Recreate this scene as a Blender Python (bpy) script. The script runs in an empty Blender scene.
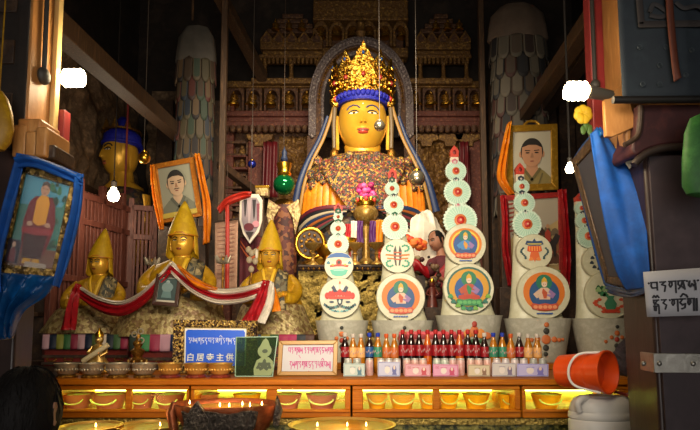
import bpy, bmesh, math, random
from math import sin, cos, pi, radians, exp, sqrt
from mathutils import Vector, Matrix, Euler, noise

random.seed(7)
SC = bpy.context.scene
COL = SC.collection
F = 560.0; PCX, PCY = 350.0, 276.0; PITCH = radians(5.0); CAMZ = 1.6
CP, SP = cos(PITCH), sin(PITCH)

def at(px, py, Y):
    """photo point -> world point at distance Y"""
    u = (px - PCX) / F; v = -(py - PCY) / F
    dy = CP - v * SP; dz = SP + v * CP
    t = Y / dy
    return Vector((u * t, Y, CAMZ + dz * t))

def zat(py, Y): return at(350, py, Y).z
def xat(px, Y): return at(px, 300, Y).x

# ------------------------------------------------------------------ camera
cam = bpy.data.cameras.new('camera'); cam_o = bpy.data.objects.new('camera', cam); COL.objects.link(cam_o)
cam_o.location = (0, 0, CAMZ); cam_o.rotation_euler = (pi / 2 + PITCH, 0, 0)
cam.sensor_fit = 'HORIZONTAL'; cam.sensor_width = 36; cam.lens = 36 * F / 700
cam.shift_y = (PCY - 215) / 700.0
cam.clip_start = 0.05
SC.camera = cam_o
SC.view_settings.view_transform = 'Standard'; SC.view_settings.look = 'None'
SC.view_settings.gamma = 1; SC.view_settings.use_curve_mapping = False
SC.view_settings.exposure = 0.0

# ------------------------------------------------------------------ materials
def lin(h):
    if not isinstance(h, str): return (h[0], h[1], h[2], 1)
    h = h.lstrip('#'); r = []
    for i in (0, 2, 4):
        c = int(h[i:i + 2], 16) / 255
        r.append(c / 12.92 if c <= .04045 else ((c + .055) / 1.055) ** 2.4)
    return (r[0], r[1], r[2], 1)

def mat(name, col, rough=.6, metal=0., cols=None, scale=20., detail=4., bump=0., bscale=None, stretch=(1, 1, 1),
        tex='noise', emit=0., sheen=0., trans=0., spec=None, blend=.5, const=False):
    m = bpy.data.materials.new(name); m.use_nodes = True
    nt = m.node_tree; N = nt.nodes; L = nt.links
    b = N['Principled BSDF']
    b.inputs['Roughness'].default_value = rough; b.inputs['Metallic'].default_value = metal
    b.inputs['Base Color'].default_value = lin(col)
    if spec is not None: b.inputs['Specular IOR Level'].default_value = spec
    if trans: b.inputs['Transmission Weight'].default_value = trans
    if sheen: b.inputs['Sheen Weight'].default_value = sheen
    if emit:
        b.inputs['Emission Color'].default_value = lin(col); b.inputs['Emission Strength'].default_value = emit
    if cols or bump:
        tc = N.new('ShaderNodeTexCoord'); mp = N.new('ShaderNodeMapping')
        mp.inputs['Scale'].default_value = stretch
        L.new(tc.outputs['Object'], mp.inputs['Vector'])
        def texnode(sc):
            if tex == 'voronoi':
                t = N.new('ShaderNodeTexVoronoi'); t.inputs['Scale'].default_value = sc
                L.new(mp.outputs['Vector'], t.inputs['Vector']); return t, t.outputs['Color'], t.outputs['Distance']
            if tex == 'wave':
                t = N.new('ShaderNodeTexWave'); t.inputs['Scale'].default_value = sc
                t.inputs['Distortion'].default_value = 3; t.inputs['Detail'].default_value = detail
                L.new(mp.outputs['Vector'], t.inputs['Vector']); return t, t.outputs['Fac'], t.outputs['Fac']
            t = N.new('ShaderNodeTexNoise'); t.inputs['Scale'].default_value = sc; t.inputs['Detail'].default_value = detail
            t.inputs['Roughness'].default_value = .62
            L.new(mp.outputs['Vector'], t.inputs['Vector']); return t, t.outputs['Fac'], t.outputs['Fac']
        if cols:
            t, fc, fd = texnode(scale)
            if tex == 'voronoi':
                sp = N.new('ShaderNodeSeparateColor'); L.new(fc, sp.inputs['Color']); fc = sp.outputs[0]
            rp = N.new('ShaderNodeValToRGB'); L.new(fc, rp.inputs['Fac'])
            allc = [col] + list(cols); n = len(allc)
            if const or tex == 'voronoi': rp.color_ramp.interpolation = 'CONSTANT'; ps = [i / n for i in range(n)]
            else: ps = [.5 + (i / (n - 1) - .5) * blend for i in range(n)]
            els = rp.color_ramp.elements
            while len(els) < n: els.new(.5)
            for i in range(n): els[i].position = ps[i]; els[i].color = lin(allc[i])
            L.new(rp.outputs['Color'], b.inputs['Base Color'])
            if emit: L.new(rp.outputs['Color'], b.inputs['Emission Color'])
        if bump:
            t2, fc2, fd2 = texnode(bscale or scale)
            bp = N.new('ShaderNodeBump'); bp.inputs['Strength'].default_value = min(1, bump); bp.inputs['Distance'].default_value = .01 * max(1, bump)
            L.new(fd2, bp.inputs['Height']); L.new(bp.outputs['Normal'], b.inputs['Normal'])
    return m

def glass_pane(name, tint='#ffffff', rough=.02, ior=1.14):
    m = bpy.data.materials.new(name); m.use_nodes = True
    nt = m.node_tree; N = nt.nodes; L = nt.links; N.remove(N['Principled BSDF'])
    tr = N.new('ShaderNodeBsdfTransparent'); tr.inputs['Color'].default_value = lin(tint)
    gl = N.new('ShaderNodeBsdfGlossy'); gl.inputs['Roughness'].default_value = rough
    fr = N.new('ShaderNodeFresnel'); fr.inputs['IOR'].default_value = ior
    mx = N.new('ShaderNodeMixShader'); L.new(fr.outputs[0], mx.inputs[0]); L.new(tr.outputs[0], mx.inputs[1]); L.new(gl.outputs[0], mx.inputs[2])
    L.new(mx.outputs[0], N['Material Output'].inputs['Surface'])
    return m

_cm = {}
def C(h, rough=.6, metal=0.):
    """plain paint colour"""
    k = (h, rough, metal)
    if k not in _cm: _cm[k] = mat('paint_' + h.strip('#'), h, rough, metal)
    return _cm[k]

# ------------------------------------------------------------------ mesh builder
class MB:
    """collects shapes and links them as one mesh; coordinates go through conv (photo-scaled or metres)"""
    def __init__(s, conv=None):
        s.v = []; s.f = []; s.m = []; s.conv = conv or (lambda p: Vector(p)); s.T = None; s.mats = []
    def mi(s, m):
        if m not in s.mats: s.mats.append(m)
        return s.mats.index(m)
    def add(s, vs, fs, m):
        o = len(s.v); i = s.mi(m)
        for p in vs:
            if s.T is not None: p = s.T @ Vector(p)
            s.v.append(s.conv(p))
        for f in fs: s.f.append([o + a for a in f]); s.m.append(i)
    def box(s, x0, x1, y0, y1, z0, z1, m):
        s.add([(x0, y0, z0), (x1, y0, z0), (x1, y1, z0), (x0, y1, z0), (x0, y0, z1), (x1, y0, z1), (x1, y1, z1), (x0, y1, z1)],
              [(0, 1, 2, 3), (4, 7, 6, 5), (0, 4, 5, 1), (1, 5, 6, 2), (2, 6, 7, 3), (3, 7, 4, 0)], m)
    def hexa(s, p, m):
        """8 points: 4 front (ccw), 4 back"""
        s.add(p, [(0, 1, 2, 3), (4, 7, 6, 5), (0, 4, 5, 1), (1, 5, 6, 2), (2, 6, 7, 3), (3, 7, 4, 0)], m)
    def lathe(s, prof, m, n=24, cx=0., cy=0., sy=1., a0=0., flute=None):
        """prof [(r, z)] about the vertical; flute(angle, i) -> radius factor"""
        vs = []; fs = []; k = len(prof)
        for i, (r, z) in enumerate(prof):
            for j in range(n):
                a = a0 + 2 * pi * j / n; rr = r * (flute(a, i) if flute else 1)
                vs.append((cx + rr * sin(a), cy - rr * cos(a) * sy, z))
        for i in range(k - 1):
            for j in range(n):
                fs.append((i * n + j, i * n + (j + 1) % n, (i + 1) * n + (j + 1) % n, (i + 1) * n + j))
        if prof[0][0] > 1e-6: fs.append(tuple(range(n)))
        if prof[-1][0] > 1e-6: fs.append(tuple((k - 1) * n + j for j in range(n)))
        s.add(vs, fs, m)
    def ell(s, c, r, m, n=16, k=10, T=None):
        vs = [(0, 0, -1)]; fs = []
        for i in range(1, k):
            t = pi * i / k
            for j in range(n):
                a = 2 * pi * j / n; vs.append((sin(t) * sin(a), -sin(t) * cos(a), -cos(t)))
        vs.append((0, 0, 1))
        for j in range(n): fs.append((0, 1 + (j + 1) % n, 1 + j))
        for i in range(k - 2):
            for j in range(n):
                a = 1 + i * n + j; b = 1 + i * n + (j + 1) % n; fs.append((a, b, b + n, a + n))
        o = 1 + (k - 2) * n
        for j in range(n): fs.append((o + j, o + (j + 1) % n, len(vs) - 1))
        out = []
        for p in vs:
            q = Vector((p[0] * r[0], p[1] * r[1], p[2] * r[2]))
            if T is not None: q = T @ q
            out.append(q + Vector(c))
        s.add(out, fs, m)
    def tube(s, pts, r, m, n=8, closed=False, flat=1.):
        pts = [Vector(p) for p in pts]; k = len(pts); vs = []; fs = []
        rs = r if isinstance(r, (list, tuple)) else [r] * k
        up = None
        for i, p in enumerate(pts):
            a = pts[(i - 1) % k] if (i or closed) else p; b = pts[(i + 1) % k] if (i < k - 1 or closed) else p
            d = (b - a).normalized()
            if up is None: up = Vector((0, 1, 0)) if abs(d.y) < .8 else Vector((1, 0, 0))
            sd = d.cross(up)
            if sd.length < 1e-5: sd = d.cross(Vector((1, 0, .3)))
            sd.normalize(); nn = sd.cross(d).normalized()
            for j in range(n):
                t = 2 * pi * j / n; vs.append(p + sd * (cos(t) * rs[i]) + nn * (sin(t) * rs[i] * flat))
        for i in range(k if closed else k - 1):
            for j in range(n):
                a = i * n + j; b = i * n + (j + 1) % n; c = ((i + 1) % k) * n
                fs.append((a, b, c + (j + 1) % n, c + j))
        if not closed: fs.append(tuple(range(n))); fs.append(tuple((k - 1) * n + j for j in range(n)))
        s.add(vs, fs, m)
    def prism(s, out, y0, y1, m):
        """outline [(x, z)] facing the viewer from y0 to y1"""
        n = len(out); vs = [(x, y0, z) for x, z in out] + [(x, y1, z) for x, z in out]
        s.add(vs, [tuple(range(n)), tuple(range(2 * n - 1, n - 1, -1))] + [(i, n + i, n + (i + 1) % n, (i + 1) % n) for i in range(n)], m)
    def grid(s, fn, nu, nv, m, mfn=None):
        vs = [fn(i / nu, j / nv) for j in range(nv + 1) for i in range(nu + 1)]
        if mfn is None:
            s.add(vs, [(j * (nu + 1) + i, j * (nu + 1) + i + 1, (j + 1) * (nu + 1) + i + 1, (j + 1) * (nu + 1) + i) for j in range(nv) for i in range(nu)], m)
        else:
            o = len(s.v)
            for p in vs:
                if s.T is not None: p = s.T @ Vector(p)
                s.v.append(s.conv(p))
            for j in range(nv):
                for i in range(nu):
                    s.f.append([o + j * (nu + 1) + i, o + j * (nu + 1) + i + 1, o + (j + 1) * (nu + 1) + i + 1, o + (j + 1) * (nu + 1) + i])
                    s.m.append(s.mi(mfn((i + .5) / nu, (j + .5) / nv)))
    def loft(s, rings, m, n=28):
        """rings [(cx, cy, z, rx, ry)] closed ellipses"""
        vs = []; fs = []; k = len(rings)
        for (cx, cy, z, rx, ry) in rings:
            for j in range(n):
                a = 2 * pi * j / n; vs.append((cx + rx * sin(a), cy - ry * cos(a), z))
        for i in range(k - 1):
            for j in range(n): fs.append((i * n + j, i * n + (j + 1) % n, (i + 1) * n + (j + 1) % n, (i + 1) * n + j))
        fs.append(tuple(range(n))); fs.append(tuple((k - 1) * n + j for j in range(n)))
        s.add(vs, fs, m)
    def build(s, name, parent=None, loc=None, bevel=0., sub=0, solid=0., angle=40, smooth=True, kind=None, label=None):
        me = bpy.data.meshes.new(name)
        me.from_pydata([tuple(p) for p in s.v], [], s.f)
        for m in s.mats: me.materials.append(m)
        me.polygons.foreach_set('material_index', s.m)
        bm = bmesh.new(); bm.from_mesh(me); bmesh.ops.recalc_face_normals(bm, faces=bm.faces); bm.to_mesh(me); bm.free()
        if smooth:
            me.polygons.foreach_set('use_smooth', [True] * len(me.polygons))
            me.set_sharp_from_angle(angle=radians(angle))
        o = bpy.data.objects.new(name, me); COL.objects.link(o)
        if parent: o.parent = parent
        if loc is not None: o.location = loc
        if solid:
            q = o.modifiers.new('solid', 'SOLIDIFY'); q.thickness = solid; q.offset = 0
        if bevel:
            q = o.modifiers.new('bevel', 'BEVEL'); q.width = bevel; q.segments = 2; q.limit_method = 'ANGLE'; q.angle_limit = radians(50)
        if sub:
            q = o.modifiers.new('sub', 'SUBSURF'); q.levels = sub; q.render_levels = sub
        if kind: o['kind'] = kind
        if label: o['label'] = label
        return o

def tag(o, label, cat, group=None, kind=None):
    o['label'] = label; o['category'] = cat
    if group: o['group'] = group
    if kind: o['kind'] = kind
    return o

def empty(name, loc, label, cat, group=None):
    o = bpy.data.objects.new(name, None); COL.objects.link(o); o.location = loc; o.empty_display_size = .05
    return tag(o, label, cat, group)

class Px:
    """a thing at distance Y authored in photo pixels: (px, depth in pixels, py) around an anchor at its base"""
    def __init__(s, name, ax, ay, Y, label=None, cat=None, group=None, root=True, k=None):
        s.ax, s.ay, s.Y = ax, ay, Y; s.k = k or Y / F
        s.loc = at(ax, ay, Y); s.name = name; s.label, s.cat, s.group = label, cat, group
        s.root = empty(name, s.loc, label, cat, group) if root else None
    def conv(s, p): return Vector(((p[0] - s.ax) * s.k, p[1] * s.k, (s.ay - p[2]) * s.k))
    def mb(s): return MB(s.conv)
    def part(s, mb, name, **kw): return mb.build(name, s.root, **kw)
    def whole(s, mb, **kw):
        o = mb.build(s.name, None, s.loc, **kw); return tag(o, s.label, s.cat, s.group)

def W(org):
    """metres, origin at org"""
    org = Vector(org); m = MB(lambda p: Vector(p) - org); m.org = org; return m

def structure(mb, name, **kw):
    o = mb.build(name, None, mb.org, kind='structure', **kw); return o

def copy_tree(o, parent=None):
    c = o.copy(); COL.objects.link(c)
    if parent: c.parent = parent
    for ch in list(o.children): copy_tree(ch, c)
    return c

ORD = 'first second third fourth fifth sixth seventh eighth ninth tenth eleventh twelfth thirteenth fourteenth fifteenth sixteenth seventeenth eighteenth nineteenth twentieth twenty-first twenty-second twenty-third twenty-fourth twenty-fifth twenty-sixth twenty-seventh twenty-eighth'.split()

def lerp(a, b, t): return a + (b - a) * t
def interp(tab, x):
    if x <= tab[0][0]: return tab[0][1]
    for (a, va), (b, vb) in zip(tab, tab[1:]):
        if x <= b: return lerp(va, vb, (x - a) / (b - a))
    return tab[-1][1]
def bez(pts, n):
    """Catmull-Rom through pts"""
    pts = [Vector(p) for p in pts]; out = []; k = len(pts)
    for i in range(k - 1):
        p0 = pts[max(0, i - 1)]; p1 = pts[i]; p2 = pts[i + 1]; p3 = pts[min(k - 1, i + 2)]
        for j in range(n):
            t = j / n
            out.append(.5 * ((2 * p1) + (p2 - p0) * t + (2 * p0 - 5 * p1 + 4 * p2 - p3) * t * t + (3 * p1 - p0 - 3 * p2 + p3) * t ** 3))
    out.append(pts[-1]); return out
def circ(cx, cz, rx, rz=None, n=28, wob=0., k=0):
    rz = rx if rz is None else rz
    return [(cx + rx * sin(2 * pi * i / n) * (1 + wob * cos(k * 2 * pi * i / n)), cz - rz * cos(2 * pi * i / n) * (1 + wob * cos(k * 2 * pi * i / n))) for i in range(n)]

# ------------------------------------------------------------------ material set
m_gold = mat('polished_gold', '#d9a02c', .28, 1.0, cols=['#e8b848'], scale=8, bump=.06, bscale=30)
m_face = mat('gilded_skin', '#dca22c', .36, .42, cols=['#e0ac3c'], scale=6)
m_oldgold = mat('aged_gold', '#a87a30', .42, .9, cols=['#7d5520', '#d0a048'], scale=40, bump=.5, bscale=90)
m_crown = mat('filigree_gold', '#d39a30', .3, 1., cols=['#8a5a18', '#f0c858'], scale=60, tex='voronoi', bump=.7, bscale=70)
m_repousse = mat('repousse_gilt_metal', '#7c6630', .3, .8, cols=['#a8904c', '#4c3a1c'], scale=30, bump=2.2, bscale=36)
m_silver = mat('tarnished_silver', '#c4b69c', .36, .6, cols=['#8a8274'], scale=20, bump=.25, bscale=60)
m_brass = mat('brass', '#c4923a', .36, .65, cols=['#d0a860'], scale=12)
m_copper = mat('copper', '#c8683a', .38, .7, cols=['#8c4a2a', '#d88a58'], scale=12, bump=.3, bscale=40)
m_darkmetal = mat('blackened_carved_metal', '#2c2622', .3, .85, cols=['#665c54', '#0e0c0b'], scale=45, bump=2.0, bscale=70)
m_steel = mat('worn_steel', '#b0aca4', .42, .9, cols=['#8c8880'], scale=25, bump=.15)
m_yel = mat('yellow_satin', '#c4940e', .5, 0, cols=['#a07408', '#d4a818'], scale=18)
m_hat = mat('yellow_felt', '#d4aa10', .55, 0, cols=['#bc920c', '#e0bc24'], scale=14)
m_stole = mat('patchwork_brocade', '#6b6248', .6, .1, cols=['#a8946a', '#3c3c34', '#8a7a52', '#5a4a30'], scale=42, tex='voronoi')
m_goldbroc = mat('gold_brocade', '#a08c58', .5, .25, cols=['#b8a470', '#7a6238', '#a89462', '#8a6c4a'], scale=48, tex='voronoi', bump=.4, bscale=60)
m_broc = mat('floral_brocade', '#5c4630', .5, .25, cols=['#3c3234', '#9a742a', '#6c2c1e', '#343a36', '#a8843c', '#3c3222', '#8a4034', '#28302c', '#84661f', '#5a2c28'], scale=62, tex='voronoi', bump=.8, bscale=70)
m_orange = mat('orange_silk', '#dd8410', .45, 0, cols=['#cb6c0a', '#e8981c'], scale=10)
m_red = mat('red_silk', '#b40a1a', .5, 0, cols=['#8c0612', '#c01222'], scale=12)
m_maroon = mat('maroon_wool', '#5a1420', .8, 0, cols=['#3e0c16'], scale=20)
m_white = mat('white_silk', '#d8cfc0', .5, 0, cols=['#c4b8a6'], scale=16)
m_blue = mat('blue_silk', '#0052ac', .75, 0, cols=['#00428c', '#025cb8'], scale=9)
m_navy = mat('navy_cloth', '#16284a', .6, 0, cols=['#0f1c38'], scale=12)
m_lapis = mat('lapis_hair', '#1a22a8', .5, 0, cols=['#10168a'], scale=30, bump=.8, bscale=90)
m_wood = mat('orange_varnished_wood', '#bc6c0a', .5, 0, cols=['#9c5404', '#cc8012'], scale=6, stretch=(.5, 6, 6), bump=.08, spec=.2)
m_dwood = mat('dark_carved_wood', '#46301f', .6, 0, cols=['#2e1e13', '#5c4028'], scale=14, bump=.5, bscale=40)
m_carve = mat('old_painted_carving', '#65402a', .62, .1, cols=['#432a1c', '#8c6238'], scale=30, bump=1.6, bscale=34)
m_carvegold = mat('worn_gilt_carving', '#8a6430', .5, .3, cols=['#5a3c1e', '#b4883e'], scale=30, bump=1.6, bscale=38)
m_carvered = mat('faded_red_carving', '#723428', .62, 0, cols=['#50241a', '#8c5038'], scale=30, bump=1.2, bscale=34)
m_arch = mat('silvery_carved_arch', '#8c7c7c', .5, .2, cols=['#544848', '#b8a8a0'], scale=40, bump=1.8, bscale=48)
m_black = mat('soot_black', '#0c0908', .85)
m_post = mat('weathered_timber', '#543a26', .65, 0, cols=['#3c2a1a', '#6c4e32'], scale=9, stretch=(8, 8, .7), bump=.3)
m_ochre = mat('ochre_painted_timber', '#b8824a', .5, 0, cols=['#a06c38', '#c89458'], scale=7, stretch=(3, 3, .8), bump=.12)
m_redpaint = mat('red_painted_wood', '#8c2a2a', .5, 0, cols=['#741f22'], scale=14)
m_pillar = mat('dark_brown_pillar', '#3a2620', .42, 0, cols=['#2c1c18', '#4a332b'], scale=5, stretch=(3, 3, .7), bump=.12)
m_fence = mat('faded_red_fence_wood', '#6e3a2c', .6, 0, cols=['#552a20', '#865040'], scale=12, stretch=(6, 6, .7))
m_butter = mat('cream_butter', '#c9c5aa', .45, 0, cols=['#bcb79a', '#d2cfb8'], scale=14, bump=.1)
m_pot = mat('chalky_grey_paint', '#bab6a4', .6, 0, cols=['#a5a190', '#c6c2b2'], scale=18, bump=.2)
m_mint = mat('mint_butter', '#a9c9b4', .45, 0, cols=['#9bbfaa'], scale=20)
m_tmint = mat('pale_mint_petals', '#c6d8c6', .45)
m_glass_clear = glass_pane('clear_glass')
m_skin = mat('tan_skin', '#a8745a', .55, 0, cols=['#96644c'], scale=18)
m_hair = mat('black_hair', '#0a0706', .7, 0, cols=['#120d0b'], scale=40, stretch=(1, 1, .3), bump=.4, bscale=150, spec=.25)
m_plaster = mat('smoke_stained_plaster', '#2e231c', .85, 0, cols=['#1f1712', '#40322a'], scale=3, bump=.3, bscale=12)
m_floor = mat('worn_floor_boards', '#4a3524', .5, 0, cols=['#35251a'], scale=4, stretch=(6, .6, 1))
m_stone = mat('dusty_relief', '#94785c', .8, 0, cols=['#5c4836', '#ac8c6a'], scale=10, bump=1.4, bscale=16)
m_darkbroc = mat('dark_brocade', '#2a2018', .6, 0, cols=['#4a3418', '#1c1a22', '#3a1c1c', '#564420'], scale=30, tex='voronoi', bump=.4, bscale=40)
# ------------------------------------------------------------------ figures
def fdef(sx, sy, sz):
    fw = max(0., -sy)
    q = max(.05, 1 - sz * sz) ** -.11; x = sx * q * (1 - .16 * max(0., -sz) ** 1.5); y = sy
    if sz > -.22: r = min(1., max(0., (.24 - sz) / .42))
    else: r = max(0., 1 - (-.22 - sz) / .1)
    y -= .2 * exp(-(sx / (.1 + .06 * r)) ** 2) * r * fw
    y += .075 * fw * exp(-((abs(sx) - .36) / .19) ** 2 - ((sz - .12) / .12) ** 2)
    y -= .05 * exp(-(sx / .3) ** 2 - ((sz + .82) / .16) ** 2) * fw
    y -= .045 * exp(-(sx / .26) ** 2 - ((sz + .45) / .1) ** 2) * fw
    return x, y, sz

class Head:
    def __init__(s, mb, cx, cy, cz, w, dep, h, yaw=0., tilt=0.):
        s.mb = mb; s.c = (cx, cy, cz); s.w, s.d, s.h = w, dep, h; s.yaw = yaw; s.tilt = tilt
    def put(s, x, y, z):
        x *= s.w; y *= s.d; z *= s.h
        y, z = y * cos(s.tilt) - z * sin(s.tilt), y * sin(s.tilt) + z * cos(s.tilt)
        c, n = cos(s.yaw), sin(s.yaw)
        return (s.c[0] + x * c - y * n, s.c[1] + x * n + y * c, s.c[2] - z)   # photo rows run downwards
    def front(s, sx, sz, off=0.):
        sy = -sqrt(max(.0, 1 - sx * sx - sz * sz)); x, y, z = fdef(sx, sy, sz)
        return s.put(x, y - off, z)
    def skull(s, m, n=44, k=34):
        vs = []; fs = []
        for i in range(k + 1):
            t = pi * i / k
            for j in range(n):
                a = 2 * pi * j / n
                vs.append(s.put(*fdef(sin(t) * sin(a), -sin(t) * cos(a), cos(t))))
        for i in range(k):
            for j in range(n):
                fs.append((i * n + j, i * n + (j + 1) % n, (i + 1) * n + (j + 1) % n, (i + 1) * n + j))
        s.mb.add(vs, fs, m)
    def blob(s, x, z, rx, rz, ry, m, off=0.):
        """flat ellipsoid on the face"""
        vs = []; fs = []; n, k = 12, 6
        for i in range(k + 1):
            t = pi * i / k
            for j in range(n):
                a = 2 * pi * j / n
                px = x + rx * sin(t) * cos(a); pz = z + rz * sin(t) * sin(a)
                sy = -sqrt(max(0., 1 - px * px - pz * pz)); q = fdef(px, sy, pz)
                vs.append(s.put(q[0], q[1] - off - ry * cos(t), q[2]))
        for i in range(k):
            for j in range(n): fs.append((i * n + j, i * n + (j + 1) % n, (i + 1) * n + (j + 1) % n, (i + 1) * n + j))
        s.mb.add(vs, fs, m)
    def line(s, pts, r, m, off=.01):
        s.mb.tube([s.front(x, z, off) for x, z in pts], r, m, 6)
    def features(s, white, dark, lip, brow=None, lw=.03, long_ear=True, skin=None, half_closed=True):
        for q in (-1, 1):
            s.blob(q * .37, .105, .19, .032, .03, white)
            s.blob(q * .36, .104, .085, .032, .042, dark)
            if half_closed: s.line([(q * x, z) for x, z in ((.17, .1), (.26, .165), (.38, .185), (.5, .16), (.58, .1))], lw * s.w, dark)
            s.line([(q * x, z) for x, z in ((.12, .24), (.22, .31), (.38, .35), (.54, .31), (.64, .22))], lw * s.w * 1.1, brow or dark)
            s.blob(q * .085, -.215, .055, .035, .03, skin or lip)
        s.blob(0, -.405, .26, .042, .04, lip); s.blob(0, -.485, .22, .055, .05, lip)
        s.line([(-.22, -.43), (-.1, -.445), (0, -.435), (.1, -.445), (.22, -.43)], lw * s.w * .6, dark, .035)
    def ears(s, m, lobe=.55):
        for q in (-1, 1):
            vs = []
            pts = [(.1, .28), (.16, .2), (.15, .02), (.1, -.2), (.12, -.2 - lobe * .6), (.06, -.25 - lobe), (-.02, -.2 - lobe * .7), (-.04, -.1), (-.06, .15), (0, .27)]
            n = len(pts)
            for dx in (0, .12):
                for (y, z) in pts: vs.append(s.put(q * (.97 + dx), y + .1 - dx * .4, z))
            fs = [tuple(range(n)), tuple(range(2 * n - 1, n - 1, -1))] + [(i, n + i, n + (i + 1) % n, (i + 1) % n) for i in range(n)]
            s.mb.add(vs, fs, m)

def hand(mb, wrist, palm_dir, finger_dir, size, m, curl=.5, spread=.16, side=1):
    """palm plus four unequal bent fingers and a side thumb; vectors in author units"""
    w = Vector(wrist); f = Vector(finger_dir).normalized(); pn = Vector(palm_dir).normalized()
    sd = f.cross(pn).normalized() * side; pn = sd.cross(f).normalized() * side
    L = size
    vs = [w, w + f * .25 * L, w + f * .5 * L]
    mb.tube([w - f * .1 * L, w + f * .12 * L, w + f * .3 * L, w + f * .52 * L, w + f * .56 * L], [.13 * L, .17 * L, .22 * L, .22 * L, .1 * L], m, 10, flat=.55)
    for i, ln in enumerate((.42, .5, .47, .36)):
        b = w + f * .5 * L + sd * ((i - 1.5) * .115 * L)
        d = (f + sd * ((i - 1.5) * spread)).normalized()
        pts = [b - d * .05 * L, b + d * ln * .4 * L]
        d2 = (d * cos(curl) + pn * sin(curl)); pts.append(pts[-1] + d2 * ln * .33 * L)
        d3 = (d * cos(curl * 1.8) + pn * sin(curl * 1.8)); pts.append(pts[-1] + d3 * ln * .3 * L)
        mb.tube(pts, [.058 * L, .055 * L, .048 * L, .034 * L], m, 7)
    b = w + f * .18 * L - sd * .17 * L
    d = (f * .75 - sd * .65).normalized()
    mb.tube([b, b + d * .2 * L, b + (d * .7 + f * .3 + pn * .3) * .38 * L], [.075 * L, .068 * L, .045 * L], m, 7)

def ringfront(rings, x, z, off):
    """front depth of a loft at (x, z); photo rows"""
    rs = sorted(rings, key=lambda r: r[2])
    cx = interp([(r[2], r[0]) for r in rs], z); cy = interp([(r[2], r[1]) for r in rs], z)
    rx = interp([(r[2], r[3]) for r in rs], z); ry = interp([(r[2], r[4]) for r in rs], z)
    q = max(-.98, min(.98, (x - cx) / rx))
    return cy - ry * sqrt(1 - q * q) - off

def band(mb, top, bot, m, nu=30, nv=6, ripple=0., waves=3., mfn=None, phase=0.):
    """cloth between two edges given as photo points with depth"""
    T = bez(top, 10); B = bez(bot, 10); 
    def pick(P, u):
        q = u * (len(P) - 1); i = min(int(q), len(P) - 2); return P[i].lerp(P[i + 1], q - i)
    def fn(u, v):
        p = pick(T, u).lerp(pick(B, u), v)
        p.y += ripple * sin(v * waves * 2 * pi + phase + 1.3 * sin(u * 4)); return p
    mb.grid(fn, nu, nv, m, mfn)

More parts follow.
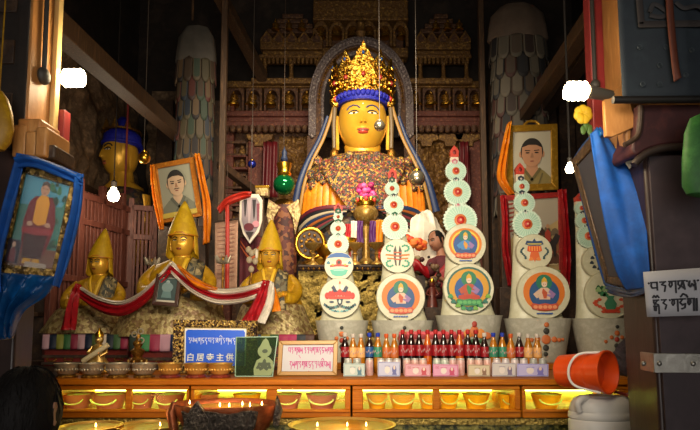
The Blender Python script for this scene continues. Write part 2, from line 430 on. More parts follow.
# ---- great Buddha in the middle
def great_buddha():
    p = Px('buddha_statue', 364, 335, 5.4, 'colossal gilded Buddha statue with tall gold crown and brocade cape', 'statue')
    body = p.mb()
    h = Head(body, 363, 0, 119, 25, 24, 33)
    h.skull(m_face); h.features(C('#d8d0c0', .4), C('#241a1c', .5), C('#a83a28', .4), C('#26305a', .5), skin=m_face, lw=.028)
    h.ears(m_face, .55); h.blob(0, .38, .035, .025, .03, C('#e8e0d0', .4))
    body.loft([(363, 5, 142, 19, 17), (363, 6, 153, 18, 17), (363, 6, 160, 26, 20), (363, 8, 170, 48, 26), (363, 10, 190, 54, 30), (363, 10, 240, 48, 30), (363, 10, 270, 60, 34), (363, 10, 332, 80, 44)], m_face)
    for q in (-1, 1):
        body.tube([(363 + q * 42, 8, 178), (363 + q * 47, 4, 220), (363 + q * 44, -24, 262), (363 + q * 22, -46, 284)], [13, 12, 10, 7], m_face, 12)
        hand(body, (363 + q * 20, -47, 285), (0, .2, -1), (-q * 1, -.15, .1), 26, m_face, .35, side=q)
    p.part(body, 'body')
    # blue curls above the brow, top knot
    hr = p.mb(); hr.lathe([(25.5, 102), (27.5, 98), (27, 92), (25, 86), (18, 80), (10, 76), (9, 66), (3, 58), (0, 56)], m_lapis, 36, 363, 1)
    for i in range(21):
        a = radians(-100 + 10 * i); hr.ell((363 + 27.2 * sin(a), 1 - 27.2 * cos(a), 96), (2.6, 2.4, 3.4), m_lapis, 8, 6)
    p.part(hr, 'hair')
    cr = p.mb()
    cr.lathe([(28, 94), (29.5, 92), (29.5, 86), (28.5, 84), (28, 94)], m_crown, 40, 363, 1)
    leaf = [(-1, 0), (-1.02, .2), (-.85, .45), (-.95, .55), (-.62, .7), (-.5, .8), (-.22, .92), (0, 1.08), (.22, .92), (.5, .8), (.62, .7), (.95, .55), (.85, .45), (1.02, .2), (1, 0)]
    for a, ww, hh in ((-62, 9, 31), (-32, 9.5, 35), (0, 12.5, 41), (32, 9.5, 35), (62, 9, 31), (-95, 8, 26), (95, 8, 26)):
        ra = radians(a); lf = []
        for dd in (0, 2.2):
            for lx, lz in leaf:
                r = 30 - dd + lz * 3.2; ax = lx * ww
                lf.append((363 + r * sin(ra) + ax * cos(ra), 1 - r * cos(ra) + ax * sin(ra), 90 - lz * hh))
        n = len(leaf)
        cr.add(lf, [tuple(range(n)), tuple(range(2 * n - 1, n - 1, -1))] + [(i, n + i, n + (i + 1) % n, (i + 1) % n) for i in range(n)], m_crown)
        for lz, rr, mm in ((.25, 2.2, C('#8a2418', .3)), (.52, 2.2, m_crown), (.76, 1.5, C('#1f4a8a', .25))):
            r = 31.5 + lz * 3.2
            cr.ell((363 + r * sin(ra), 1 - r * cos(ra), 90 - lz * hh), (rr, 1.6, rr * 1.2), mm, 10, 6)
            for q in (-1, 1):
                ax = q * ww * .52 * (1.15 - lz)
                cr.ell((363 + r * sin(ra) + ax * cos(ra), 1 - r * cos(ra) + ax * sin(ra), 91 - lz * hh), (1.4, 1., 2.), m_crown, 8, 5)
    for i in range(30):
        a = 2 * pi * i / 30; cr.ell((363 + 30.4 * sin(a), 1 - 30.4 * cos(a), 88), (1.8, 1.8, 2.4), m_gold, 8, 5)
    p.part(cr, 'crown', label='tall gold filigree crown with pointed leaves')
    for q in (-1, 1):   # side rosettes with pendants
        e = p.mb(); x = 363 + q * 28
        e.ell((x, -4, 96), (6, 4, 8), m_crown, 12, 8); e.ell((x, -8, 96), (2.4, 2, 3), C('#a8301c', .3), 8, 6)
        e.tube([(x + q * .5, -4, 102), (x + q * 1.5, -5, 122), (x + q * 1, -5, 148)], [2.4, 2.2, 1.8], C('#5a4626', .5), 10, flat=.5)
        e.lathe([(1, 146), (4, 150), (4.6, 156), (2, 160), (0, 161)], m_oldgold, 12, x + q, -5)
        p.part(e, 'ear_pendant')
    # cape
    rings = [(363, 6, 151, 19.5, 19), (363, 6, 154, 32, 24), (363, 7, 159, 47, 30), (363, 8, 169, 57, 34), (363, 9, 182, 60.5, 37.5), (363, 10, 186, 60, 37)]
    cp = p.mb(); cp.loft(rings, m_broc, 56)
    p.part(cp, 'brocade_cape')
    fr = p.mb()
    for i in range(46):   # scalloped collar tabs
        a = 2 * pi * i / 46
        for zz, rx, ry, mm in ((163, 51, 32.5, '#6a5c48'), (177, 58.5, 35.5, '#45463e'), (186, 61.2, 38, '#5c4b30')):
            if (i + int(zz)) % 2: fr.ell((363 + rx * sin(a), 8 - ry * cos(a), zz + 3 * sin(i * 2.1)), (4.6, 2.2, 5.5), m_broc, 8, 6)
    p.part(fr, 'cape_scallops')
    # pleated orange robe
    def pl(a): return 1 + .025 * sin(a * 46)
    ro = p.mb()
    vs = []; n = 140
    for k, (zz, rx, ry) in enumerate(((178, 58, 36), (190, 62, 39), (205, 63, 41), (214, 63.5, 42))):
        for j in range(n):
            a = 2 * pi * j / n; vs.append((363 + rx * pl(a) * sin(a), 9 - ry * pl(a) * cos(a), zz))
    fs = [(k * n + j, k * n + (j + 1) % n, (k + 1) * n + (j + 1) % n, (k + 1) * n + j) for k in range(3) for j in range(n)]
    ro.add(vs, fs, m_orange)
    p.part(ro, 'orange_robe', label='pleated orange silk robe')
    # front hanging brocade between the orange sides
    rg = [(363, 9, 178, 58, 38), (363, 9, 190, 63, 41), (363, 9, 214, 66, 45), (363, 10, 232, 68, 47), (363, 10, 332, 86, 52)]
    bib = p.mb()
    bib.grid(lambda u, v: (363 + (u - .5) * lerp(84, 24, v), ringfront(rg, 363 + (u - .5) * lerp(84, 24, v), lerp(176, 224, v ** .8), 3.4), lerp(176, 224, v ** .8) - 10 * abs(u - .5)), 30, 16, m_broc)
    p.part(bib, 'brocade_bib', solid=.01)
    # fan of striped scarves under the robe
    sk = p.mb(); sk.loft([(363, 9, 210, 60, 40), (363, 10, 226, 64, 44), (363, 10, 262, 70, 48), (363, 10, 334, 86, 52)], m_darkbroc, 40)
    p.part(sk, 'dark_skirt')
    cols = ['#5a1c28', '#191a20', '#a89a80', '#1c2c4c', '#8a4a1c', '#191a20', '#6a2830', '#2c3c34']
    for q in (-1, 1):
        for i in range(8):
            st = p.mb(); w_ = 3.6
            top = [(363 + q * (12 + 2 * i), 0, 213 + i * 1.2), (363 + q * 34, 0, 211 + 2.2 * i), (363 + q * 52, 0, 213 + 3.6 * i), (363 + q * 65, 0, 219 + 5. * i)]
            bot = [(x, 0, z + w_ + .3 * k_) for k_, (x, _, z) in enumerate(top)]
            f = lambda t: (t[0], ringfront(rg, t[0], t[2], 2.5 + .2 * (8 - i)), t[2])
            band(st, [f(t) for t in top], [f(t) for t in bot], C(cols[(i + (q > 0) * 3) % 8], .5), 14, 3)
            p.part(st, 'striped_scarf', solid=.008)
    # long ribbons from the crown
    for q, pts in ((-1, [(336, -4, 92), (331, -4, 112), (323, -4, 136), (312, -6, 160), (304, -8, 185), (299, -8, 218)]), (1, [(391, -4, 92), (396, -4, 112), (404, -4, 136), (415, -6, 160), (424, -8, 182), (431, -8, 212)])):
        r1 = p.mb(); r1.tube(bez(pts, 8), 1.6, C('#8a6422', .5), 8, flat=.35)
        o = p.part(r1, 'crown_ribbon')
        r2 = p.mb(); pp = [(x + q * 3.4 + q * .02 * (z - 90), y + 1, z) for x, y, z in pts[1:]]
        r2.tube(bez(pp, 8), [1.6 + 2. * i / 32 for i in range(33)], C('#0e2248', .5), 8, flat=.4)
        b = p.part(r2, 'blue_ribbon_edge'); b.parent = o
    return p
great_buddha()

# ---- three robed teachers with pointed yellow hats
def lama(name_label, hx, hy, hw, tip, Y, bx, by, bw, yaw=0., hand_side=0):
    p = Px('lama_statue', bx, by, Y, name_label, 'statue', 'seated teachers in yellow hats')
    s = hw / 10.
    body = p.mb(); h = Head(body, hx, 0, hy, hw, hw * .95, hw * 1.3, yaw)
    h.skull(m_face); h.features(C('#d8c8a0', .4), C('#2a1c10', .5), C('#a04a20', .4), skin=m_face, lw=.045); h.ears(m_face, .25)
    ch = hy + 20 * s
    body.loft([(hx, 2 * s, hy + 9 * s, 6.5 * s, 6.5 * s), (hx, 3 * s, hy + 16 * s, 7 * s, 7 * s), (lerp(hx, bx, .2), 4 * s, hy + 20 * s, 15 * s, 10 * s), (lerp(hx, bx, .4), 5 * s, hy + 40 * s, 20 * s, 14 * s), (bx, 6 * s, by - 2, bw * .6, 24 * s)], m_face)
    cx = lerp(hx, bx, .35)
    for q in (-1, 1):
        w = (cx + q * 15 * s, -19 * s, hy + 40 * s)
        body.tube([(cx + q * 24 * s, 2 * s, hy + 30 * s), (cx + q * 24 * s, -9 * s, hy + 41 * s), w], [4 * s, 3.6 * s, 2.8 * s], m_face, 8)
        hand(body, w, (0, -1, 0), (-q * .5, -.4, -.75 if q == hand_side else .3), 11 * s, m_face, .6, side=q)
    p.part(body, 'body')
    # robe
    rings = [(hx, 2 * s, hy + 12.5 * s, 8.5 * s, 8.5 * s), (hx, 3 * s, hy + 15 * s, 13 * s, 10 * s), (lerp(hx, cx, .6), 3 * s, hy + 19 * s, 21 * s, 13 * s), (cx, 4 * s, hy + 27 * s, 26 * s, 16 * s), (cx, 4 * s, hy + 38 * s, 29 * s, 18 * s),
             (lerp(cx, bx, .5), 4 * s, hy + 50 * s, 32 * s, 20 * s), (bx, 5 * s, hy + 58 * s, bw * .72, 24 * s)]
    rb = p.mb(); rb.loft(rings, m_yel, 44)
    for q in (-1, 1):
        rb.tube(bez([(cx + q * 19 * s, 3 * s, hy + 21 * s), (cx + q * 28 * s, 0, hy + 33 * s), (cx + q * 25 * s, -10 * s, hy + 44 * s), (cx + q * 17 * s, -17 * s, hy + 44 * s)], 6), [4.2 * s + 1.8 * s * sin(pi * i / 24) + i * .05 * s for i in range(19)], m_yel, 12)
    for i in range(9):   # folds on the chest
        x0 = cx + (i - 4) * 3.1 * s; pts = []
        for t in range(8):
            z = hy + (20 + 4 * t) * s; x = lerp(x0 * .5 + cx * .5, x0, t / 7)
            pts.append((x, ringfront(rings, x, z, .1 * s), z))
        rb.tube(pts, .55 * s, m_yel, 6)
    p.part(rb, 'robe', angle=60)
    co = p.mb()
    for q in (-1, 1):
        top = []; bot = []
        for t in range(6):
            z = hy + (13 + 5.5 * t) * s; x = hx + q * (8.2 - 1.3 * t) * s
            top.append((x, ringfront(rings, x, z, .9 * s), z)); x2 = x - q * 3 * s
            bot.append((x2, ringfront(rings, x2, z, 1.0 * s), z))
        band(co, top, bot, C('#e2b32a', .5), 16, 2)
    p.part(co, 'collar', solid=.004)
    st = p.mb()   # patchwork stole over the viewer's right shoulder
    def stf(u, v):
        z = hy + lerp(15, 55, u) * s + (v - .5) * 5 * s; x = hx + lerp(15, 11, u) * s + (v - .5) * lerp(10, 17, u) * s
        return (x, ringfront(rings, x, z, 1.2 * s + 3.5 * s * v * u), z)
    st.grid(stf, 18, 8, m_stole)
    o = p.part(st, 'stole', solid=.006)
    for vv in (0., .5, 1.):
        e = p.mb(); e.tube([stf(i / 12, vv) for i in range(13)], .55 * s, C('#2a241c', .6), 6)
        q = p.part(e, 'stole_border'); q.parent = o
    # spreading brocade mantle over the lap
    sk = p.mb(); z0 = hy + 44 * s; H = by - z0
    def fl(j): return 1 + .03 * sin(7 * j) 
    mr = []
    for t, f, dd in ((0, .55, 16), (.1, .68, 22), (.25, .8, 26), (.45, .86, 29), (.7, .93, 32), (.9, 1., 34), (1, 1.02, 34)):
        mr.append((lerp(cx, bx, .4 + .6 * t), 4 * s, z0 + t * H, bw * f, dd * s))
    vs = []; n = 56
    for (x, y, z, rx, ry) in mr:
        for j in range(n):
            a = 2 * pi * j / n; t = (z - z0) / H; f = 1 + .035 * t * sin(a * 9 + 1)
            vs.append((x + rx * f * sin(a), y - ry * f * cos(a), z))
    fs = [(i * n + j, i * n + (j + 1) % n, (i + 1) * n + (j + 1) % n, (i + 1) * n + j) for i in range(len(mr) - 1) for j in range(n)]
    sk.add(vs, fs, m_goldbroc)
    p.part(sk, 'brocade_mantle', angle=60)
    # hat
    ht = p.mb(); tx, ty = tip; z1 = hy - 6.5 * s; n = 36; prof = []
    for i in range(13):
        t = i / 12; r = 12.4 * s * (1 - t) ** .92 + .7 * s + 1.0 * s * sin(pi * t); 
        prof.append((lerp(hx, tx, t ** 1.1), 1 * s, lerp(z1, ty, t), r, r * .95))
    ht.loft(prof, m_hat, n)
    def flap(u, v):
        a = radians(lerp(64, 296, u)); r = (12.2 + 1.6 * v) * s; side = abs(cos(a * .5 + 0))
        z = lerp(z1 - 1 * s, hy + (7 + 9 * (.3 + .7 * sin(pi * u))) * s, v)
        return (hx + r * sin(a), 1 * s - r * .95 * cos(a), z)
    ht.grid(flap, 36, 8, m_hat)
    o = p.part(ht, 'pointed_hat', solid=.004, angle=70, label='pointed yellow cloth hat')
    br = p.mb(); br.tube([(hx + 12.6 * s * sin(a), 1 * s - 12.2 * s * cos(a), z1 - 1.5 * s * (abs(sin(a)) < .3 and cos(a) > 0)) for a in [2 * pi * i / 30 for i in range(30)]], .8 * s, C('#c07c14', .5), 6, True)
    q = p.part(br, 'hat_brim'); q.parent = o
    return p
lama('left seated lama statue in pointed yellow hat beside the red fence', 97, 264, 9.2, (101, 228), 4.15, 86, 333, 44, radians(-18), -1)
lama('largest lama statue in pointed yellow hat behind the small dark framed picture', 180, 243, 11.5, (181, 200), 3.85, 170, 336, 57, radians(-4))
lama('right seated lama statue in yellow hat raising a pale flower', 269, 257, 9.4, (270, 219), 3.9, 273, 336, 40, radians(4))
CT0 = zat(379, 2.8) - .003                 # height of the altar platform
# ------------------------------------------------------------------ the room
XL, XR, YB, YF, ZC = -2.75, 2.9, 7.0, -3.2, 5.9
w = W((0, 2, 0)); w.box(XL - .2, XR + .2, YF, YB + .2, -.1, 0, m_floor); structure(w, 'floor', smooth=False)
w = W((0, 2, ZC)); w.box(XL - .2, XR + .2, YF, YB + .2, ZC, ZC + .1, m_plaster); structure(w, 'ceiling', smooth=False)
w = W((0, YB, 0)); w.box(XL - .2, XR + .2, YB, YB + .2, 0, ZC, m_plaster); structure(w, 'wall_back', smooth=False)
w = W((XL, 2, 0)); w.box(XL - .2, XL, YF, YB, 0, ZC, m_plaster); structure(w, 'wall_left', smooth=False)
w = W((XR, 2, 0)); w.box(XR, XR + .2, YF, YB, 0, ZC, m_plaster); structure(w, 'wall_right', smooth=False)
# front wall behind the visitor with the open doorway the daylight comes through
w = W((0, YF, 0))
w.box(XL - .2, -1.5, YF - .2, YF, 0, ZC, m_plaster); w.box(1.5, XR + .2, YF - .2, YF, 0, ZC, m_plaster); w.box(-1.5, 1.5, YF - .2, YF, 3.2, ZC, m_plaster)
structure(w, 'wall_front', smooth=False)
# long ceiling timbers running towards the back
def beam(a, b, th, m, name, label=None, cat=None):
    a = Vector(a); b = Vector(b); d = (b - a).normalized(); sd = d.cross(Vector((0, 0, 1))).normalized(); up = sd.cross(d)
    w = W((a + b) / 2); h = th / 2
    c = [(-1, -1), (1, -1), (1, 1), (-1, 1)]
    w.hexa([a + sd * h * x + up * h * y for x, y in c] + [b + sd * h * x + up * h * y for x, y in c], m)
    o = w.build(name, None, w.org, bevel=.006)
    if label: tag(o, label, cat)
    else: o['kind'] = 'structure'
    return o
beam(at(48, 18, 2.7), at(205, 158, 6.6), .12, m_post, 'trim_1')
beam(at(603, 2, 3.0), at(520, 122, 5.6), .1, m_post, 'trim_2')
beam(at(615, 12, 3.2), at(545, 110, 5.6), .12, m_dwood, 'trim_3')
beam(at(216, -12, 5.1), at(263, 78, 6.3), .11, m_post, 'timber_brace', 'slanting timber brace under the dark ceiling left of the carved canopy', 'beam')
beam(at(219.5, 164, 5.04), at(254, 191, 5.5), .07, m_dwood, 'dark_batten', 'short dark batten slanting above the red ribbon', 'beam')

# ------------------------------------------------------------------ carved left wall and scripture shelves
w = W((XL + .05, 4.6, 1.8))
def reliefx(u, v):
    y = lerp(3.6, 6.95, u); z = lerp(2.95, 4.5, v)
    a = noise.noise(Vector((y * 2.6, z * 3.2, 1))) + .5 * noise.noise(Vector((y * 7, z * 8, 4)))
    e = min(1, 6 * v, 6 * (1 - v + .25 * noise.noise(Vector((y * 3, 0, 9)))))
    return (XL + .02 + max(0, .1 * (a + .55)) * e, y, z)
w.grid(reliefx, 110, 40, m_stone)
w.box(XL, XL + .2, 3.6, 6.95, 2.86, 2.96, m_dwood)
o = w.build('carved_wall_relief', None, w.org, angle=75); tag(o, 'dusty carved foliage relief along the left wall above the fence', 'relief')
w = W((-2.5, YB - .05, 3))
def reliefy(u, v):
    x = lerp(XL + .2, -2.02, u); z = lerp(2.4, 4.6, v)
    a = noise.noise(Vector((x * 2.6, z * 3.2, 11))) + .5 * noise.noise(Vector((x * 7, z * 8, 14)))
    return (x, YB - .02 - max(0, .16 * (a + .55)) * min(1, 6 * v, 6 * (1 - v)), z)
w.grid(reliefy, 40, 60, m_stone)
o = w.build('carved_wall_relief', None, w.org, angle=75); tag(o, 'dusty carved relief on the back wall left of the victory banner', 'relief')
p0 = (XL + .15, 4.7, 0)
sh = empty('scripture_shelf', p0, 'dark long shelf along the left wall holding wrapped scriptures', 'shelf')
def Wp(root_loc): 
    o = Vector(root_loc); return MB(lambda p: Vector(p) - o)
for i, z in enumerate((1.7, 2.14, 2.56)):
    m = Wp(p0); m.box(XL + .003, XL + .3, 3.6, 5.4, z - .035, z, m_dwood); m.build('shelf_board', sh, bevel=.004)
for y in (3.6, 4.5, 5.36):
    m = Wp(p0); m.box(XL + .003, XL + .3, y, y + .04, 0, 2.8, m_dwood); m.build('shelf_upright', sh, bevel=.004)
bk_cols = ['#6a5a42', '#7a5c34', '#54422e', '#836c48', '#5c3a2a', '#74634c']
bk_mats = [mat('wrapped_cloth_%d' % i, c, .75, 0, cols=['#4a3c2c'], scale=16, bump=.3) for i, c in enumerate(bk_cols)]
nb = 0
for row, (z, hgt) in enumerate(((1.7, .3), (2.14, .26))):
    y = 3.67
    while y < 5.1:
        L = .3 + .05 * random.random()
        if any(abs(y + L / 2 - u) < L / 2 + .03 for u in (4.52,)): y += .06; continue
        for lay in range(2):
            m = W((XL + .16, y + L / 2, z)); hh = hgt * .42; z0 = z + lay * (hh + .004); j = .02 * random.random()
            m.box(XL + .04, XL + .27 + j, y, y + L - .02, z0, z0 + hh, bk_mats[nb % 6])
            for q in (.25, .7): m.box(XL + .036, XL + .276 + j, y + L * q, y + L * q + .02, z0 - .001, z0 + hh + .003, C('#3a2418', .7))
            o = m.build('scripture_volume', None, m.org, bevel=.012)
            tag(o, '%s wrapped scripture, %s layer of the %s stack from the near end, %s left shelf' % (('tan', 'ochre', 'umber', 'straw', 'rust', 'grey')[nb % 6], ('bottom', 'top')[lay], ORD[nb // 2 if row == 0 else nb // 2 - nb0], ('lower', 'upper')[row]), 'scripture', 'wrapped scriptures on the left shelf')
            nb += 1
        y += L + .01
    nb0 = nb // 2

# ------------------------------------------------------------------ red fence on the left
def fence(a, b, n, ztop, z0, label, rails):
    a = Vector(a); b = Vector(b); o = Vector((a.x, a.y, 0))
    r = empty('wooden_fence', o, label, 'fence', None); d = (b - a); dn = d.normalized(); nn = Vector((-dn.y, dn.x, 0))
    for i in range(n):
        c = a + d * (i / (n - 1)); m = Wp(o); hw = .013 if i % 6 else .026
        zt = ztop + (.1 if i % 6 == 0 else 0)
        q = [c - dn * hw - nn * hw, c + dn * hw - nn * hw, c + dn * hw + nn * hw, c - dn * hw + nn * hw]
        m.hexa([Vector((v.x, v.y, z0)) for v in q] + [Vector((v.x, v.y, zt)) for v in q], m_fence)
        m.build('baluster' if i % 6 else 'fence_post', r, bevel=.004)
    for z in rails:
        m = Wp(o); q = [a - nn * .026, b - nn * .026, b + nn * .026, a + nn * .026]
        m.hexa([Vector((v.x, v.y, z)) for v in q] + [Vector((v.x, v.y, z + .055)) for v in q], m_fence); m.build('rail', r, bevel=.004)
    return r
fA = at(52, 250, 4.45); fB = at(127, 250, 5.4)
fence((fA.x, fA.y, 0), (fB.x, fB.y, 0), 21, zat(194, 4.9), CT0, 'long faded red baluster fence along the left wall', (CT0 + .08, zat(283, 4.8), zat(227, 4.9), zat(194, 4.9) - .07))
fC = at(130, 250, 5.42); fD = at(154, 250, 5.5)
fence((fC.x, fC.y, 0), (fD.x, fD.y, 0), 7, zat(209, 5.45), CT0, 'narrow dark fence gate with tall bars behind the central lama', (CT0 + .08, zat(240, 5.45), zat(211, 5.45)))

# gilded Buddha in profile behind the fence
def side_buddha():
    p = Px('gilded_buddha_statue', 116, 350.2, 5.85, 'gilded Buddha statue with blue hair looking left above the fence', 'statue', k=5.85 / F)
    b = p.mb(); h = Head(b, 113, 0, 153, 17, 18, 23, radians(-42)); h.skull(m_face); h.features(C('#d8d0c0', .4), C('#241a1c', .5), C('#a85838', .4), skin=m_face, lw=.04); h.ears(m_face, .5)
    b.loft([(114, 2, 168, 11, 11), (115, 3, 180, 12, 12), (116, 4, 186, 20, 16), (117, 4, 205, 25, 18), (117, 4, 250, 22, 18), (117, 2, 275, 26, 24), (117, 2, 300, 27, 26), (117, 2, 343, 27, 26)], m_face)
    for q in (-1, 1):
        b.tube([(116 + q * 20, 4, 194), (116 + q * 23, 2, 230), (116 + q * 20, -14, 262), (116 + q * 12, -24, 272)], [8, 8, 7, 5], m_face, 10)
        hand(b, (116 + q * 11, -25, 272), (0, .2, -1), (-q, -.1, .1), 16, m_face, .35, side=q)
    p.part(b, 'body')
    r = p.mb(); r.lathe([(17.8, 144), (19, 139), (18, 132), (13, 127), (8, 124), (7, 117), (3, 112), (0, 111)], m_lapis, 28, 114, 2)
    r.tube([(114 + 18.4 * sin(t), 2 - 18.4 * cos(t), 141 + 6 * max(0, -cos(t)) ) for t in [2 * pi * i / 30 for i in range(30)]], 2, m_lapis, 8, True)
    p.part(r, 'hair')
    r = p.mb(); r.loft([(116, 4, 184, 16, 14), (117, 4, 192, 23, 19), (117, 4, 215, 27, 21), (117, 4, 250, 25, 21), (117, 2, 276, 28, 27), (117, 2, 344, 29, 29)], m_darkbroc); p.part(r, 'robe')
    c = p.mb()
    c.tube([(114 + 18.2 * sin(t), 2 - 18.2 * cos(t), 128) for t in [2 * pi * i / 30 for i in range(30)]], 1.2, m_oldgold, 6, True)
    for i in range(5):
        a = radians(-80 + 40 * i - 42); c.prism([(114 + 17 * sin(a) - 4, 129), (114 + 17 * sin(a), 117), (114 + 17 * sin(a) + 4, 128)], 2 - 17 * cos(a) - 1, 2 - 17 * cos(a) + 1, m_oldgold)
    p.part(c, 'diadem')
side_buddha()
m = W((at(120, 330, 5.55).x, 5.55, CT0)); m.tube([(m.org.x, m.org.y, CT0), (m.org.x, m.org.y, zat(98, 5.55))], .011, m_redpaint, 8)
o = m.build('red_pole', None, m.org); tag(o, 'thin red pole rising in front of the gilded profile Buddha', 'pole')

# ------------------------------------------------------------------ carved altarpiece behind the great Buddha
AY = 6.45
def altarpiece():
    p = Px('carved_altarpiece', 354, 330, AY, 'tall carved wooden altarpiece with tiered cornices behind the Buddha', 'altarpiece')
    def bx(name, rects, m, bev=.012, **kw):
        b = p.mb()
        for (x0, x1, y0, y1, d0, d1) in rects: b.box(x0, x1, d0, d1, y0, y1, m)
        return p.part(b, name, bevel=bev, **kw)
    H = 330 + 1.38 / p.k * 1.0  # floor row
    bx('back_boards', [(221, 488, 82, 330, 8, 14)], m_carve)
    bx('lower_wall', [(221, 488, 330, H + 8, 2, 14)], m_dwood)
    # posts
    for x0, x1, y0 in ((222, 231, 82), (246, 261, 128), (472, 485, 128)): bx('post', [(x0, x1, y0, 330, -2, 9)], m_carvered)
    # cornices left and right, top first
    for sgn, (xa, xb, xo) in ((-1, (222, 318, 318)), (1, (406, 487, 406))):
        bx('frieze_ledge', [(xa, xb, 107, 113, -6, 9), (xa + 3, xb, 113, 119, -4, 9), (xa, xb, 119, 126, -9, 9)], m_carvered)
        bx('frieze_top', [(xa, xb, 76, 83, -7, 9)], m_carvegold)
        b = p.mb()
        x = xa + 3
        while x < xb - 3:
            b.tube([(x, -10, 125), (x, -10, 128.5)], [3.1, 3.1], m_carve, 10); b.ell((x, -10, 129), (3.1, 3.1, 3), m_carve, 10, 6); x += 6.6
        p.part(b, 'scalloped_edge', kind='stuff')
        xs = [xa + 2 + i * (xb - xa - 4) / 5 for i in range(6)]
        for i in range(5):   # niches
            b = p.mb(); x0, x1 = xs[i] + 1, xs[i + 1] - 1; cx = (x0 + x1) / 2; r = (x1 - x0) / 2
            out = [(x0, 107), (x1, 107), (x1, 83), (x0, 83)]
            arch = [(cx + r * .72 * cos(t), 94 - 9 * sin(t)) for t in [pi * k / 12 for k in range(13)]]
            b.prism([(x0, 107), (x0, 83), (x1, 83), (x1, 107), (x1 - r * .28, 107)] + arch + [(x0 + r * .28, 107)], -5, 8, m_carve)
            p.part(b, 'niche_arch', bevel=.006)
    # canopies with zigzag crowns
    for (xa, xb) in ((258, 322), (417, 474)):
        bx('canopy_base', [(xa - 8, xb, 76, 82, -14, 6)], m_carvegold)
        bx('canopy_entablature', [(xa, xb, 37, 44, -10, 6), (xa + 2, xb, 44, 52, -7, 6), (xa - 1, xb, 50, 54, -12, 6)], m_carvegold)
        b = p.mb(); x = xa + 1
        while x < xb - 1: b.tube([(x, -11, 54), (x, -11, 58)], 1.7, m_carvegold, 8); b.ell((x, -11, 58.5), (1.7, 1.7, 2), m_carvegold, 8, 5); x += 4.3
        p.part(b, 'canopy_dentils', kind='stuff')
        for x in (xa + 5, (xa + xb) / 2, xb - 5):
            b = p.mb(); b.lathe([(2.6, 77), (3.2, 74), (2.2, 72), (2, 62), (2.8, 58), (3, 56)], m_carvegold, 12, x, -8); p.part(b, 'canopy_column')
        n = 5
        for i in range(n):
            cx = xa + (i + .5) * (xb - xa) / n; r = (xb - xa) / n / 2
            b = p.mb(); b.prism([(cx - r, 37), (cx - r, 32), (cx - r * .5, 28), (cx, 23), (cx + r * .5, 28), (cx + r, 32), (cx + r, 37)], -9, -5, m_carvegold)
            b.prism([(cx - r * .6, 36), (cx - r * .55, 32), (cx, 27), (cx + r * .55, 32), (cx + r * .6, 36)], -10, -8.9, m_carve)
            p.part(b, 'zigzag_gable', bevel=.004)
        for k in range(4): 
            bx('stepped_roof', [(xa + 6 + k * 5, xb - 6 - k * 5, 18 - k * 6, 23 - k * 6, -3 + k, 6)], m_carve)
    # middle row of tall arches over the aureole
    bx('centre_frieze', [(312, 410, 40, 50, -6, 9), (316, 406, 50, 58, -2, 9), (312, 410, -10, 10, -8, 9), (312, 410, 10, 14, -12, 9)], m_carvegold)
    bx('centre_backing', [(318, 406, 10, 84, 3, 9)], m_carve)
    for i in range(6):
        cx = 320 + i * 16.4; b = p.mb()
        out = [(cx - 8, 40), (cx - 8, 22), (cx - 5, 16), (cx, 12), (cx + 5, 16), (cx + 8, 22), (cx + 8, 40), (cx + 5.2, 40)]
        out += [(cx + 5.2 * cos(t), 25 - 7 * sin(t)) for t in [pi * k / 10 for k in range(11)]] + [(cx - 5.2, 40)]
        b.prism(out, -9, 0, m_carvegold); p.part(b, 'centre_arch', bevel=.005)
    # side panels under the frieze
    for (x0, x1, xs) in ((222, 246, (229, 239)), (461, 472, (466,))):
        for row, y in enumerate((138, 152, 172, 190, 208, 226)):
            bx('panel_frame', [(x0, x1, y, y + 2.5, -3, 9), (x0, x1, y + 13, y + 15.5, -3, 9), (x0, x0 + 2, y, y + 15, -3, 9), (x1 - 2, x1, y, y + 15, -3, 9)], m_carvered if row % 2 else m_carve, .006)
            b = p.mb()
            for x in xs: b.ell((x, 5, y + 9), (4, 4, 4.2), m_carvegold, 12, 8); b.ell((x, 3, y + 5), (2, 2, 2.2), m_carvegold, 10, 6)
            p.part(b, 'panel_carving')
    # twisting beast brackets either side of the statue
    for sgn, (x0, x1) in ((-1, (277, 318)), (1, (420, 462))):
        b = p.mb()
        def fn(u, v, x0=x0, x1=x1):
            x = lerp(x0, x1, u); y = lerp(131, 246, v); a = noise.noise(Vector((x * .11, y * .1, 3 + sgn))) + .6 * noise.noise(Vector((x * .3, y * .28, 7)))
            return (x, 4 - 9 * max(-.2, a + .25) * min(1, 5 * u, 5 * (1 - u)), y)
        b.grid(fn, 40, 90, m_carvegold); p.part(b, 'beast_carving', angle=75)
    # capitals above
    for x in (258, 428, 452, 470):
        b = p.mb(); b.prism([(x - 14, 131), (x + 14, 131), (x + 12, 137), (x + 6, 139), (x + 5, 144), (x - 5, 144), (x - 6, 139), (x - 12, 137)], -5, 8, m_carvegold); p.part(b, 'bracket_capital', bevel=.006)
    return p
altarpiece()
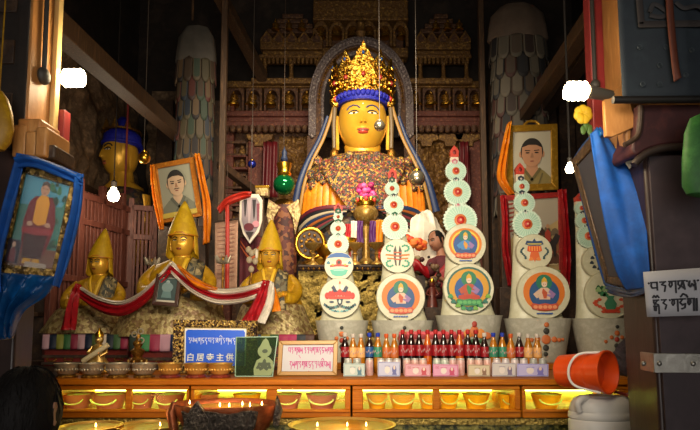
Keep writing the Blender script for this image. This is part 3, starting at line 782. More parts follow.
# little Buddhas in the niches
def figurine(proto=[None]):
    if proto[0] is None:
        p = Px('niche_buddha', 0, 0, AY, 'x', 'figurine', 'niche Buddhas of the altarpiece', k=AY / F)
        b = p.mb(); b.ell((0, 0, -15.3), (2.1, 2.1, 2.6), m_oldgold, 14, 9); b.ell((0, .2, -18.3), (1.1, 1.1, 1.2), m_oldgold, 10, 6)
        b.loft([(0, 0, -13.5, 1, 1), (0, 0, -12, 3.8, 2.2), (0, 0, -9, 3.7, 2.2), (0, 0, -5, 3.2, 2.4), (0, -1, -4, 6, 4), (0, -1, -2.2, 6.4, 4.2), (0, -1, -1.8, 4, 3)], m_oldgold, 20)
        for q in (-1, 1): b.tube([(q * 3.6, 0, -11.5), (q * 4.9, -.6, -8), (q * 3, -3, -5.6), (q * .6, -3.6, -5)], [1.1, 1.1, .9, .7], m_oldgold, 8)
        p.part(b, 'body')
        b = p.mb(); b.lathe([(4, 0), (6.3, -.3), (6.6, -1.2), (5, -1.9), (0, -2)], m_gold, 20, 0, -1, 1, flute=lambda a, i: 1 + .06 * cos(a * 12)); p.part(b, 'lotus_seat')
        proto[0] = p; return p.root
    return copy_tree(proto[0].root)
nd = 0; spots = []
for xa, xb, nm in ((222, 318, 'left'), (406, 487, 'right')):
    for i in range(5): spots.append((xa + 2 + (i + .5) * (xb - xa - 4) / 5, 106.8, 1.0, 'seated gilt Buddha in the %s niche from the left of the %s frieze' % (ORD[i], nm), -1))
for i in range(6): spots.append((320 + i * 16.4, 40, .9, 'small seated Buddha in the %s arch from the left above the aureole' % ORD[i], -3))
for (xa, xb, nm) in ((258, 322, 'left'), (417, 474, 'right')):
    for i in range(1, 4): spots.append((xa + (i + .5) * (xb - xa) / 5, 36.6, .62, 'tiny gilt Buddha before the %s gable from the left of the %s canopy' % (ORD[i], nm), -13))
for (x, y, sc, lab, dd) in spots:
    r = figurine(); r.location = at(x, y, AY); r.location.y += dd * AY / F; r.scale = (sc, sc, sc); r['label'] = lab

# carved arch round the head
def aureole():
    p = Px('carved_aureole', 361, 136, 5.95, 'arched silvery carved halo frame around the gold crown', 'halo')
    cx, cz = 361, 100
    def path(rx, rz, n=40):
        pts = [(cx - rx, 136)]
        pts += [(cx - rx * cos(pi * i / n), cz - rz * sin(pi * i / n)) for i in range(n + 1)]
        return pts + [(cx + rx, 136)]
    def ringp(name, r0, r1, d0, d1, m):
        a = path(*r1); b = path(*r0); q = p.mb(); k = len(a); vs = []
        for (x, z), (x2, z2) in zip(a, b): vs += [(x, d0, z), (x2, d0, z2), (x2, d1, z2), (x, d1, z)]
        fs = []
        for i in range(k - 1):
            for j in range(4): fs.append((i * 4 + j, i * 4 + (j + 1) % 4, (i + 1) * 4 + (j + 1) % 4, (i + 1) * 4 + j))
        fs += [(0, 1, 2, 3), tuple((k - 1) * 4 + j for j in range(4))]; q.add(vs, fs, m); return p.part(q, name, bevel=.006, angle=50)
    ringp('outer_band', (46, 61), (54, 70), -2, 6, m_arch); ringp('middle_band', (40, 54), (46.5, 61.5), 1, 6, m_carve); ringp('inner_rim', (38, 51), (41, 55), -1.5, 6, m_arch)
    b = p.mb()
    pts = path(50, 65.5, 44)
    for i, (x, z) in enumerate(pts): b.ell((x, -2.5, z), (2.4, 2, 3.2), m_arch, 8, 6); 
    pts = path(43.5, 58, 60)
    for i, (x, z) in enumerate(pts): b.ell((x, .6, z), (1.2, 1.2, 1.4), m_oldgold, 6, 4)
    p.part(b, 'bead_ornament', kind='stuff')
    b = p.mb(); b.box(cx - 54, cx + 54, 6, 8, 28, 136, m_dwood); b2 = p.mb(); b2.prism(path(45, 60), 4, 7, C('#120a08', .9)); p.part(b2, 'backing')
    f = p.mb(); f.lathe([(3, 31), (6, 26), (3.5, 21), (4.5, 16), (2, 12), (0, 4)], m_carvegold, 14, 361, 0); p.part(f, 'finial')
    q = p.mb(); q.box(306, 317, 0, 8, 136, 300, m_carve); p.part(q, 'left_jamb'); q = p.mb(); q.box(405, 416, 0, 8, 136, 300, m_carve); p.part(q, 'right_jamb')
aureole()
for (x0, x1, lab) in ((262, 276, 'narrow red silk hanging left of the green glass lamp'), (462, 471, 'dark red silk hanging beside the carved right post')):
    p = Px('silk_hanging', (x0 + x1) / 2, 250, 6.2, lab, 'curtain', root=False); b = p.mb()
    b.grid(lambda u, v: (lerp(x0, x1, u) + 1.5 * v * (u - .5), 1.2 * sin(u * 14 + v), lerp(138, 196, v)), 24, 10, mat('deep_red_silk', '#64141a', .5, 0, cols=['#4a0e14'], scale=12)); p.whole(b, solid=.006)
# thin gilded posts in front of the shrine
for (x, yb, Y, lab, cat) in ((218.5, 345, 5.0, 'thin weathered timber post left of the altarpiece', 'post'), (487.5, 345, 5.6, 'thin weathered timber post right of the altarpiece', 'post')):
    a = at(x, yb, Y); m = W((a.x, a.y, CT0)); m.box(a.x - .028, a.x + .028, a.y - .03, a.y + .03, CT0, ZC, m_post); o = m.build('timber_post', None, m.org, bevel=.006); tag(o, lab, cat)
# dark boards closing the right side
a0 = xat(488, 6.3); m = W((a0 + .9, 6.3, 0))
for i in range(6): m.box(a0 + .06 + i * .2, a0 + .245 + i * .2, 6.28 + .02 * (i % 2), 6.34, 0, 4.4, m_dwood)
o = m.build('board_screen', None, m.org, bevel=.008); tag(o, 'dark vertical board screen behind the right portraits', 'screen')
a0 = xat(150, 6.3); m = W((a0 + .4, 6.3, 0))
for i in range(4): m.box(a0 + .02 + i * .2, a0 + .205 + i * .2, 6.28 + .02 * (i % 2), 6.34, 0, 4.2, m_dwood)
o = m.build('board_screen', None, m.org, bevel=.008); tag(o, 'dark vertical board screen behind the left victory banner', 'screen')

# ------------------------------------------------------------------ patchwork victory banners
def banner(x0, x1, ytop, ycap, ybot, Y, label, capcol, cols, seed):
    rnd = random.Random(seed)
    p = Px('victory_banner', (x0 + x1) / 2, ybot, Y, label, 'banner')
    cx = (x0 + x1) / 2; rx = (x1 - x0) / 2; ry = rx * .6
    c = p.mb(); c.lathe([(rx * .98, ycap + 2), (rx * 1.03, ycap), (rx * .98, ycap - 12), (rx * .9, ycap - 26), (rx * .6, ycap - 36), (0, ycap - 38)], capcol, 40, cx, 0, .6, flute=lambda a, i: 1 + .035 * sin(a * 7)); p.part(c, 'pale_cap')
    n = 14; rows = int((ybot - ycap) / 20)
    core = p.mb(); core.lathe([(rx * .8, ybot - 4), (rx * .8, ycap - 2)], m_dwood, 24, cx, 0, .6); p.part(core, 'core')
    w = p.mb(); w.tube([(cx, 0, ycap - 36), (cx, 0, (ycap + 1.6 - 330) - 330)], .5, m_post, 6)
    for r in range(rows, -1, -1):
        y = ycap + r * 20.; b = p.mb()
        mats = [C(rnd.choice(cols), .7) for _ in range(n * 2)]
        for j in range(n):
            a0 = 2 * pi * (j + .5 * (r % 2)) / n; a1 = a0 + 2 * pi / n * .92; R = rx * (.9 + .012 * (rows - r) * 0 + .06 * (r == 0))
            tip = 7
            def fn(u, v):
                a = lerp(a0, a1, u); e = 1 - abs(2 * u - 1); z = y - 1 + v * (20 + tip * sqrt(max(0, 1 - (2 * u - 1) ** 2)))
                rr = R * (1 + .07 * v); return (cx + rr * sin(a), -rr * .6 * cos(a), z)
            b.grid(fn, 8, 6, mats[j], (lambda u, v, mm=mats[j], m2=mats[j + n]: m2 if (v > .8 or abs(u - .5) > .42) else mm))
        p.part(b, 'lappet_tier', solid=.008)
    a = at(cx, ycap - 36, Y); rod = MB(lambda q: Vector(q) - p.loc); rod.tube([(a.x, a.y, a.z - .02), (a.x, a.y, ZC)], .012, m_post, 8); p.part(rod, 'hanging_rod')
m_cap1 = mat('grey_felt', '#524c46', .8, 0, cols=['#423e38'], scale=10)
m_cap2 = mat('dusty_felt', '#66564a', .8, 0, cols=['#54463c'], scale=10)
bc = ['#3c2e22', '#4a221c', '#242a34', '#463f2e', '#303c30', '#4e4232', '#221d1e', '#54422e', '#362724']
banner(172, 213, 10, 54, 214, 5.1, 'long patchwork victory banner hanging left of the thin timber post', m_cap1, bc, 3)
banner(492, 552, -5, 32, 196, 5.5, 'wide patchwork victory banner hanging above the right portraits', m_cap2, ['#4e4840', '#382c28', '#645c50', '#2c2b2e', '#482e2a', '#585248', '#242224', '#50443a'], 5)
# ------------------------------------------------------------------ flat pictures in frames
class Quad:
    """a flat panel between four world corners (top left, top right, bottom right, bottom left)"""
    def __init__(s, tl, tr, br, bl, org):
        s.c = [Vector(x) for x in (tl, tr, br, bl)]; s.o = Vector(org)
        a = (s.c[1] - s.c[0] + s.c[2] - s.c[3]); b = (s.c[3] - s.c[0] + s.c[2] - s.c[1]); s.n = a.cross(b).normalized()
        if s.n.y > 0: s.n = -s.n
    def P(s, u, v, off=0.):
        return s.c[0].lerp(s.c[1], u).lerp(s.c[3].lerp(s.c[2], u), v) + s.n * off - s.o
    def poly(s, mb, uv, m, o0=0., o1=.002):
        n = len(uv); vs = [s.P(u, v, o1) for u, v in uv] + [s.P(u, v, o0) for u, v in uv]
        mb.add(vs, [tuple(range(n)), tuple(range(2 * n - 1, n - 1, -1))] + [(i, n + i, n + (i + 1) % n, (i + 1) % n) for i in range(n)], m)
    def ellipse(s, mb, u, v, ru, rv, m, o0=0., o1=.002, n=26): s.poly(mb, circ(u, v, ru, rv, n), m, o0, o1)
    def frame(s, mb, fu, fv, m, o0=-.012, o1=.014, lip=None):
        for r in ([(0, 0), (1, 0), (1 - fu, fv), (fu, fv)], [(0, 1), (1, 1), (1 - fu, 1 - fv), (fu, 1 - fv)], [(0, 0), (fu, fv), (fu, 1 - fv), (0, 1)], [(1, 0), (1 - fu, fv), (1 - fu, 1 - fv), (1, 1)]):
            s.poly(mb, r, m, o0, o1)
    def line(s, mb, uvs, w, m, o0, o1):
        """stroke of constant width"""
        for (a, b) in zip(uvs, uvs[1:]):
            au = Vector((a[0], a[1])); bu = Vector((b[0], b[1])); 
            A = s.P(a[0], a[1]); B = s.P(b[0], b[1]); d = (B - A)
            if d.length < 1e-6: continue
            t = d.normalized(); sd = s.n.cross(t) * w; e = t * w * .4
            vs = [A - sd - e, B - sd + e, B + sd + e, A + sd - e]
            mb.add([p + s.n * o1 for p in vs] + [p + s.n * o0 for p in vs], [(0, 1, 2, 3), (7, 6, 5, 4), (0, 4, 5, 1), (1, 5, 6, 2), (2, 6, 7, 3), (3, 7, 4, 0)], m)

TIB = {
 'p': [[(0, 1), (.1, 1), (.05, .6), (.2, .5), (.6, .55)], [(.55, 1), (.6, .35)], [(.4, 1), (.65, 1)]],
 'b': [[(0, 1), (.65, 1)], [(.1, 1), (.04, .7), (.12, .52), (.6, .52)], [(.6, 1), (.6, .3)]],
 'd': [[(0, 1), (.6, 1)], [(.5, 1), (.18, .76), (.55, .66), (.42, .15)]],
 'g': [[(0, 1), (.72, 1)], [(.16, 1), (.04, .7), (.16, .5), (.32, .68), (.3, 1)], [(.66, 1), (.66, 0)]],
 's': [[(0, 1), (.7, 1)], [(.1, 1), (.05, .7), (.2, .6), (.62, .36)], [(.5, 1), (.3, .55), (.06, .3)], [(.52, .9), (.68, .25)]],
 'l': [[(.1, .95), (0, .6), (.15, .44), (.3, .72), (.46, .5), (.62, .7), (.52, 1)], [(.62, .7), (.64, .15)]],
 'r': [[(0, 1), (.55, 1)], [(.45, 1), (.18, .74), (.52, .55), (.36, .2)]],
 'c': [[(0, 1), (.65, 1)], [(.34, 1), (.06, .72), (.3, .5), (.62, .62), (.56, .28), (.2, .2)]],
 'n': [[(0, 1), (.6, 1)], [(.5, 1), (.12, .72), (.3, .56), (.52, .5), (.5, 0)]],
 'm': [[(.05, 1), (.1, .55), (.35, .5), (.6, .62), (.6, 1)], [(.6, 1), (.62, .2)], [(0, 1), (.2, 1)]],
 'K': [[(0, 1), (.6, 1)], [(.08, 1), (.05, .78), (.2, .72), (.55, .6)], [(.45, 1), (.1, .62)], [(0, .5), (.6, .5)], [(.1, .5), (.08, .15), (.25, .12), (.28, .5)], [(.55, .5), (.55, -.15)], [(-.02, 1.22), (.14, 1.4), (.3, 1.22), (.46, 1.4), (.64, 1.2)]],
 'i': [[(-.7, 1.18), (-.45, 1.42), (-.1, 1.3), (.02, 1.12)]],
 '.': [[(0, 1), (.06, .9)]], '|': [[(.1, 1), (.1, 0)]], ' ': []}
TW = {'i': 0, '.': .2, '|': .32, ' ': .35}
def tibetan(q, mb, text, u0, u1, v0, v1, w, m, o0=.0, o1=.0015):
    tot = sum(TW.get(c, .84) for c in text); x = 0.; k = (u1 - u0) / tot
    for c in text:
        for st in TIB[c]:
            q.line(mb, [(u0 + (x + a) * k, v1 + (v0 - v1) * b) for a, b in st], w, m, o0, o1)
        x += TW.get(c, .84)

def man_portrait(q, mb, bg, robe, skin, hair, face_v=.38, rv=.17, ru=.17, moustache=False, u0=.5, trim=None, layer=.0):
    o = [layer + .002 * i for i in range(12)]
    q.poly(mb, [(.04, .03), (.96, .03), (.96, .97), (.04, .97)], bg, layer - .004, o[0])
    sv = face_v + rv * 1.25
    q.poly(mb, [(.06, .97), (.06, sv + .22), (.14, sv + .12), (u0 - ru * 1.1, sv + .02), (u0 - ru * .5, sv - .03), (u0 + ru * .5, sv - .03), (u0 + ru * 1.1, sv + .02), (.86, sv + .12), (.94, sv + .22), (.94, .97)], robe, o[0], o[1])
    q.poly(mb, [(u0 - ru * .5, face_v + rv * .5), (u0 + ru * .5, face_v + rv * .5), (u0 + ru * .55, sv + .03), (u0, sv + .12), (u0 - ru * .55, sv + .03)], skin, o[1], o[2])
    if trim:
        q.line(mb, [(u0 - ru * .75, sv - .01), (u0, sv + .15), (u0 + ru * .75, sv - .01)], .012, trim, o[2], o[3])
        q.line(mb, [(u0, sv + .15), (u0 - .16, .96)], .012, trim, o[2], o[3]); q.line(mb, [(u0 + .2, sv + .06), (u0 + .1, .96)], .006, trim, o[2], o[3])
    for s in (-1, 1): q.ellipse(mb, u0 + s * ru * 1.02, face_v + rv * .08, ru * .16, rv * .24, skin, o[1], o[2], 14)
    q.ellipse(mb, u0, face_v - rv * .12, ru * 1.04, rv * 1.02, hair, o[2], o[3])
    q.poly(mb, [(u0 - ru * .9, face_v - rv * .45), (u0 - ru * .3, face_v - rv * .62), (u0 + ru * .4, face_v - rv * .6), (u0 + ru * .9, face_v - rv * .4), (u0 + ru * .95, face_v + rv * .2), (u0 + ru * .7, face_v + rv * .75), (u0 + ru * .25, face_v + rv * 1.04), (u0 - ru * .25, face_v + rv * 1.04), (u0 - ru * .7, face_v + rv * .75), (u0 - ru * .95, face_v + rv * .2)], skin, o[3], o[4])
    dk = C('#2a1c16', .6)
    for s in (-1, 1):
        q.ellipse(mb, u0 + s * ru * .42, face_v - rv * .02, ru * .2, rv * .055, dk, o[4], o[5], 12)
        q.poly(mb, [(u0 + s * ru * .18, face_v - rv * .2), (u0 + s * ru * .65, face_v - rv * .24), (u0 + s * ru * .68, face_v - rv * .17), (u0 + s * ru * .18, face_v - rv * .14)], dk, o[4], o[5])
    q.poly(mb, [(u0 - ru * .05, face_v), (u0 + ru * .05, face_v), (u0 + ru * .17, face_v + rv * .34), (u0 - ru * .17, face_v + rv * .34)], C('#8c6448', .6), o[4], o[5])
    q.ellipse(mb, u0, face_v + rv * .62, ru * .2, rv * .045, C('#7a4036', .6), o[4], o[5], 12)
    if moustache:
        for s in (-1, 1): q.ellipse(mb, u0 + s * ru * .16, face_v + rv * .47, ru * .17, rv * .035, dk, o[5], o[6], 10)

def drape(root_loc, parent, name, lefts, rights, m, nu=14, nv=34, fold=.012, waves=3, solid=.004, label=None, phase=0):
    """cloth between two world polylines, with folds along its length"""
    L = bez(lefts, 10); R = bez(rights, 10); o = Vector(root_loc); mb = MB(lambda p: Vector(p) - o)
    def pick(P, u):
        q = u * (len(P) - 1); i = min(int(q), len(P) - 2); return P[i].lerp(P[i + 1], q - i)
    def fn(u, v):
        a = pick(L, v); b = pick(R, v); p = a.lerp(b, u)
        amp = fold * min(1, 4 * u + .3, 4 * (1 - u) + .3); p.y += amp * sin(u * waves * 2 * pi + 2.2 * sin(v * 3.1 + phase)) - amp
        return p
    mb.grid(fn, nu, nv, m); return mb.build(name, parent, None if parent else o, solid=solid, angle=70, label=label)

# ------------------------------------------------------------------ portraits behind the tormas
def framed(name, label, cat, cs, Y, fu, fv, fm, group=None, lean=.0):
    tl, tr, br, bl = [at(c[0], c[1], Y) for c in cs]
    org = (bl + br) / 2; r = empty(name, org, label, cat, group); q = Quad(tl, tr, br, bl, org)
    mb = MB(); q.frame(mb, fu, fv, fm); mb.build('frame', r, bevel=.004)
    mb = MB(); q.poly(mb, [(.02, .02), (.98, .02), (.98, .98), (.02, .98)], C('#3a2818', .8), -.014, -.006); mb.build('backing', r)
    return r, q
m_gframe = mat('gilt_frame_paint', '#c8962c', .35, .6, cols=['#a87a20', '#e0b048'], scale=20)
m_oframe = mat('orange_gilt_frame', '#c87c24', .4, .3, cols=['#a8641a', '#d89434'], scale=20)
m_rframe = mat('red_frame_paint', '#a82820', .45, 0, cols=['#8a1c18', '#c03a28'], scale=20)
# left portrait
r, q = framed('framed_portrait', 'orange framed portrait of a moustached man in grey behind the central lama', 'picture', ((152, 165), (194, 157), (203, 216), (160, 224)), 4.7, .12, .085, m_oframe)
mb = MB(); man_portrait(q, mb, C('#8a8a78', .6), C('#6a6c5c', .7), C('#b09478', .6), C('#1a1816', .6), .38, .2, .2, True, .5, C('#54564a', .7)); 
q.poly(mb, [(.1, .86), (.9, .86), (.9, .94), (.1, .94)], C('#b09a3c', .6), .02, .024); mb.build('portrait_print', r)
lt = r.location
drape(lt, r, 'orange_scarf', [at(194, 155, 4.68), at(199, 180, 4.68), at(203, 205, 4.68), at(203, 245, 4.68)], [at(200, 154, 4.66), at(206, 182, 4.66), at(211, 208, 4.66), at(210, 243, 4.66)], m_orange, fold=.02, waves=2)
drape(lt, r, 'orange_scarf', [at(150, 166, 4.68), at(152, 190, 4.68), at(157, 218, 4.68), at(160, 230, 4.68)], [at(155, 165, 4.66), at(158, 190, 4.66), at(163, 217, 4.66), at(164, 230, 4.66)], m_orange, fold=.02, waves=2)
# easel-like shelf board holding the picture
def block(name, label, cat, x0, x1, y0, y1, Y, dep, m, z0=None, bev=.006, group=None):
    a = at(x0, y1, Y); b = at(x1, y0, Y); zz = a.z if z0 is None else z0
    w = W(((a.x + b.x) / 2, Y + dep / 2, zz)); w.box(a.x, b.x, Y, Y + dep, zz, b.z, m); o = w.build(name, None, w.org, bevel=bev)
    return tag(o, label, cat, group)
# right upper portrait
r, q = framed('framed_portrait', 'gold framed portrait of a man in an olive robe above the red framed picture', 'picture', ((506, 126), (557, 124), (558, 190), (506, 192)), 4.7, .13, .1, m_gframe)
mb = MB(); man_portrait(q, mb, C('#a8a08c', .6), C('#7c6c3c', .7), C('#a87858', .6), C('#1a1410', .6), .43, .2, .21, False, .5, C('#5e522e', .7)); mb.build('portrait_print', r)
mb = MB(); c0 = [q.P(u, v, .0) for u, v in ((.35, 0), (.42, -.05), (.5, -.06), (.58, -.05), (.65, 0))]; mb.tube(c0, .012, m_gframe, 8); mb.build('crest', r)
lt = r.location
drape(lt, r, 'orange_scarf', [at(507, 124, 4.68), at(501, 150, 4.68), at(497, 178, 4.66), at(508, 196, 4.66)], [at(511, 122, 4.66), at(509, 150, 4.66), at(507, 178, 4.64), at(514, 194, 4.64)], m_orange, fold=.02, waves=2)
# red framed picture
r, q = framed('framed_thangka', 'red framed picture of horses and riders behind the fourth torma', 'picture', ((502, 196), (563, 192), (564, 284), (508, 286)), 4.6, .09, .06, m_rframe)
mb = MB(); q.poly(mb, [(.04, .03), (.96, .03), (.96, .97), (.04, .97)], C('#b49a68', .7), -.004, 0)
q.poly(mb, [(.08, .06), (.92, .06), (.92, .3), (.6, .42), (.3, .36), (.08, .5)], C('#a89c88', .7), 0, .002)
for i in range(7): q.line(mb, [(.1, .1 + .05 * i), (.36, .08 + .045 * i)], .008, C('#8c3a2a', .7), .002, .004)
def blobs(cols, seed, n, u0, u1, v0, v1, base):
    rr = random.Random(seed)
    for i in range(n):
        u = rr.uniform(u0, u1); v = rr.uniform(v0, v1); q.poly(mb, circ(u, v, rr.uniform(.05, .13), rr.uniform(.03, .08), 14, .2, 3), C(rr.choice(cols), .7), base + .0004 * i, base + .002 + .0004 * i)
blobs(['#5a3826', '#8a5a34', '#c8b488', '#3a2a22', '#9a4a2c', '#6c5a44'], 4, 26, .2, .85, .35, .8, .002)
# a rider on a horse
q.poly(mb, [(.58, .62), (.62, .55), (.78, .53), (.86, .45), (.93, .48), (.9, .54), (.86, .58), (.85, .7), (.82, .7), (.8, .62), (.68, .63), (.66, .74), (.62, .74)], C('#2c2220', .7), .014, .017)
q.poly(mb, [(.68, .54), (.67, .44), (.72, .4), (.77, .44), (.76, .54)], C('#a83a28', .7), .017, .019); q.ellipse(mb, .72, .37, .03, .025, C('#b98a64', .7), .019, .021, 12)
q.poly(mb, [(.68, .85), (.92, .85), (.92, .95), (.68, .95)], C('#8aa06a', .7), .014, .017)
mb.build('painted_print', r); lt = r.location
drape(lt, r, 'red_scarf', [at(557, 190, 4.58), at(562, 220, 4.56), at(563, 250, 4.56), at(562, 286, 4.56)], [at(566, 190, 4.56), at(568, 220, 4.54), at(571, 250, 4.54), at(569, 288, 4.54)], m_red, fold=.02, waves=2)
drape(lt, r, 'red_scarf', [at(500, 196, 4.58), at(502, 220, 4.56), at(502, 250, 4.56), at(508, 286, 4.56)], [at(505, 196, 4.56), at(508, 220, 4.54), at(509, 250, 4.54), at(514, 288, 4.54)], m_red, fold=.02, waves=2)
block('picture_stand', 'dark wooden stand under the red framed picture', 'stand', 500, 568, 287, 300, 4.56, .14, m_dwood, z0=1.375)
p_ = block('picture_rail', 'dark stepped rail carrying the gold framed portrait', 'stand', 500, 562, 193, 196, 4.72, .1, m_dwood, z0=1.375)
block('picture_stand', 'dark wooden stand under the orange framed portrait', 'stand', 156, 206, 226, 300, 4.72, .12, m_dwood, z0=1.375)

# ------------------------------------------------------------------ pillars
pil = W((-1.36, 2.13, 0))
pil.box(-1.58, -1.19, 2.0, 2.12, 0, zat(150, 2.05), m_pillar); pil.box(-1.58, -1.19, 2.0, 2.21, zat(152, 2.1), ZC, m_ochre)
o = structure(pil, 'pillar_left', bevel=.01)
w = W((-1.4, 1.985, 2.6)); rr = random.Random(2); w.box(-1.58, -1.193, 1.99, 2.0, zat(150, 2.), ZC, m_plaster)
for i in range(22):
    for j in range(4):
        z = zat(150, 2.) + .02 + i * .1; x0 = -1.56 + j * .1 + .05 * (i % 2) - .02
        if x0 + .09 < -1.2: w.box(max(-1.58, x0), x0 + .092, 1.98 + rr.random() * .008, 2.0, z, z + .092, m_dwood)
structure(w, 'trim_4', bevel=.004)
m_giltstrip = mat('pale_gilt_strip', '#d8b878', .4, .3)
w = W((-1.16, 2.2, 2.6)); w.box(-1.19, -1.17, 2.15, 2.185, zat(152, 2.1), 4.2, m_giltstrip); structure(w, 'trim_5', bevel=.003)
w = W((-1.15, 2.25, 2.4)); w.box(-1.19, -1.15, 2.19, 2.24, zat(152, 2.25), zat(115, 2.25), m_redpaint); structure(w, 'trim_6', bevel=.003)
# chipped capital under the ochre post
w = W((-1.2, 2.0, zat(156, 2.0))); rr = random.Random(5)
for (x0, x1, y0, y1, d) in ((14, 30, 126, 158, 0), (27, 40, 133, 158, -.01), (37, 50, 128, 158, -.02), (46, 58, 146, 160, 0), (20, 44, 120, 134, .01)):
    a = at(x0, y1, 1.99 + d); b = at(x1, y0, 1.99 + d); w.box(a.x, b.x, 1.97 + d, 2.12, a.z, b.z, m_ochre if rr.random() < .9 else m_dwood)
o = w.build('chipped_bracket', None, w.org, bevel=.008); tag(o, 'chipped ochre bracket block above the blue draped photo on the left pillar', 'bracket')

rp0 = at(660, 330, 2.0).x; rpb = at(629, 330, 2.24).x
pil = W((rp0 + .2, 2.15, 0))
zc = zat(146, 2.0)
pil.hexa([(rp0, 2.0, 0), (rp0 + .5, 1.96, 0), (rp0 + .5, 1.96, zc), (rp0 - .03, 2.0, zc), (rpb, 2.24, 0), (rp0 + .5, 2.3, 0), (rp0 + .5, 2.3, zc), (rpb - .03, 2.24, zc)], m_pillar)
structure(pil, 'pillar_right', bevel=.01)
m_lav = mat('dull_purple_paint', '#3c2c30', .6, 0, cols=['#302327', '#48383c'], scale=4)
w = W((rp0 + .2, 1.98, 2)); w.hexa([(rp0 + .002, 1.985, .9), (rp0 + .5, 1.945, .9), (rp0 + .5, 1.945, zc - .04), (rp0 - .02, 1.985, zc - .04), (rp0 + .002, 1.999, .9), (rp0 + .5, 1.96, .9), (rp0 + .5, 1.96, zc - .04), (rp0 - .02, 1.999, zc - .04)], m_lav); structure(w, 'trim_7', bevel=.003)
ux = at(622, 60, 2.0).x; ub = at(594, 60, 2.26).x
pil = W((ux + .2, 2.15, zc)); pil.hexa([(ux, 2.0, zc), (ux + .5, 2.0, zc), (ux + .5, 2.0, ZC), (ux, 2.0, ZC), (ub + .04, 2.26, zc), (ux + .5, 2.26, zc), (ux + .5, 2.26, ZC), (ub + .04, 2.26, ZC)], m_ochre); structure(pil, 'pillar_right_upper', bevel=.008)
# red edge board with a conduit
w = W((ub, 2.28, zc)); w.box(ub - .012, ub + .05, 2.262, 2.32, zat(138, 2.27), ZC, m_redpaint); structure(w, 'trim_8', bevel=.004)
# pale metal patch plate at its foot, widening
w = W((ux, 1.97, zc)); c = [at(604, 100, 1.98), at(622, 84, 1.98), at(631, 103, 1.98), at(637, 126, 1.98), at(612, 137, 1.98), at(606, 136, 1.98)]
w.add([tuple(v) for v in c] + [(v.x, v.y + .02, v.z) for v in c], [tuple(range(6)), tuple(range(11, 5, -1))] + [(i, 6 + i, 6 + (i + 1) % 6, (i + 1) % 6) for i in range(6)], m_ochre)
o = w.build('patch_plate', None, w.org, bevel=.003); tag(o, 'pale ochre patch board on the right post beside the bulb', 'plate')
# carved bracket under the cloth on the right
w = W((ux + .2, 1.95, zat(160, 1.95)))
out = [at(x, y, 1.95) for x, y in ((638, 104), (705, 104), (705, 144), (672, 143), (660, 145), (650, 148), (644, 151), (638, 155), (634, 154), (632, 149), (633, 142), (637, 134))]
w.add([tuple(v) for v in out] + [(v.x, v.y + .16, v.z) for v in out], [tuple(range(12)), tuple(range(23, 11, -1))] + [(i, 12 + i, 12 + (i + 1) % 12, (i + 1) % 12) for i in range(12)], mat('dark_maroon_paint', '#451c1c', .6, 0, cols=['#351416', '#5a2a26'], scale=10))
b2 = [at(x, y, 1.94) for x, y in ((606, 140), (632, 132), (644, 132), (640, 142), (626, 147), (617, 153), (612, 148))]
o = w.build('carved_bracket', None, w.org, bevel=.008); tag(o, 'dark red carved bracket below the hanging dark cloth on the right pillar', 'bracket')
w = W(o.location); pts = bez([at(x, y, 1.945) for x, y in ((706, 149), (684, 147), (664, 148), (652, 151), (644, 155), (637, 161), (634, 165))], 8); w.tube(pts, .014, C('#2c1e18', .6), 10); w.build('scroll_rim', o, None)
w = W(o.location); pts = bez([at(x, y, 1.94) for x, y in ((641, 106), (640, 126), (637, 136), (630, 142), (624, 145))], 6); w.tube(pts, .009, m_dwood, 8); w.build('painted_rim', o, None)

# ------------------------------------------------------------------ light bulbs on the pillars
m_cfl = mat('lit_lamp_tube', '#ffe6b8', .4, 0, emit=26.)
m_bulb = mat('lit_bulb_glass', '#ffe9c4', .4, 0, emit=22.)
def spiral_lamp(name, label, c, d, L, r, wall):
    c = Vector(c); d = Vector(d).normalized(); root = empty(name, wall, label, 'lamp')
    m = MB(lambda p: Vector(p) - Vector(wall)); m.tube([wall, Vector(wall).lerp(c - d * L * .5, .5), c - d * L * .45], [r * .7, r * .8, r * .9], C('#4a443c', .6), 12); m.build('socket', root)
    m = MB(lambda p: Vector(p) - Vector(wall)); a = d.cross(Vector((0, 0, 1))).normalized(); b = d.cross(a)
    n = 64; pts = [c + d * L * (-.4 + .85 * i / n) + (a * cos(i * .6) + b * sin(i * .6)) * r for i in range(n + 1)]
    m.tube(pts, r * .34, m_cfl, 8); m.build('glowing_spiral', root)
    return root
c = at(73, 78, 2.2); spiral_lamp('spiral_bulb', 'glowing spiral bulb on the left ochre pillar', c, (1, 0, 0), .085, .028, Vector((-1.17, 2.2, c.z)))
c = at(577, 91, 1.95); spiral_lamp('spiral_bulb', 'glowing spiral bulb on the right red edged post', c, (-1, 0, 0), .075, .026, Vector((ux, 2.02, c.z + .002)))
def round_bulb(label, c, r, ztop):
    c = Vector(c); root = empty('round_bulb', c, label, 'lamp'); m = MB(); m.lathe([(0, -r), (r * .7, -r * .75), (r, 0), (r * .8, r * .6), (r * .45, r * 1.1), (r * .4, r * 1.5)], m_bulb, 20); m.build('glowing_glass', root)
    m = MB(); m.lathe([(r * .45, r * 1.4), (r * .5, r * 2.4), (r * .2, r * 2.7)], C('#2a2622', .6), 14); m.build('bulb_socket', root)
    m = MB(); m.tube([(0, 0, r * 2.6), (0, 0, ztop - c.z)], .005, C('#1a1512', .7), 6); m.build('cord', root); return root
round_bulb('small glowing bulb hanging before the red fence', at(113.5, 196, 4.6), .05, ZC)
round_bulb('small glowing bulb beside the blue draped frame on the right', at(570, 169, 2.6), .022, ZC)
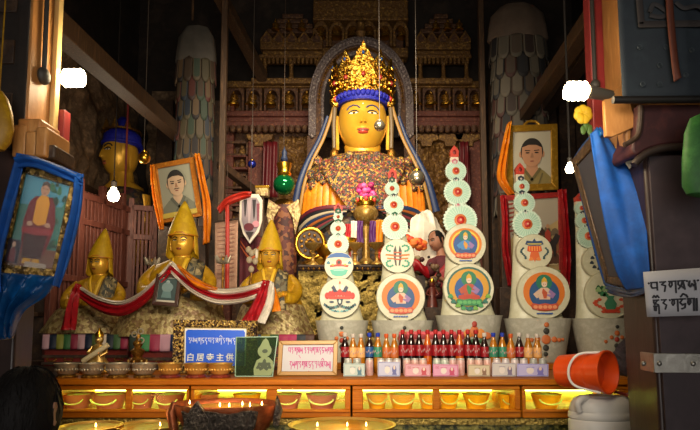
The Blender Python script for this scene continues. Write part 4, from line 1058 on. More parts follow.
def conduit(label, pts, box, r=.009):
    root = empty('conduit', pts[-1], label, 'cable'); o = Vector(pts[-1]); m = MB(lambda p: Vector(p) - o); m.tube(pts, r, C('#2c2a28', .6), 8); m.build('pipe', root)
    m = MB(lambda p: Vector(p) - o); m.ell(o, box, C('#34322e', .6), 14, 10); m.build('junction_box', root)
conduit('dark pipe with round junction box on the left ochre pillar', [Vector((-1.178, 2.06, ZC)), Vector((-1.178, 2.07, 3.2)), Vector((-1.178, 2.08, zat(76, 2.08)))], (.02, .034, .034))
conduit('dark cable running down the red edge of the right post', [Vector((ub - .004, 2.25, ZC)), Vector((ub - .004, 2.25, 3.)), Vector((ub - .004, 2.25, zat(85, 2.25)))], (.02, .02, .024))
# artificial yellow blossom below the right bulb
p = Px('yellow_flower', 586, 136, 2.28, 'yellow cloth flower with green leaves under the right spiral bulb', 'flower')
b = p.mb()
for i in range(7):
    a = 2 * pi * i / 7; b.ell((583 + 5 * sin(a), -2, 114 - 5 * cos(a)), (5, 3, 5.5), C('#d8b42a', .6), 10, 7)
p.part(b, 'blossom'); b = p.mb(); b.tube([(584, 0, 118), (587, 0, 128), (590, 0, 137)], 1, C('#3a5a2a', .6), 6)
for (x, y, rx, rz) in ((586, 125, 3, 6), (590, 130, 3, 6), (583, 130, 3, 5)): b.ell((x, -1, y), (rx, 1.2, rz), C('#46682e', .6), 10, 7)
p.part(b, 'stem_and_leaves')

# ------------------------------------------------------------------ blue draped frames
BL = 1.9
tl, tr, br, bl = at(22, 163, BL), at(78, 180, BL + .06), at(57, 278, BL + .06), at(-3, 273, BL)
org = (bl + br) / 2; r = empty('framed_photograph', org, 'framed photo of a standing monk draped with blue silk on left pillar', 'picture'); q = Quad(tl, tr, br, bl, org)
m_pframe = mat('patterned_gold_frame', '#8a6c34', .4, .5, cols=['#5a4420', '#b8944c'], scale=60, tex='voronoi', bump=.6, bscale=80)
mb = MB(); q.frame(mb, .11, .085, m_pframe); mb.build('frame', r, bevel=.004)
mb = MB(); q.poly(mb, [(.04, .04), (.96, .04), (.96, .96), (.04, .96)], C('#2c6c60', .6), -.008, .0)
q.poly(mb, [(.05, .05), (.95, .05), (.95, .3), (.05, .36)], C('#3a86a0', .6), 0, .001)
rr = random.Random(4)
for i in range(30): q.poly(mb, circ(rr.uniform(.55, .92), rr.uniform(.1, .75), rr.uniform(.03, .08), rr.uniform(.02, .05), 10, .2, 3), C(rr.choice(['#1c4a34', '#2c6444', '#163a2c', '#44706a']), .7), .001 + .0002 * i, .002 + .0002 * i)
q.poly(mb, [(.1, .74), (.9, .74), (.92, .94), (.08, .94)], C('#6a4434', .7), .007, .008)
q.poly(mb, [(.3, .8), (.24, .5), (.28, .32), (.36, .26), (.64, .24), (.72, .32), (.78, .48), (.76, .62), (.7, .8)], C('#6a1820', .7), .008, .009)
q.poly(mb, [(.3, .6), (.7, .58), (.66, .84), (.34, .84)], C('#3a1416', .7), .009, .010)
q.poly(mb, [(.4, .5), (.39, .3), (.45, .24), (.57, .24), (.62, .3), (.62, .5), (.5, .53)], C('#d09020', .7), .010, .011)
q.poly(mb, [(.24, .56), (.78, .54), (.76, .6), (.5, .62), (.26, .61)], C('#8a2228', .7), .011, .012)
for u, v in ((.36, .52), (.66, .51)): q.ellipse(mb, u, v, .05, .025, C('#b08468', .6), .012, .013, 12)
q.ellipse(mb, .5, .18, .075, .065, C('#b08468', .6), .011, .012); q.poly(mb, [(.425, .17), (.44, .12), (.5, .1), (.56, .12), (.575, .17), (.5, .135)], C('#4a3a34', .6), .012, .013)
for s in (-1, 1): q.ellipse(mb, .5 + s * .03, .175, .013, .006, C('#2a1c16', .6), .012, .0135, 8)
q.ellipse(mb, .5, .215, .02, .006, C('#7a4036', .6), .012, .0135, 8)
for s in (0, 1): q.poly(mb, [(.38 + s * .16, .84), (.5 + s * .14, .84), (.5 + s * .16, .89), (.36 + s * .16, .89)], C('#c08a28', .7), .010, .012)
q.poly(mb, [(.42, .87), (.78, .88), (.78, .93), (.42, .92)], C('#a09080', .7), .012, .013)
q.poly(mb, [(.09, .68), (.3, .69), (.3, .9), (.07, .89)], C('#2a1e2c', .7), .012, .014); q.poly(mb, [(.13, .88), (.14, .78), (.19, .75), (.24, .79), (.25, .89)], C('#6a2630', .7), .014, .016); q.ellipse(mb, .19, .73, .03, .025, C('#b08468', .6), .016, .017, 12)
mb.build('photo_print', r)
mb = MB(); q.poly(mb, [(.09, .07), (.91, .07), (.91, .93), (.09, .93)], m_glass_clear, .0185, .0195); mb.build('glass_pane', r)
sc_ = empty('silk_scarf', at(20, 155, BL - .03), 'blue silk scarf over the framed monk photo on the left pillar', 'scarf'); so = sc_.location
drape(so, sc_, 'top_fold', [at(17, 153, BL - .04), at(35, 157, BL - .045), at(60, 166, BL), at(84, 175, BL + .03)], [at(19, 168, BL - .04), at(36, 168, BL - .05), at(60, 177, BL - .0), at(83, 186, BL + .03)], m_blue, fold=.012, waves=1.5)
drape(so, sc_, 'left_fold', [at(17, 153, BL - .03), at(6, 200, BL - .03), at(-6, 250, BL - .03), at(-14, 300, BL - .02)], [at(26, 160, BL - .03), at(16, 205, BL - .04), at(4, 255, BL - .04), at(2, 292, BL - .03)], m_blue, fold=.012, waves=1.5)
drape(so, sc_, 'right_fold', [at(74, 178, BL + .02), at(72, 210, BL + .03), at(62, 250, BL + .03), at(53, 284, BL + .02)], [at(84, 174, BL + .03), at(82, 210, BL + .05), at(72, 255, BL + .05), at(60, 288, BL + .03)], m_blue, fold=.012, waves=1.5)
m_blue2 = mat('deep_blue_silk', '#08508c', .42, 0, cols=['#053c70', '#0c64a8'], scale=12)
drape(so, sc_, 'hanging_swag', [at(-12, 272, BL - .02), at(-8, 290, BL - .03), at(-3, 312, BL - .02), at(2, 340, BL)], [at(60, 277, BL + .03), at(46, 296, BL + .02), at(24, 312, BL), at(14, 338, BL)], m_blue2, 26, 20, fold=.02, waves=4)

# right frame seen edge-on
A, B, Cc, D = at(575, 160, 2.42), at(597, 133, 2.16), at(637, 289, 2.14), at(610, 284, 2.4)
org = (Cc + D) / 2; r = empty('framed_photograph', org, 'dark framed picture seen edge-on under blue silk beside the right pillar', 'picture'); q = Quad(A, B, Cc, D, org)
m_dframe = mat('brown_gilt_frame', '#5a4028', .4, .3, cols=['#3a2818', '#7a5c38'], scale=30, bump=.3)
mb = MB(); q.frame(mb, .16, .07, m_dframe, -.02, .02); mb.build('frame', r, bevel=.005)
mb = MB(); q.poly(mb, [(.06, .05), (.94, .05), (.94, .95), (.06, .95)], C('#3a3a44', .6), -.012, 0)
q.poly(mb, [(.2, .93), (.22, .6), (.5, .45), (.78, .6), (.8, .93)], C('#7a3a38', .7), 0, .002); q.ellipse(mb, .5, .35, .14, .09, C('#b08468', .7), .002, .004)
q.poly(mb, [(.1, .93), (.1, .86), (.9, .86), (.9, .93)], m_pframe, .004, .006); mb.build('photo_print', r)
sc_ = empty('silk_scarf', at(600, 131, 2.12), 'bright blue silk scarf over the edge-on frame by the right pillar', 'scarf'); so = sc_.location
drape(so, sc_, 'front_panel', [at(590, 134, 2.12), at(596, 175, 2.11), at(605, 225, 2.1), at(615, 268, 2.1), at(626, 290, 2.1)], [at(600, 127, 2.14), at(625, 165, 2.13), at(643, 200, 2.06), at(647, 245, 2.0), at(650, 288, 1.97)], m_blue, 20, 40, fold=.008, waves=1.5)
drape(so, sc_, 'top_fold', [at(572, 161, 2.42), at(580, 148, 2.34), at(588, 138, 2.24), at(597, 127, 2.12)], [at(577, 164, 2.4), at(584, 153, 2.32), at(591, 145, 2.22), at(601, 136, 2.1)], m_blue2, 6, 16, fold=.006, waves=1)
drape(so, sc_, 'far_fold', [at(576, 176, 2.43), at(584, 210, 2.44), at(594, 250, 2.44), at(604, 284, 2.42)], [at(580, 176, 2.4), at(589, 210, 2.41), at(599, 250, 2.41), at(612, 292, 2.36)], m_blue, 6, 24, fold=.006, waves=1)
drape(so, sc_, 'gathered_end', [at(603, 282, 2.4), at(612, 286, 2.3), at(630, 290, 2.1), at(650, 285, 1.96)], [at(606, 292, 2.4), at(618, 296, 2.3), at(632, 297, 2.1), at(648, 292, 1.97)], m_blue2, 8, 24, fold=.02, waves=2)

# ------------------------------------------------------------------ right foreground hangings
m_thang = mat('dark_medallion_cloth', '#2c353c', .8, 0, cols=['#242b33', '#343e45'], scale=5)
c0 = at(620, 103, 1.9); org = Vector((c0.x + .15, 1.9, c0.z)); r = empty('hanging_scroll', org, 'dark cloth scroll back hanging with a roller bar at upper right', 'hanging')
x0 = at(621, 60, 1.9).x; x1 = x0 + .42; zt = 3.6; zb = zat(99, 1.9)
mb = MB(lambda p: Vector(p) - org); mb.grid(lambda u, v: (lerp(x0, x1, u), 1.9 + .006 * sin(u * 9 + v * 4), lerp(zb, zt, v)), 20, 30, m_thang); mb.build('cloth', r, solid=.004)
mb = MB(lambda p: Vector(p) - org)
for (x, y) in ((640, 47), (643, 84), (660, 84), (666, 47), (686, 75), (660, 65), (676, 50), (692, 50)):
    c = at(x, y, 1.889); mb.tube([c + Vector((.008 * sin(a), 0, .008 * cos(a))) for a in [2 * pi * i / 12 for i in range(12)]], .0014, C('#3c444a', .8), 6, True); mb.tube([c + Vector((.004 * sin(a), 0, .004 * cos(a))) for a in [2 * pi * i / 8 for i in range(8)]], .0012, C('#3c444a', .8), 5, True)
mb.build('woven_medallions', r, kind='stuff')
mb = MB(lambda p: Vector(p) - org); zz = zat(25, 1.89); 
for a, b in (((x0 + .06, zz), (x1, zz + .005)), ((x0 + .07, zz), (x0 + .05, zz + .5))): mb.tube([Vector((a[0], 1.885, a[1])), Vector((b[0], 1.885, b[1]))], .012, C('#37302e', .8), 6, flat=.3)
mb.tube(bez([at(x, y, 1.885) for x, y in ((650, 12), (654, 4), (662, 8), (668, 14), (660, 17), (650, 15))], 5), .008, C('#3e3a3a', .8), 6, flat=.3)
mb.tube(bez([at(x, y, 1.885) for x, y in ((676, 2), (684, 8), (696, 6), (706, 10))], 5), .008, C('#3e3a3a', .8), 6, flat=.3)
mb.build('woven_border', r)
mb = MB(lambda p: Vector(p) - org); a = at(613, 100, 1.885); mb.tube([a, (x1 + .02, 1.885, a.z + .004)], .013, C('#1c1816', .5), 14); mb.build('roller_bar', r)
drape(org, r, 'ribbon_strap', [at(664, -30, 1.87), at(667, 20, 1.87), at(671, 60, 1.87), at(674, 82, 1.87)], [at(671, -30, 1.87), at(674, 20, 1.87), at(678, 60, 1.87), at(681, 78, 1.87)], mat('rust_ribbon', '#6a3420', .6, 0, cols=['#54281a'], scale=12), 4, 20, fold=.002, waves=1)
# green bag at the right edge
p = Px('cloth_bag', 702, 196, 1.8, 'green cloth bag hanging at the right picture edge', 'bag'); b = p.mb()
m_green = mat('green_cotton', '#3a7a34', .6, 0, cols=['#2c642a', '#4c9040'], scale=14)
b.loft([(712, 0, 108, 4, 3), (708, 0, 115, 14, 7), (707, 0, 130, 19, 10), (706, 0, 160, 22, 12), (705, 0, 185, 22, 12), (706, 0, 194, 19, 10), (708, 0, 197, 12, 5)], m_green, 28); p.part(b, 'bag_body')
b = p.mb(); b.tube([(712, 0, 110), (714, 0, 60), (716, 4, -60)], 1.2, m_green, 6); p.part(b, 'cord')
# yellow bundle at the left edge
p = Px('cloth_bundle', 0, 152, 1.9, 'yellow silk bundle hanging at the left picture edge', 'cloth'); b = p.mb()
b.loft([(-4, 0, 88, 3, 3), (-3, 0, 96, 8, 7), (-2, 0, 110, 12, 9), (-1, 0, 128, 13.5, 9), (-1, 0, 142, 11, 8), (-2, 0, 150, 6, 5)], m_yel, 28); p.part(b, 'bundle'); b = p.mb(); b.tube([(-4, 0, 90), (-4, 2, -80)], .8, m_yel, 6); p.part(b, 'cord')
# paper notice
tl, tr, br, bl = at(643, 272, 1.93), at(712, 267, 1.88), at(712, 315, 1.88), at(647, 317, 1.93)
org = (bl + br) / 2; q = Quad(tl, tr, br, bl, org); r = empty('paper_sign', org, 'white paper notice with two lines of black script on the right pillar', 'sign')
m_paper = mat('white_paper', '#b6b4b8', .6, 0, cols=['#aaa8ae'], scale=3)
mb = MB(); mb.grid(lambda u, v: q.P(u, v, .004 * sin(u * 5)), 12, 4, m_paper); mb.build('paper', r, solid=.0015)
mb = MB(); ink = C('#1c1a22', .7); tibetan(q, mb, '.bdgs.l.', .06, .82, .25, .5, .0026, ink, .003, .007); tibetan(q, mb, 'Kr.gcig|', .11, .8, .64, .9, .0026, ink, .003, .007); mb.build('script', r)
# steel strap round the pillar
w = W((rp0 + .1, 1.93, zat(365, 1.94))); zs0, zs1 = zat(374, 1.94), zat(354, 1.94)
w.hexa([(rp0 - .035, 1.985, zs0), (rp0 + .5, 1.925, zs0), (rp0 + .5, 1.925, zs1), (rp0 - .035, 1.985, zs1), (rp0 - .035, 1.998, zs0), (rp0 + .5, 1.943, zs0), (rp0 + .5, 1.943, zs1), (rp0 - .035, 1.998, zs1)], m_steel)
w.hexa([(rp0 - .033, 1.99, zs0), (rp0 - .035, 1.985, zs1), (rpb - .012, 2.2, zs1), (rpb - .012, 2.2, zs0), (rp0 - .025, 1.99, zs0), (rp0 - .026, 1.985, zs1), (rpb, 2.2, zs1), (rpb, 2.2, zs0)], m_steel)
o = w.build('steel_strap', None, w.org, bevel=.002); tag(o, 'steel strap with round rivets around the right pillar', 'strap')
for x in (663, 695, 648):
    c = at(x, 364, 1.96); c.y = 1.985 - (c.x - rp0 + .035) * .112; w = W(o.location); w.ell(c, (.009, .007, .009), m_steel, 12, 8); w.build('rivet', o, None)
# ------------------------------------------------------------------ altar platform and counter
CT = zat(379, 2.8)                       # counter height
aL, aR = at(44, 380, 2.8).x, at(640, 380, 2.8).x
w = W(((aL + aR) / 2 - .4, 4.3, 0)); w.box(-2.44, 2.2, 3.36, 6.2, 0, CT - .004, m_dwood); o = w.build('altar_platform', None, w.org, bevel=.006); tag(o, 'broad dark altar platform behind the counter carrying the statues', 'platform')
w = W(((aL + aR) / 2, 3.05, CT - .03)); w.box(aL, aR, 2.785, 3.352, CT - .03, CT, m_wood); o = w.build('altar_counter', None, w.org, bevel=.006); tag(o, 'long orange varnished counter top carrying bowls and bottles', 'counter')
TZ = CT + .035                           # torma shelf
tl_, tr_ = at(300, 360, 3.4).x, at(650, 360, 3.4).x
w = W(((tl_ + tr_) / 2, 3.6, CT - .002)); w.box(tl_, tr_, 3.4, 3.86, CT - .004, TZ, m_wood); o = w.build('torma_shelf', None, w.org, bevel=.005); tag(o, 'raised wooden ledge carrying the five butter tormas', 'shelf')
m_led = mat('lit_strip', '#dcee70', .4, 0, emit=16.)
m_led2 = mat('lit_back_strip', '#d8ee60', .4, 0, emit=24.)
zled = zat(390.6, 2.8); zled = CAMZ - (CAMZ - zled) * 3.285 / 2.8 - .002
m_panel = mat('pale_cabinet_back', '#d4d888', .6)
zb_, zt_, z1_, z2_ = zat(418, 2.8), CT - .032, zat(409.5, 2.8), zat(390, 2.8)
def cabinet(x0, x1, ops, label):
    X0, X1 = at(x0, 400, 2.8).x + .002, at(x1, 400, 2.8).x - .002; org = Vector(((X0 + X1) / 2, 3.05, zb_)); r = empty('display_cabinet', org, label, 'cabinet', 'lit cabinets under the counter')
    m = MB(lambda p: Vector(p) - org); m.box(X0, X1, 2.825, 3.32, zb_, zb_ + .02, m_wood); m.box(X0, X1, 3.3, 3.32, zb_ + .02, zt_, m_panel); m.box(X0, X1, 2.825, 3.3, zt_ - .012, zt_, m_wood)
    m.box(X0, X0 + .015, 2.825, 3.3, zb_ + .02, zt_ - .012, m_wood); m.box(X1 - .015, X1, 2.825, 3.3, zb_ + .02, zt_ - .012, m_wood); m.build('carcass', r)
    def bx(n, a, b, c, d, y0=2.8): m = MB(lambda p: Vector(p) - org); m.box(a, b, y0, 2.825, c, d, m_wood); return m.build(n, r, bevel=.004)
    bx('top_rail', X0, X1, z2_, zt_); bx('bottom_rail', X0, X1, zb_, z1_)
    m = MB(lambda p: Vector(p) - org); m.box(X0, X1, 2.79, 2.8, z1_ - .012, z1_ - .004, m_wood); m.build('bead_moulding', r, bevel=.002)
    ed = [X0] + [at(v, 400, 2.8).x for o in ops for v in o] + [X1]
    for a, b in zip(ed[::2], ed[1::2]):
        if b - a > .004: bx('stile', a, b, z1_, z2_)
    for (a, b) in ops:
        m = MB(lambda p: Vector(p) - org); m.box(at(a, 400, 2.8).x - .003, at(b, 400, 2.8).x + .003, 2.811, 2.814, z1_ - .003, z2_ + .003, m_glass_clear); m.build('glass_pane', r)
    m = MB(lambda p: Vector(p) - org); m.box(X0 + .03, X1 - .03, 2.84, 2.865, zt_ - .022, zt_ - .013, m_led); m.build('light_strip', r)
    m = MB(lambda p: Vector(p) - org); m.box(X0 + .02, X1 - .02, 3.285, 3.298, zled, zled + .012, m_led2); m.build('light_strip', r)
    return r
cabinet(46, 189, ((60, 125), (131, 186)), 'lit wooden cabinet at the left end of the counter')
cabinet(190, 351, ((194, 266), (277, 345)), 'lit wooden cabinet behind the large copper lamp')
cabinet(352, 521, ((363, 433), (440, 515)), 'lit wooden cabinet with yellow bowls below the bottle row')
cabinet(522, 640, ((526, 620),), 'lit wooden cabinet behind the white jug')
w = W(((aL + aR) / 2, 3.1, 0)); w.box(aL, aR, 2.84, 3.34, 0, zb_, m_dwood); o = w.build('counter_plinth', None, w.org, bevel=.004); tag(o, 'dark base of the counter below the lit cabinets', 'base')
m_fpan = mat('mottled_green_gold_panel', '#3c3c1c', .35, .4, cols=['#1e2412', '#8a8040', '#4a5428'], scale=26, bump=.6, bscale=50)
w = W(((aL + aR) / 2, 2.83, 0)); w.box(aL, aR, 2.822, 2.839, .002, zb_ - .002, m_fpan)
o = w.build('patterned_panel', None, w.org, bevel=.003); tag(o, 'glittering green and gold panel along the counter front under the cabinets', 'panel')
w = W(o.location); w.box(aL, aR, 2.805, 2.822, zb_ - .035, zb_ - .004, m_repousse); w.build('beaded_rim', o, None, bevel=.003)
# bowls of butter inside the cabinets
m_ybowl = mat('yellow_plastic', '#e0a018', .4); m_rbowl = mat('pinkish_bowl', '#b06a58', .4); m_lbutter = mat('pale_green_butter', '#b8c878', .5)
def cab_bowl(px, rpx, col, label, Y=3.0):
    a = at(px, 400, Y); k = Y / F; z = zb_ + .021; h = zat(393.5, Y) - z; R = rpx * k
    root = empty('butter_bowl', (a.x, Y, z), label, 'bowl', 'butter bowls inside the lit cabinets')
    m = MB(); m.lathe([(R * .68, 0), (R * .8, h * .4), (R * .95, h * .92), (R * 1.03, h), (R * .93, h), (R * .88, h * .86), (0, h * .86)], col, 28); m.build('bowl_body', root)
    m = MB(); m.lathe([(R * .9, h * .88), (R * .6, h * .98), (0, h * 1.02)], m_lbutter, 24); m.build('butter_fill', root)
    m = MB(); m.tube([(R * .74 * sin(t), -R * .80 - R * .13 * cos(t * .5), h * .8 - h * .45 * cos(t)) for t in [-1.4 + 2.8 * i / 14 for i in range(15)]], R * .05, m_lbutter, 6); m.build('drip_swag', root)
lab = [(78, 15, 'r', 'pinkish butter bowl at the left end inside the left cabinet'), (110, 17, 'r', 'pinkish butter bowl beside the left cabinet stile'), (143, 12, 'r', 'small pinkish butter bowl right of the left cabinet stile'), (170, 15, 'r', 'pinkish butter bowl half hidden by the copper lamp'),
       (206, 13, 'r', 'pinkish butter bowl at the left end behind the copper lamp'), (247, 14, 'y', 'yellow butter bowl behind the right rim of the copper lamp'), (288, 14, 'r', 'pinkish butter bowl below the white signboard at left'), (322, 16, 'r', 'pinkish butter bowl below the white signboard at right'),
       (377, 11, 'y', 'yellow butter bowl below the first bank note'), (402, 13.5, 'y', 'yellow butter bowl below the second and third bank notes'), (429, 11, 'y', 'yellow butter bowl left of the middle cabinet stile'), (448, 11, 'y', 'yellow butter bowl right of the middle cabinet stile'), (476, 13.5, 'y', 'yellow butter bowl in the middle right cabinet opening'), (508, 11, 'y', 'yellow butter bowl at the right end of the middle cabinet'), (546, 15, 'y', 'yellow butter bowl left of the white jug')]
for px, rp, c, l in lab: cab_bowl(px, rp, m_ybowl if c == 'y' else m_rbowl, l)

# ------------------------------------------------------------------ butter tormas
def torma(pot, cx, discs, flowers, ros, tip, label, motif, Y=3.6):
    px0, px1, pt = pot; pc = (px0 + px1) / 2
    p = Px('butter_torma', pc, 0, Y, label, 'torma', 'butter tormas on the ledge'); p.ay = 0
    # anchor at the ledge
    yb = PCY; 
    lo_, hi_ = 300., 420.
    for _ in range(40):
        mid = (lo_ + hi_) / 2
        if zat(mid, Y) > TZ: lo_ = mid
        else: hi_ = mid
    p.ay = lo_; p.loc = at(pc, lo_, Y); p.root.location = p.loc
    R = (px1 - px0) / 2; b = p.mb()
    b.lathe([(R * .72, p.ay), (R * .76, p.ay - 2), (R * .97, pt + 2), (R, pt), (R * .93, pt), (R * .9, pt + 3), (0, pt + 3)], m_pot, 40, pc, 0, .8); p.part(b, 'pot', label='chalky flared pot with a painted flower scroll')
    q = p.mb()   # painted scroll
    yc = (pt + p.ay) / 2 - 1
    dd = lambda x, y: -(R * lerp(.985, .74, (y - pt) / (p.ay - pt))) * .8 * sqrt(max(0, 1 - ((x - pc) / R) ** 2)) - .5
    oc, dc, rc = C('#b8602a', .6), C('#2c2a22', .6), C('#9a3020', .6)
    if motif == 'cross':
        for (dx, dz, r, m) in ((0, 0, 4.5, oc), (0, 0, 2.4, rc), (-8, 0, 2.8, oc), (8, 0, 2.8, oc), (-13, .5, 2, oc), (13, .5, 2, oc), (0, -8, 3, dc), (0, -14, 2.4, oc), (0, 8, 3, dc), (0, 14, 2.2, dc), (-17, 0, 1.5, oc), (17, 0, 1.5, oc)):
            q.ell((pc + dx, dd(pc + dx, yc + dz), yc + dz), (r, 1, r), m, 14, 8)
    elif motif == 'lotus':
        yc -= 6
        for a in range(-2, 3): q.ell((pc + a * 6, dd(pc + a * 6, yc), yc + abs(a) * 2), (4.2, 1, 5.5 - abs(a)), oc if a % 2 == 0 else C('#c87a2c', .6), 14, 8)
        for a in (-1, 0, 1): q.ell((pc + a * 8, dd(pc + a * 8, yc + 9), yc + 9), (4, 1, 2.2), C('#2a5a38', .6), 12, 7)
        q.ell((pc, dd(pc, yc - 7), yc - 7), (2.5, 1, 3), rc, 12, 7)
    else:
        for (dx, dz, r, m) in ((0, -6, 2.6, oc), (-5, -2, 2, oc), (5, -2, 2, oc), (0, 0, 2.4, rc), (-10, 2, 1.8, oc), (10, 2, 1.8, oc), (0, -12, 1.8, dc), (0, 6, 2.4, dc)):
            q.ell((pc + dx, dd(pc + dx, yc + dz), yc + dz), (r, 1, r), m, 12, 7)
    p.part(q, 'painted_scroll')
    # tapering back slab
    tx, ty = tip; b = p.mb(); d0 = discs[0]; rings = []
    for t in [i / 14 for i in range(15)]:
        y = lerp(pt + 3, ty + 10, t); x = lerp(pc, tx, t ** .9); r = lerp(R * .84, 3.2, t ** .8); rings.append((x, 3, y, r, max(2.2, r * .5)))
    b.loft(rings, m_butter, 32); p.part(b, 'tapered_core')
    fr = lambda y: interp([(g[2], g[1] - g[4]) for g in sorted(rings, key=lambda g: g[2])], y)
    for (x, y, r, kind) in discs:
        d = fr(y) - 4; b = p.mb(); b.T = Matrix.Translation((x, d, y)) @ Matrix.Rotation(pi / 2, 4, 'X')
        b.lathe([(r * .97, -3), (r, -2), (r, 1.5), (r * .97, 2.6), (0, 2.6)], m_butter, 44)
        o = p.part(b, 'painted_disc'); q = p.mb(); f = d - 2.7
        L = lambda i: (f - .22 * (i + 1), f + .3)
        def pr(out, m, i): q.prism([(x + a * r, y + c * r) for a, c in out], L(i)[0], L(i)[1], m)
        P_ = lambda h: C(h, .55)
        if kind in ('deity', 'deity2', 'wheel'):
            oc2, ic, hc, fc, sc = {'deity': ('#c86c1c', '#1e4a78', '#1c6a50', '#c8a890', '#b04a28'), 'deity2': ('#c08a24', '#20508a', '#24704c', '#a84830', '#2c7a44'), 'wheel': ('#c8701c', '#b8321c', '#1e6a60', '#3a7ab0', '#c88a28')}[kind]
            pr(circ(0, -.03, .78, .74), P_(oc2), 0)
            if kind == 'deity2': pr(circ(0, -.03, .86, .82), P_('#2c5a50'), 0); pr(circ(0, -.03, .78, .74), P_(oc2), 1)
            if kind == 'wheel': pr(circ(0, -.02, .66, .64), P_('#d8b83a'), 1); pr(circ(0, -.02, .58, .56), P_(ic), 2)
            pr(circ(0, .04, .56, .56), P_(ic if kind != 'wheel' else '#24508a'), 3); pr(circ(0, -.38, .3, .3), P_(hc), 4)
            # seated figure
            pr([(-.44, .42), (-.4, .28), (-.16, .2), (.16, .2), (.4, .28), (.44, .42), (.2, .5), (-.2, .5)], P_('#2c4a7a' if kind != 'deity2' else '#a83824'), 5)
            pr([(-.2, .26), (-.24, -.08), (-.12, -.18), (.12, -.18), (.24, -.08), (.2, .26)], P_(fc), 6)
            for s in (-1, 1): pr([(s * .2, -.12), (s * .42, .06), (s * .3, .22), (s * .08, .12), (s * .06, .06), (s * .26, .08), (s * .14, 0)], P_(fc if s < 0 else '#8a6a9a'), 7)
            pr([(-.06, -.16), (-.1, 0), (-.03, .22), (.06, .22), (.1, 0)], P_(sc), 8); pr(circ(0, -.32, .1, .12, 16), P_('#d8b8a0'), 7); pr([(-.11, -.36), (-.08, -.5), (0, -.58), (.08, -.5), (.11, -.36), (0, -.41)], P_('#c89a2c'), 8)
            for s in (-.035, .035): pr(circ(s, -.31, .016, .012, 8), P_('#2a1c16'), 9)
            pr([(-.5, .46), (-.44, .4), (-.22, .44), (0, .4), (.22, .44), (.44, .4), (.5, .46), (.46, .62), (.2, .67), (-.2, .67), (-.46, .62)], P_('#b84a30' if kind != 'deity2' else '#2f7a48'), 9)
            for i in range(5): pr(circ(-.36 + .18 * i, .54, .08, .07, 12), P_('#d88a5c' if kind != 'deity2' else '#58a05c'), 10)
            if kind == 'deity2':
                for i in range(9): a = -1.2 + .3 * i; pr(circ(.78 * sin(a), .02 + .78 * cos(a), .1, .08, 10, .2, 3), P_(('#3c8a50', '#2a6a58', '#6a9a3a')[i % 3]), 10)
            for i in range(6): pr([(-.3 + .1 * i, .76), (-.22 + .1 * i, .75), (-.22 + .1 * i, .8), (-.3 + .1 * i, .81)], P_('#3c5aa0'), 9)
        elif kind == 'lotusvase':
            for i in range(9): a = (i - 4) / 4; pr(circ(a * .62, -.12 - .16 * (1 - a * a) + .02, .12, .17, 12), P_('#b8281c'), 1 + i % 2)
            pr([(-.7, -.08), (.7, -.08), (.5, .06), (-.5, .06)], P_('#c83a24'), 4)
            for s in (-1, 1):
                pr([(s * .1, -.3), (s * .3, -.62), (s * .42, -.5), (s * .3, -.28)], P_('#26304c'), 4); pr(circ(s * .12, -.5, .08, .15, 12), P_('#d8d4c0'), 5)
                for i in range(7): t = i / 6; pr(circ(s * (.12 + .62 * t), .42 - .1 * t + .28 * sin(t * 3) * .4, .1 - .04 * t, .07, 12, .2, 3), P_(('#2c4a4c', '#4c7a78', '#243c44')[i % 3]), 2 + i % 3)
                for i in range(6): t = i / 5; pr(circ(s * (.1 + .6 * t), .66 - .3 * t * t, .08, .05, 10, .25, 3), P_(('#6aa4a0', '#38606a')[i % 2]), 2 + i % 3)
                pr(circ(s * .4, .2, .12, .05, 12), P_('#2c3c50'), 4)
            pr([(-.16, .05), (.16, .05), (.1, .3), (0, .42), (-.1, .3)], P_('#2a3440'), 5); pr(circ(0, .18, .06, .1, 10), P_('#c8d0c0'), 6); pr([(-.05, -.72), (0, -.85), (.05, -.72), (0, -.66)], P_('#b8481c'), 5)
        elif kind == 'umbrella':
            pr([(-.8, -.5), (-.6, -.75), (-.2, -.88), (.2, -.88), (.6, -.75), (.8, -.5), (.3, -.58), (-.3, -.58)], P_('#2c5a98'), 2)
            pr([(-.6, -.5), (.6, -.5), (.4, -.34), (-.4, -.34)], P_('#d8c8a8'), 3); pr(circ(0, -.22, .2, .22), P_('#a8301c'), 4); pr(circ(0, -.22, .1, .11), P_('#2c2420'), 5)
            pr([(-.62, -.02), (-.2, -.08), (.2, -.08), (.66, -.02), (.6, .1), (.2, .04), (-.2, .04), (-.6, .1)], P_('#c8402c'), 3)
            pr([(-.62, .3), (-.3, .2), (.3, .2), (.62, .3), (.48, .6), (.2, .72), (-.2, .72), (-.48, .6)], P_('#5ab098'), 2); pr([(-.5, .26), (.5, .26), (.3, .36), (-.3, .36)], P_('#9ad0b8'), 3)
            for s in (-1, 1): pr(circ(s * .72, -.2, .12, .1, 12, .2, 3), P_('#3c7a8a'), 3); pr(circ(s * .42, -.05, .1, .06, 10), P_('#d89a2c'), 4)
        elif kind == 'fishes':
            for s in (-1, 1):
                pr([(s * .12, -.62), (s * .24, -.3), (s * .22, .1), (s * .14, .55), (s * .05, .58), (s * .1, .1), (s * .06, -.3)], P_('#3a3a34'), 2)
                for t in (-1, 1):
                    for i in range(7): a = i / 6 * 4.; pr(circ(s * (.45 + .2 * sin(a)), t * (.45 - .17 * cos(a)), .065, .06, 10), P_('#2a8a68'), 2 + i % 2)
                pr([(s * .2, -.08), (s * .68, -.12), (s * .72, -.03), (s * .2, .02)], P_('#c8702c'), 3); pr([(s * .2, .12), (s * .62, .1), (s * .6, .18), (s * .2, .2)], P_('#c8702c'), 3)
            for z in (-.2, 0, .2): pr([(-.22, z - .03), (.22, z - .03), (.22, z + .04), (-.22, z + .04)], P_('#b04a28'), 4)
        elif kind == 'banner':
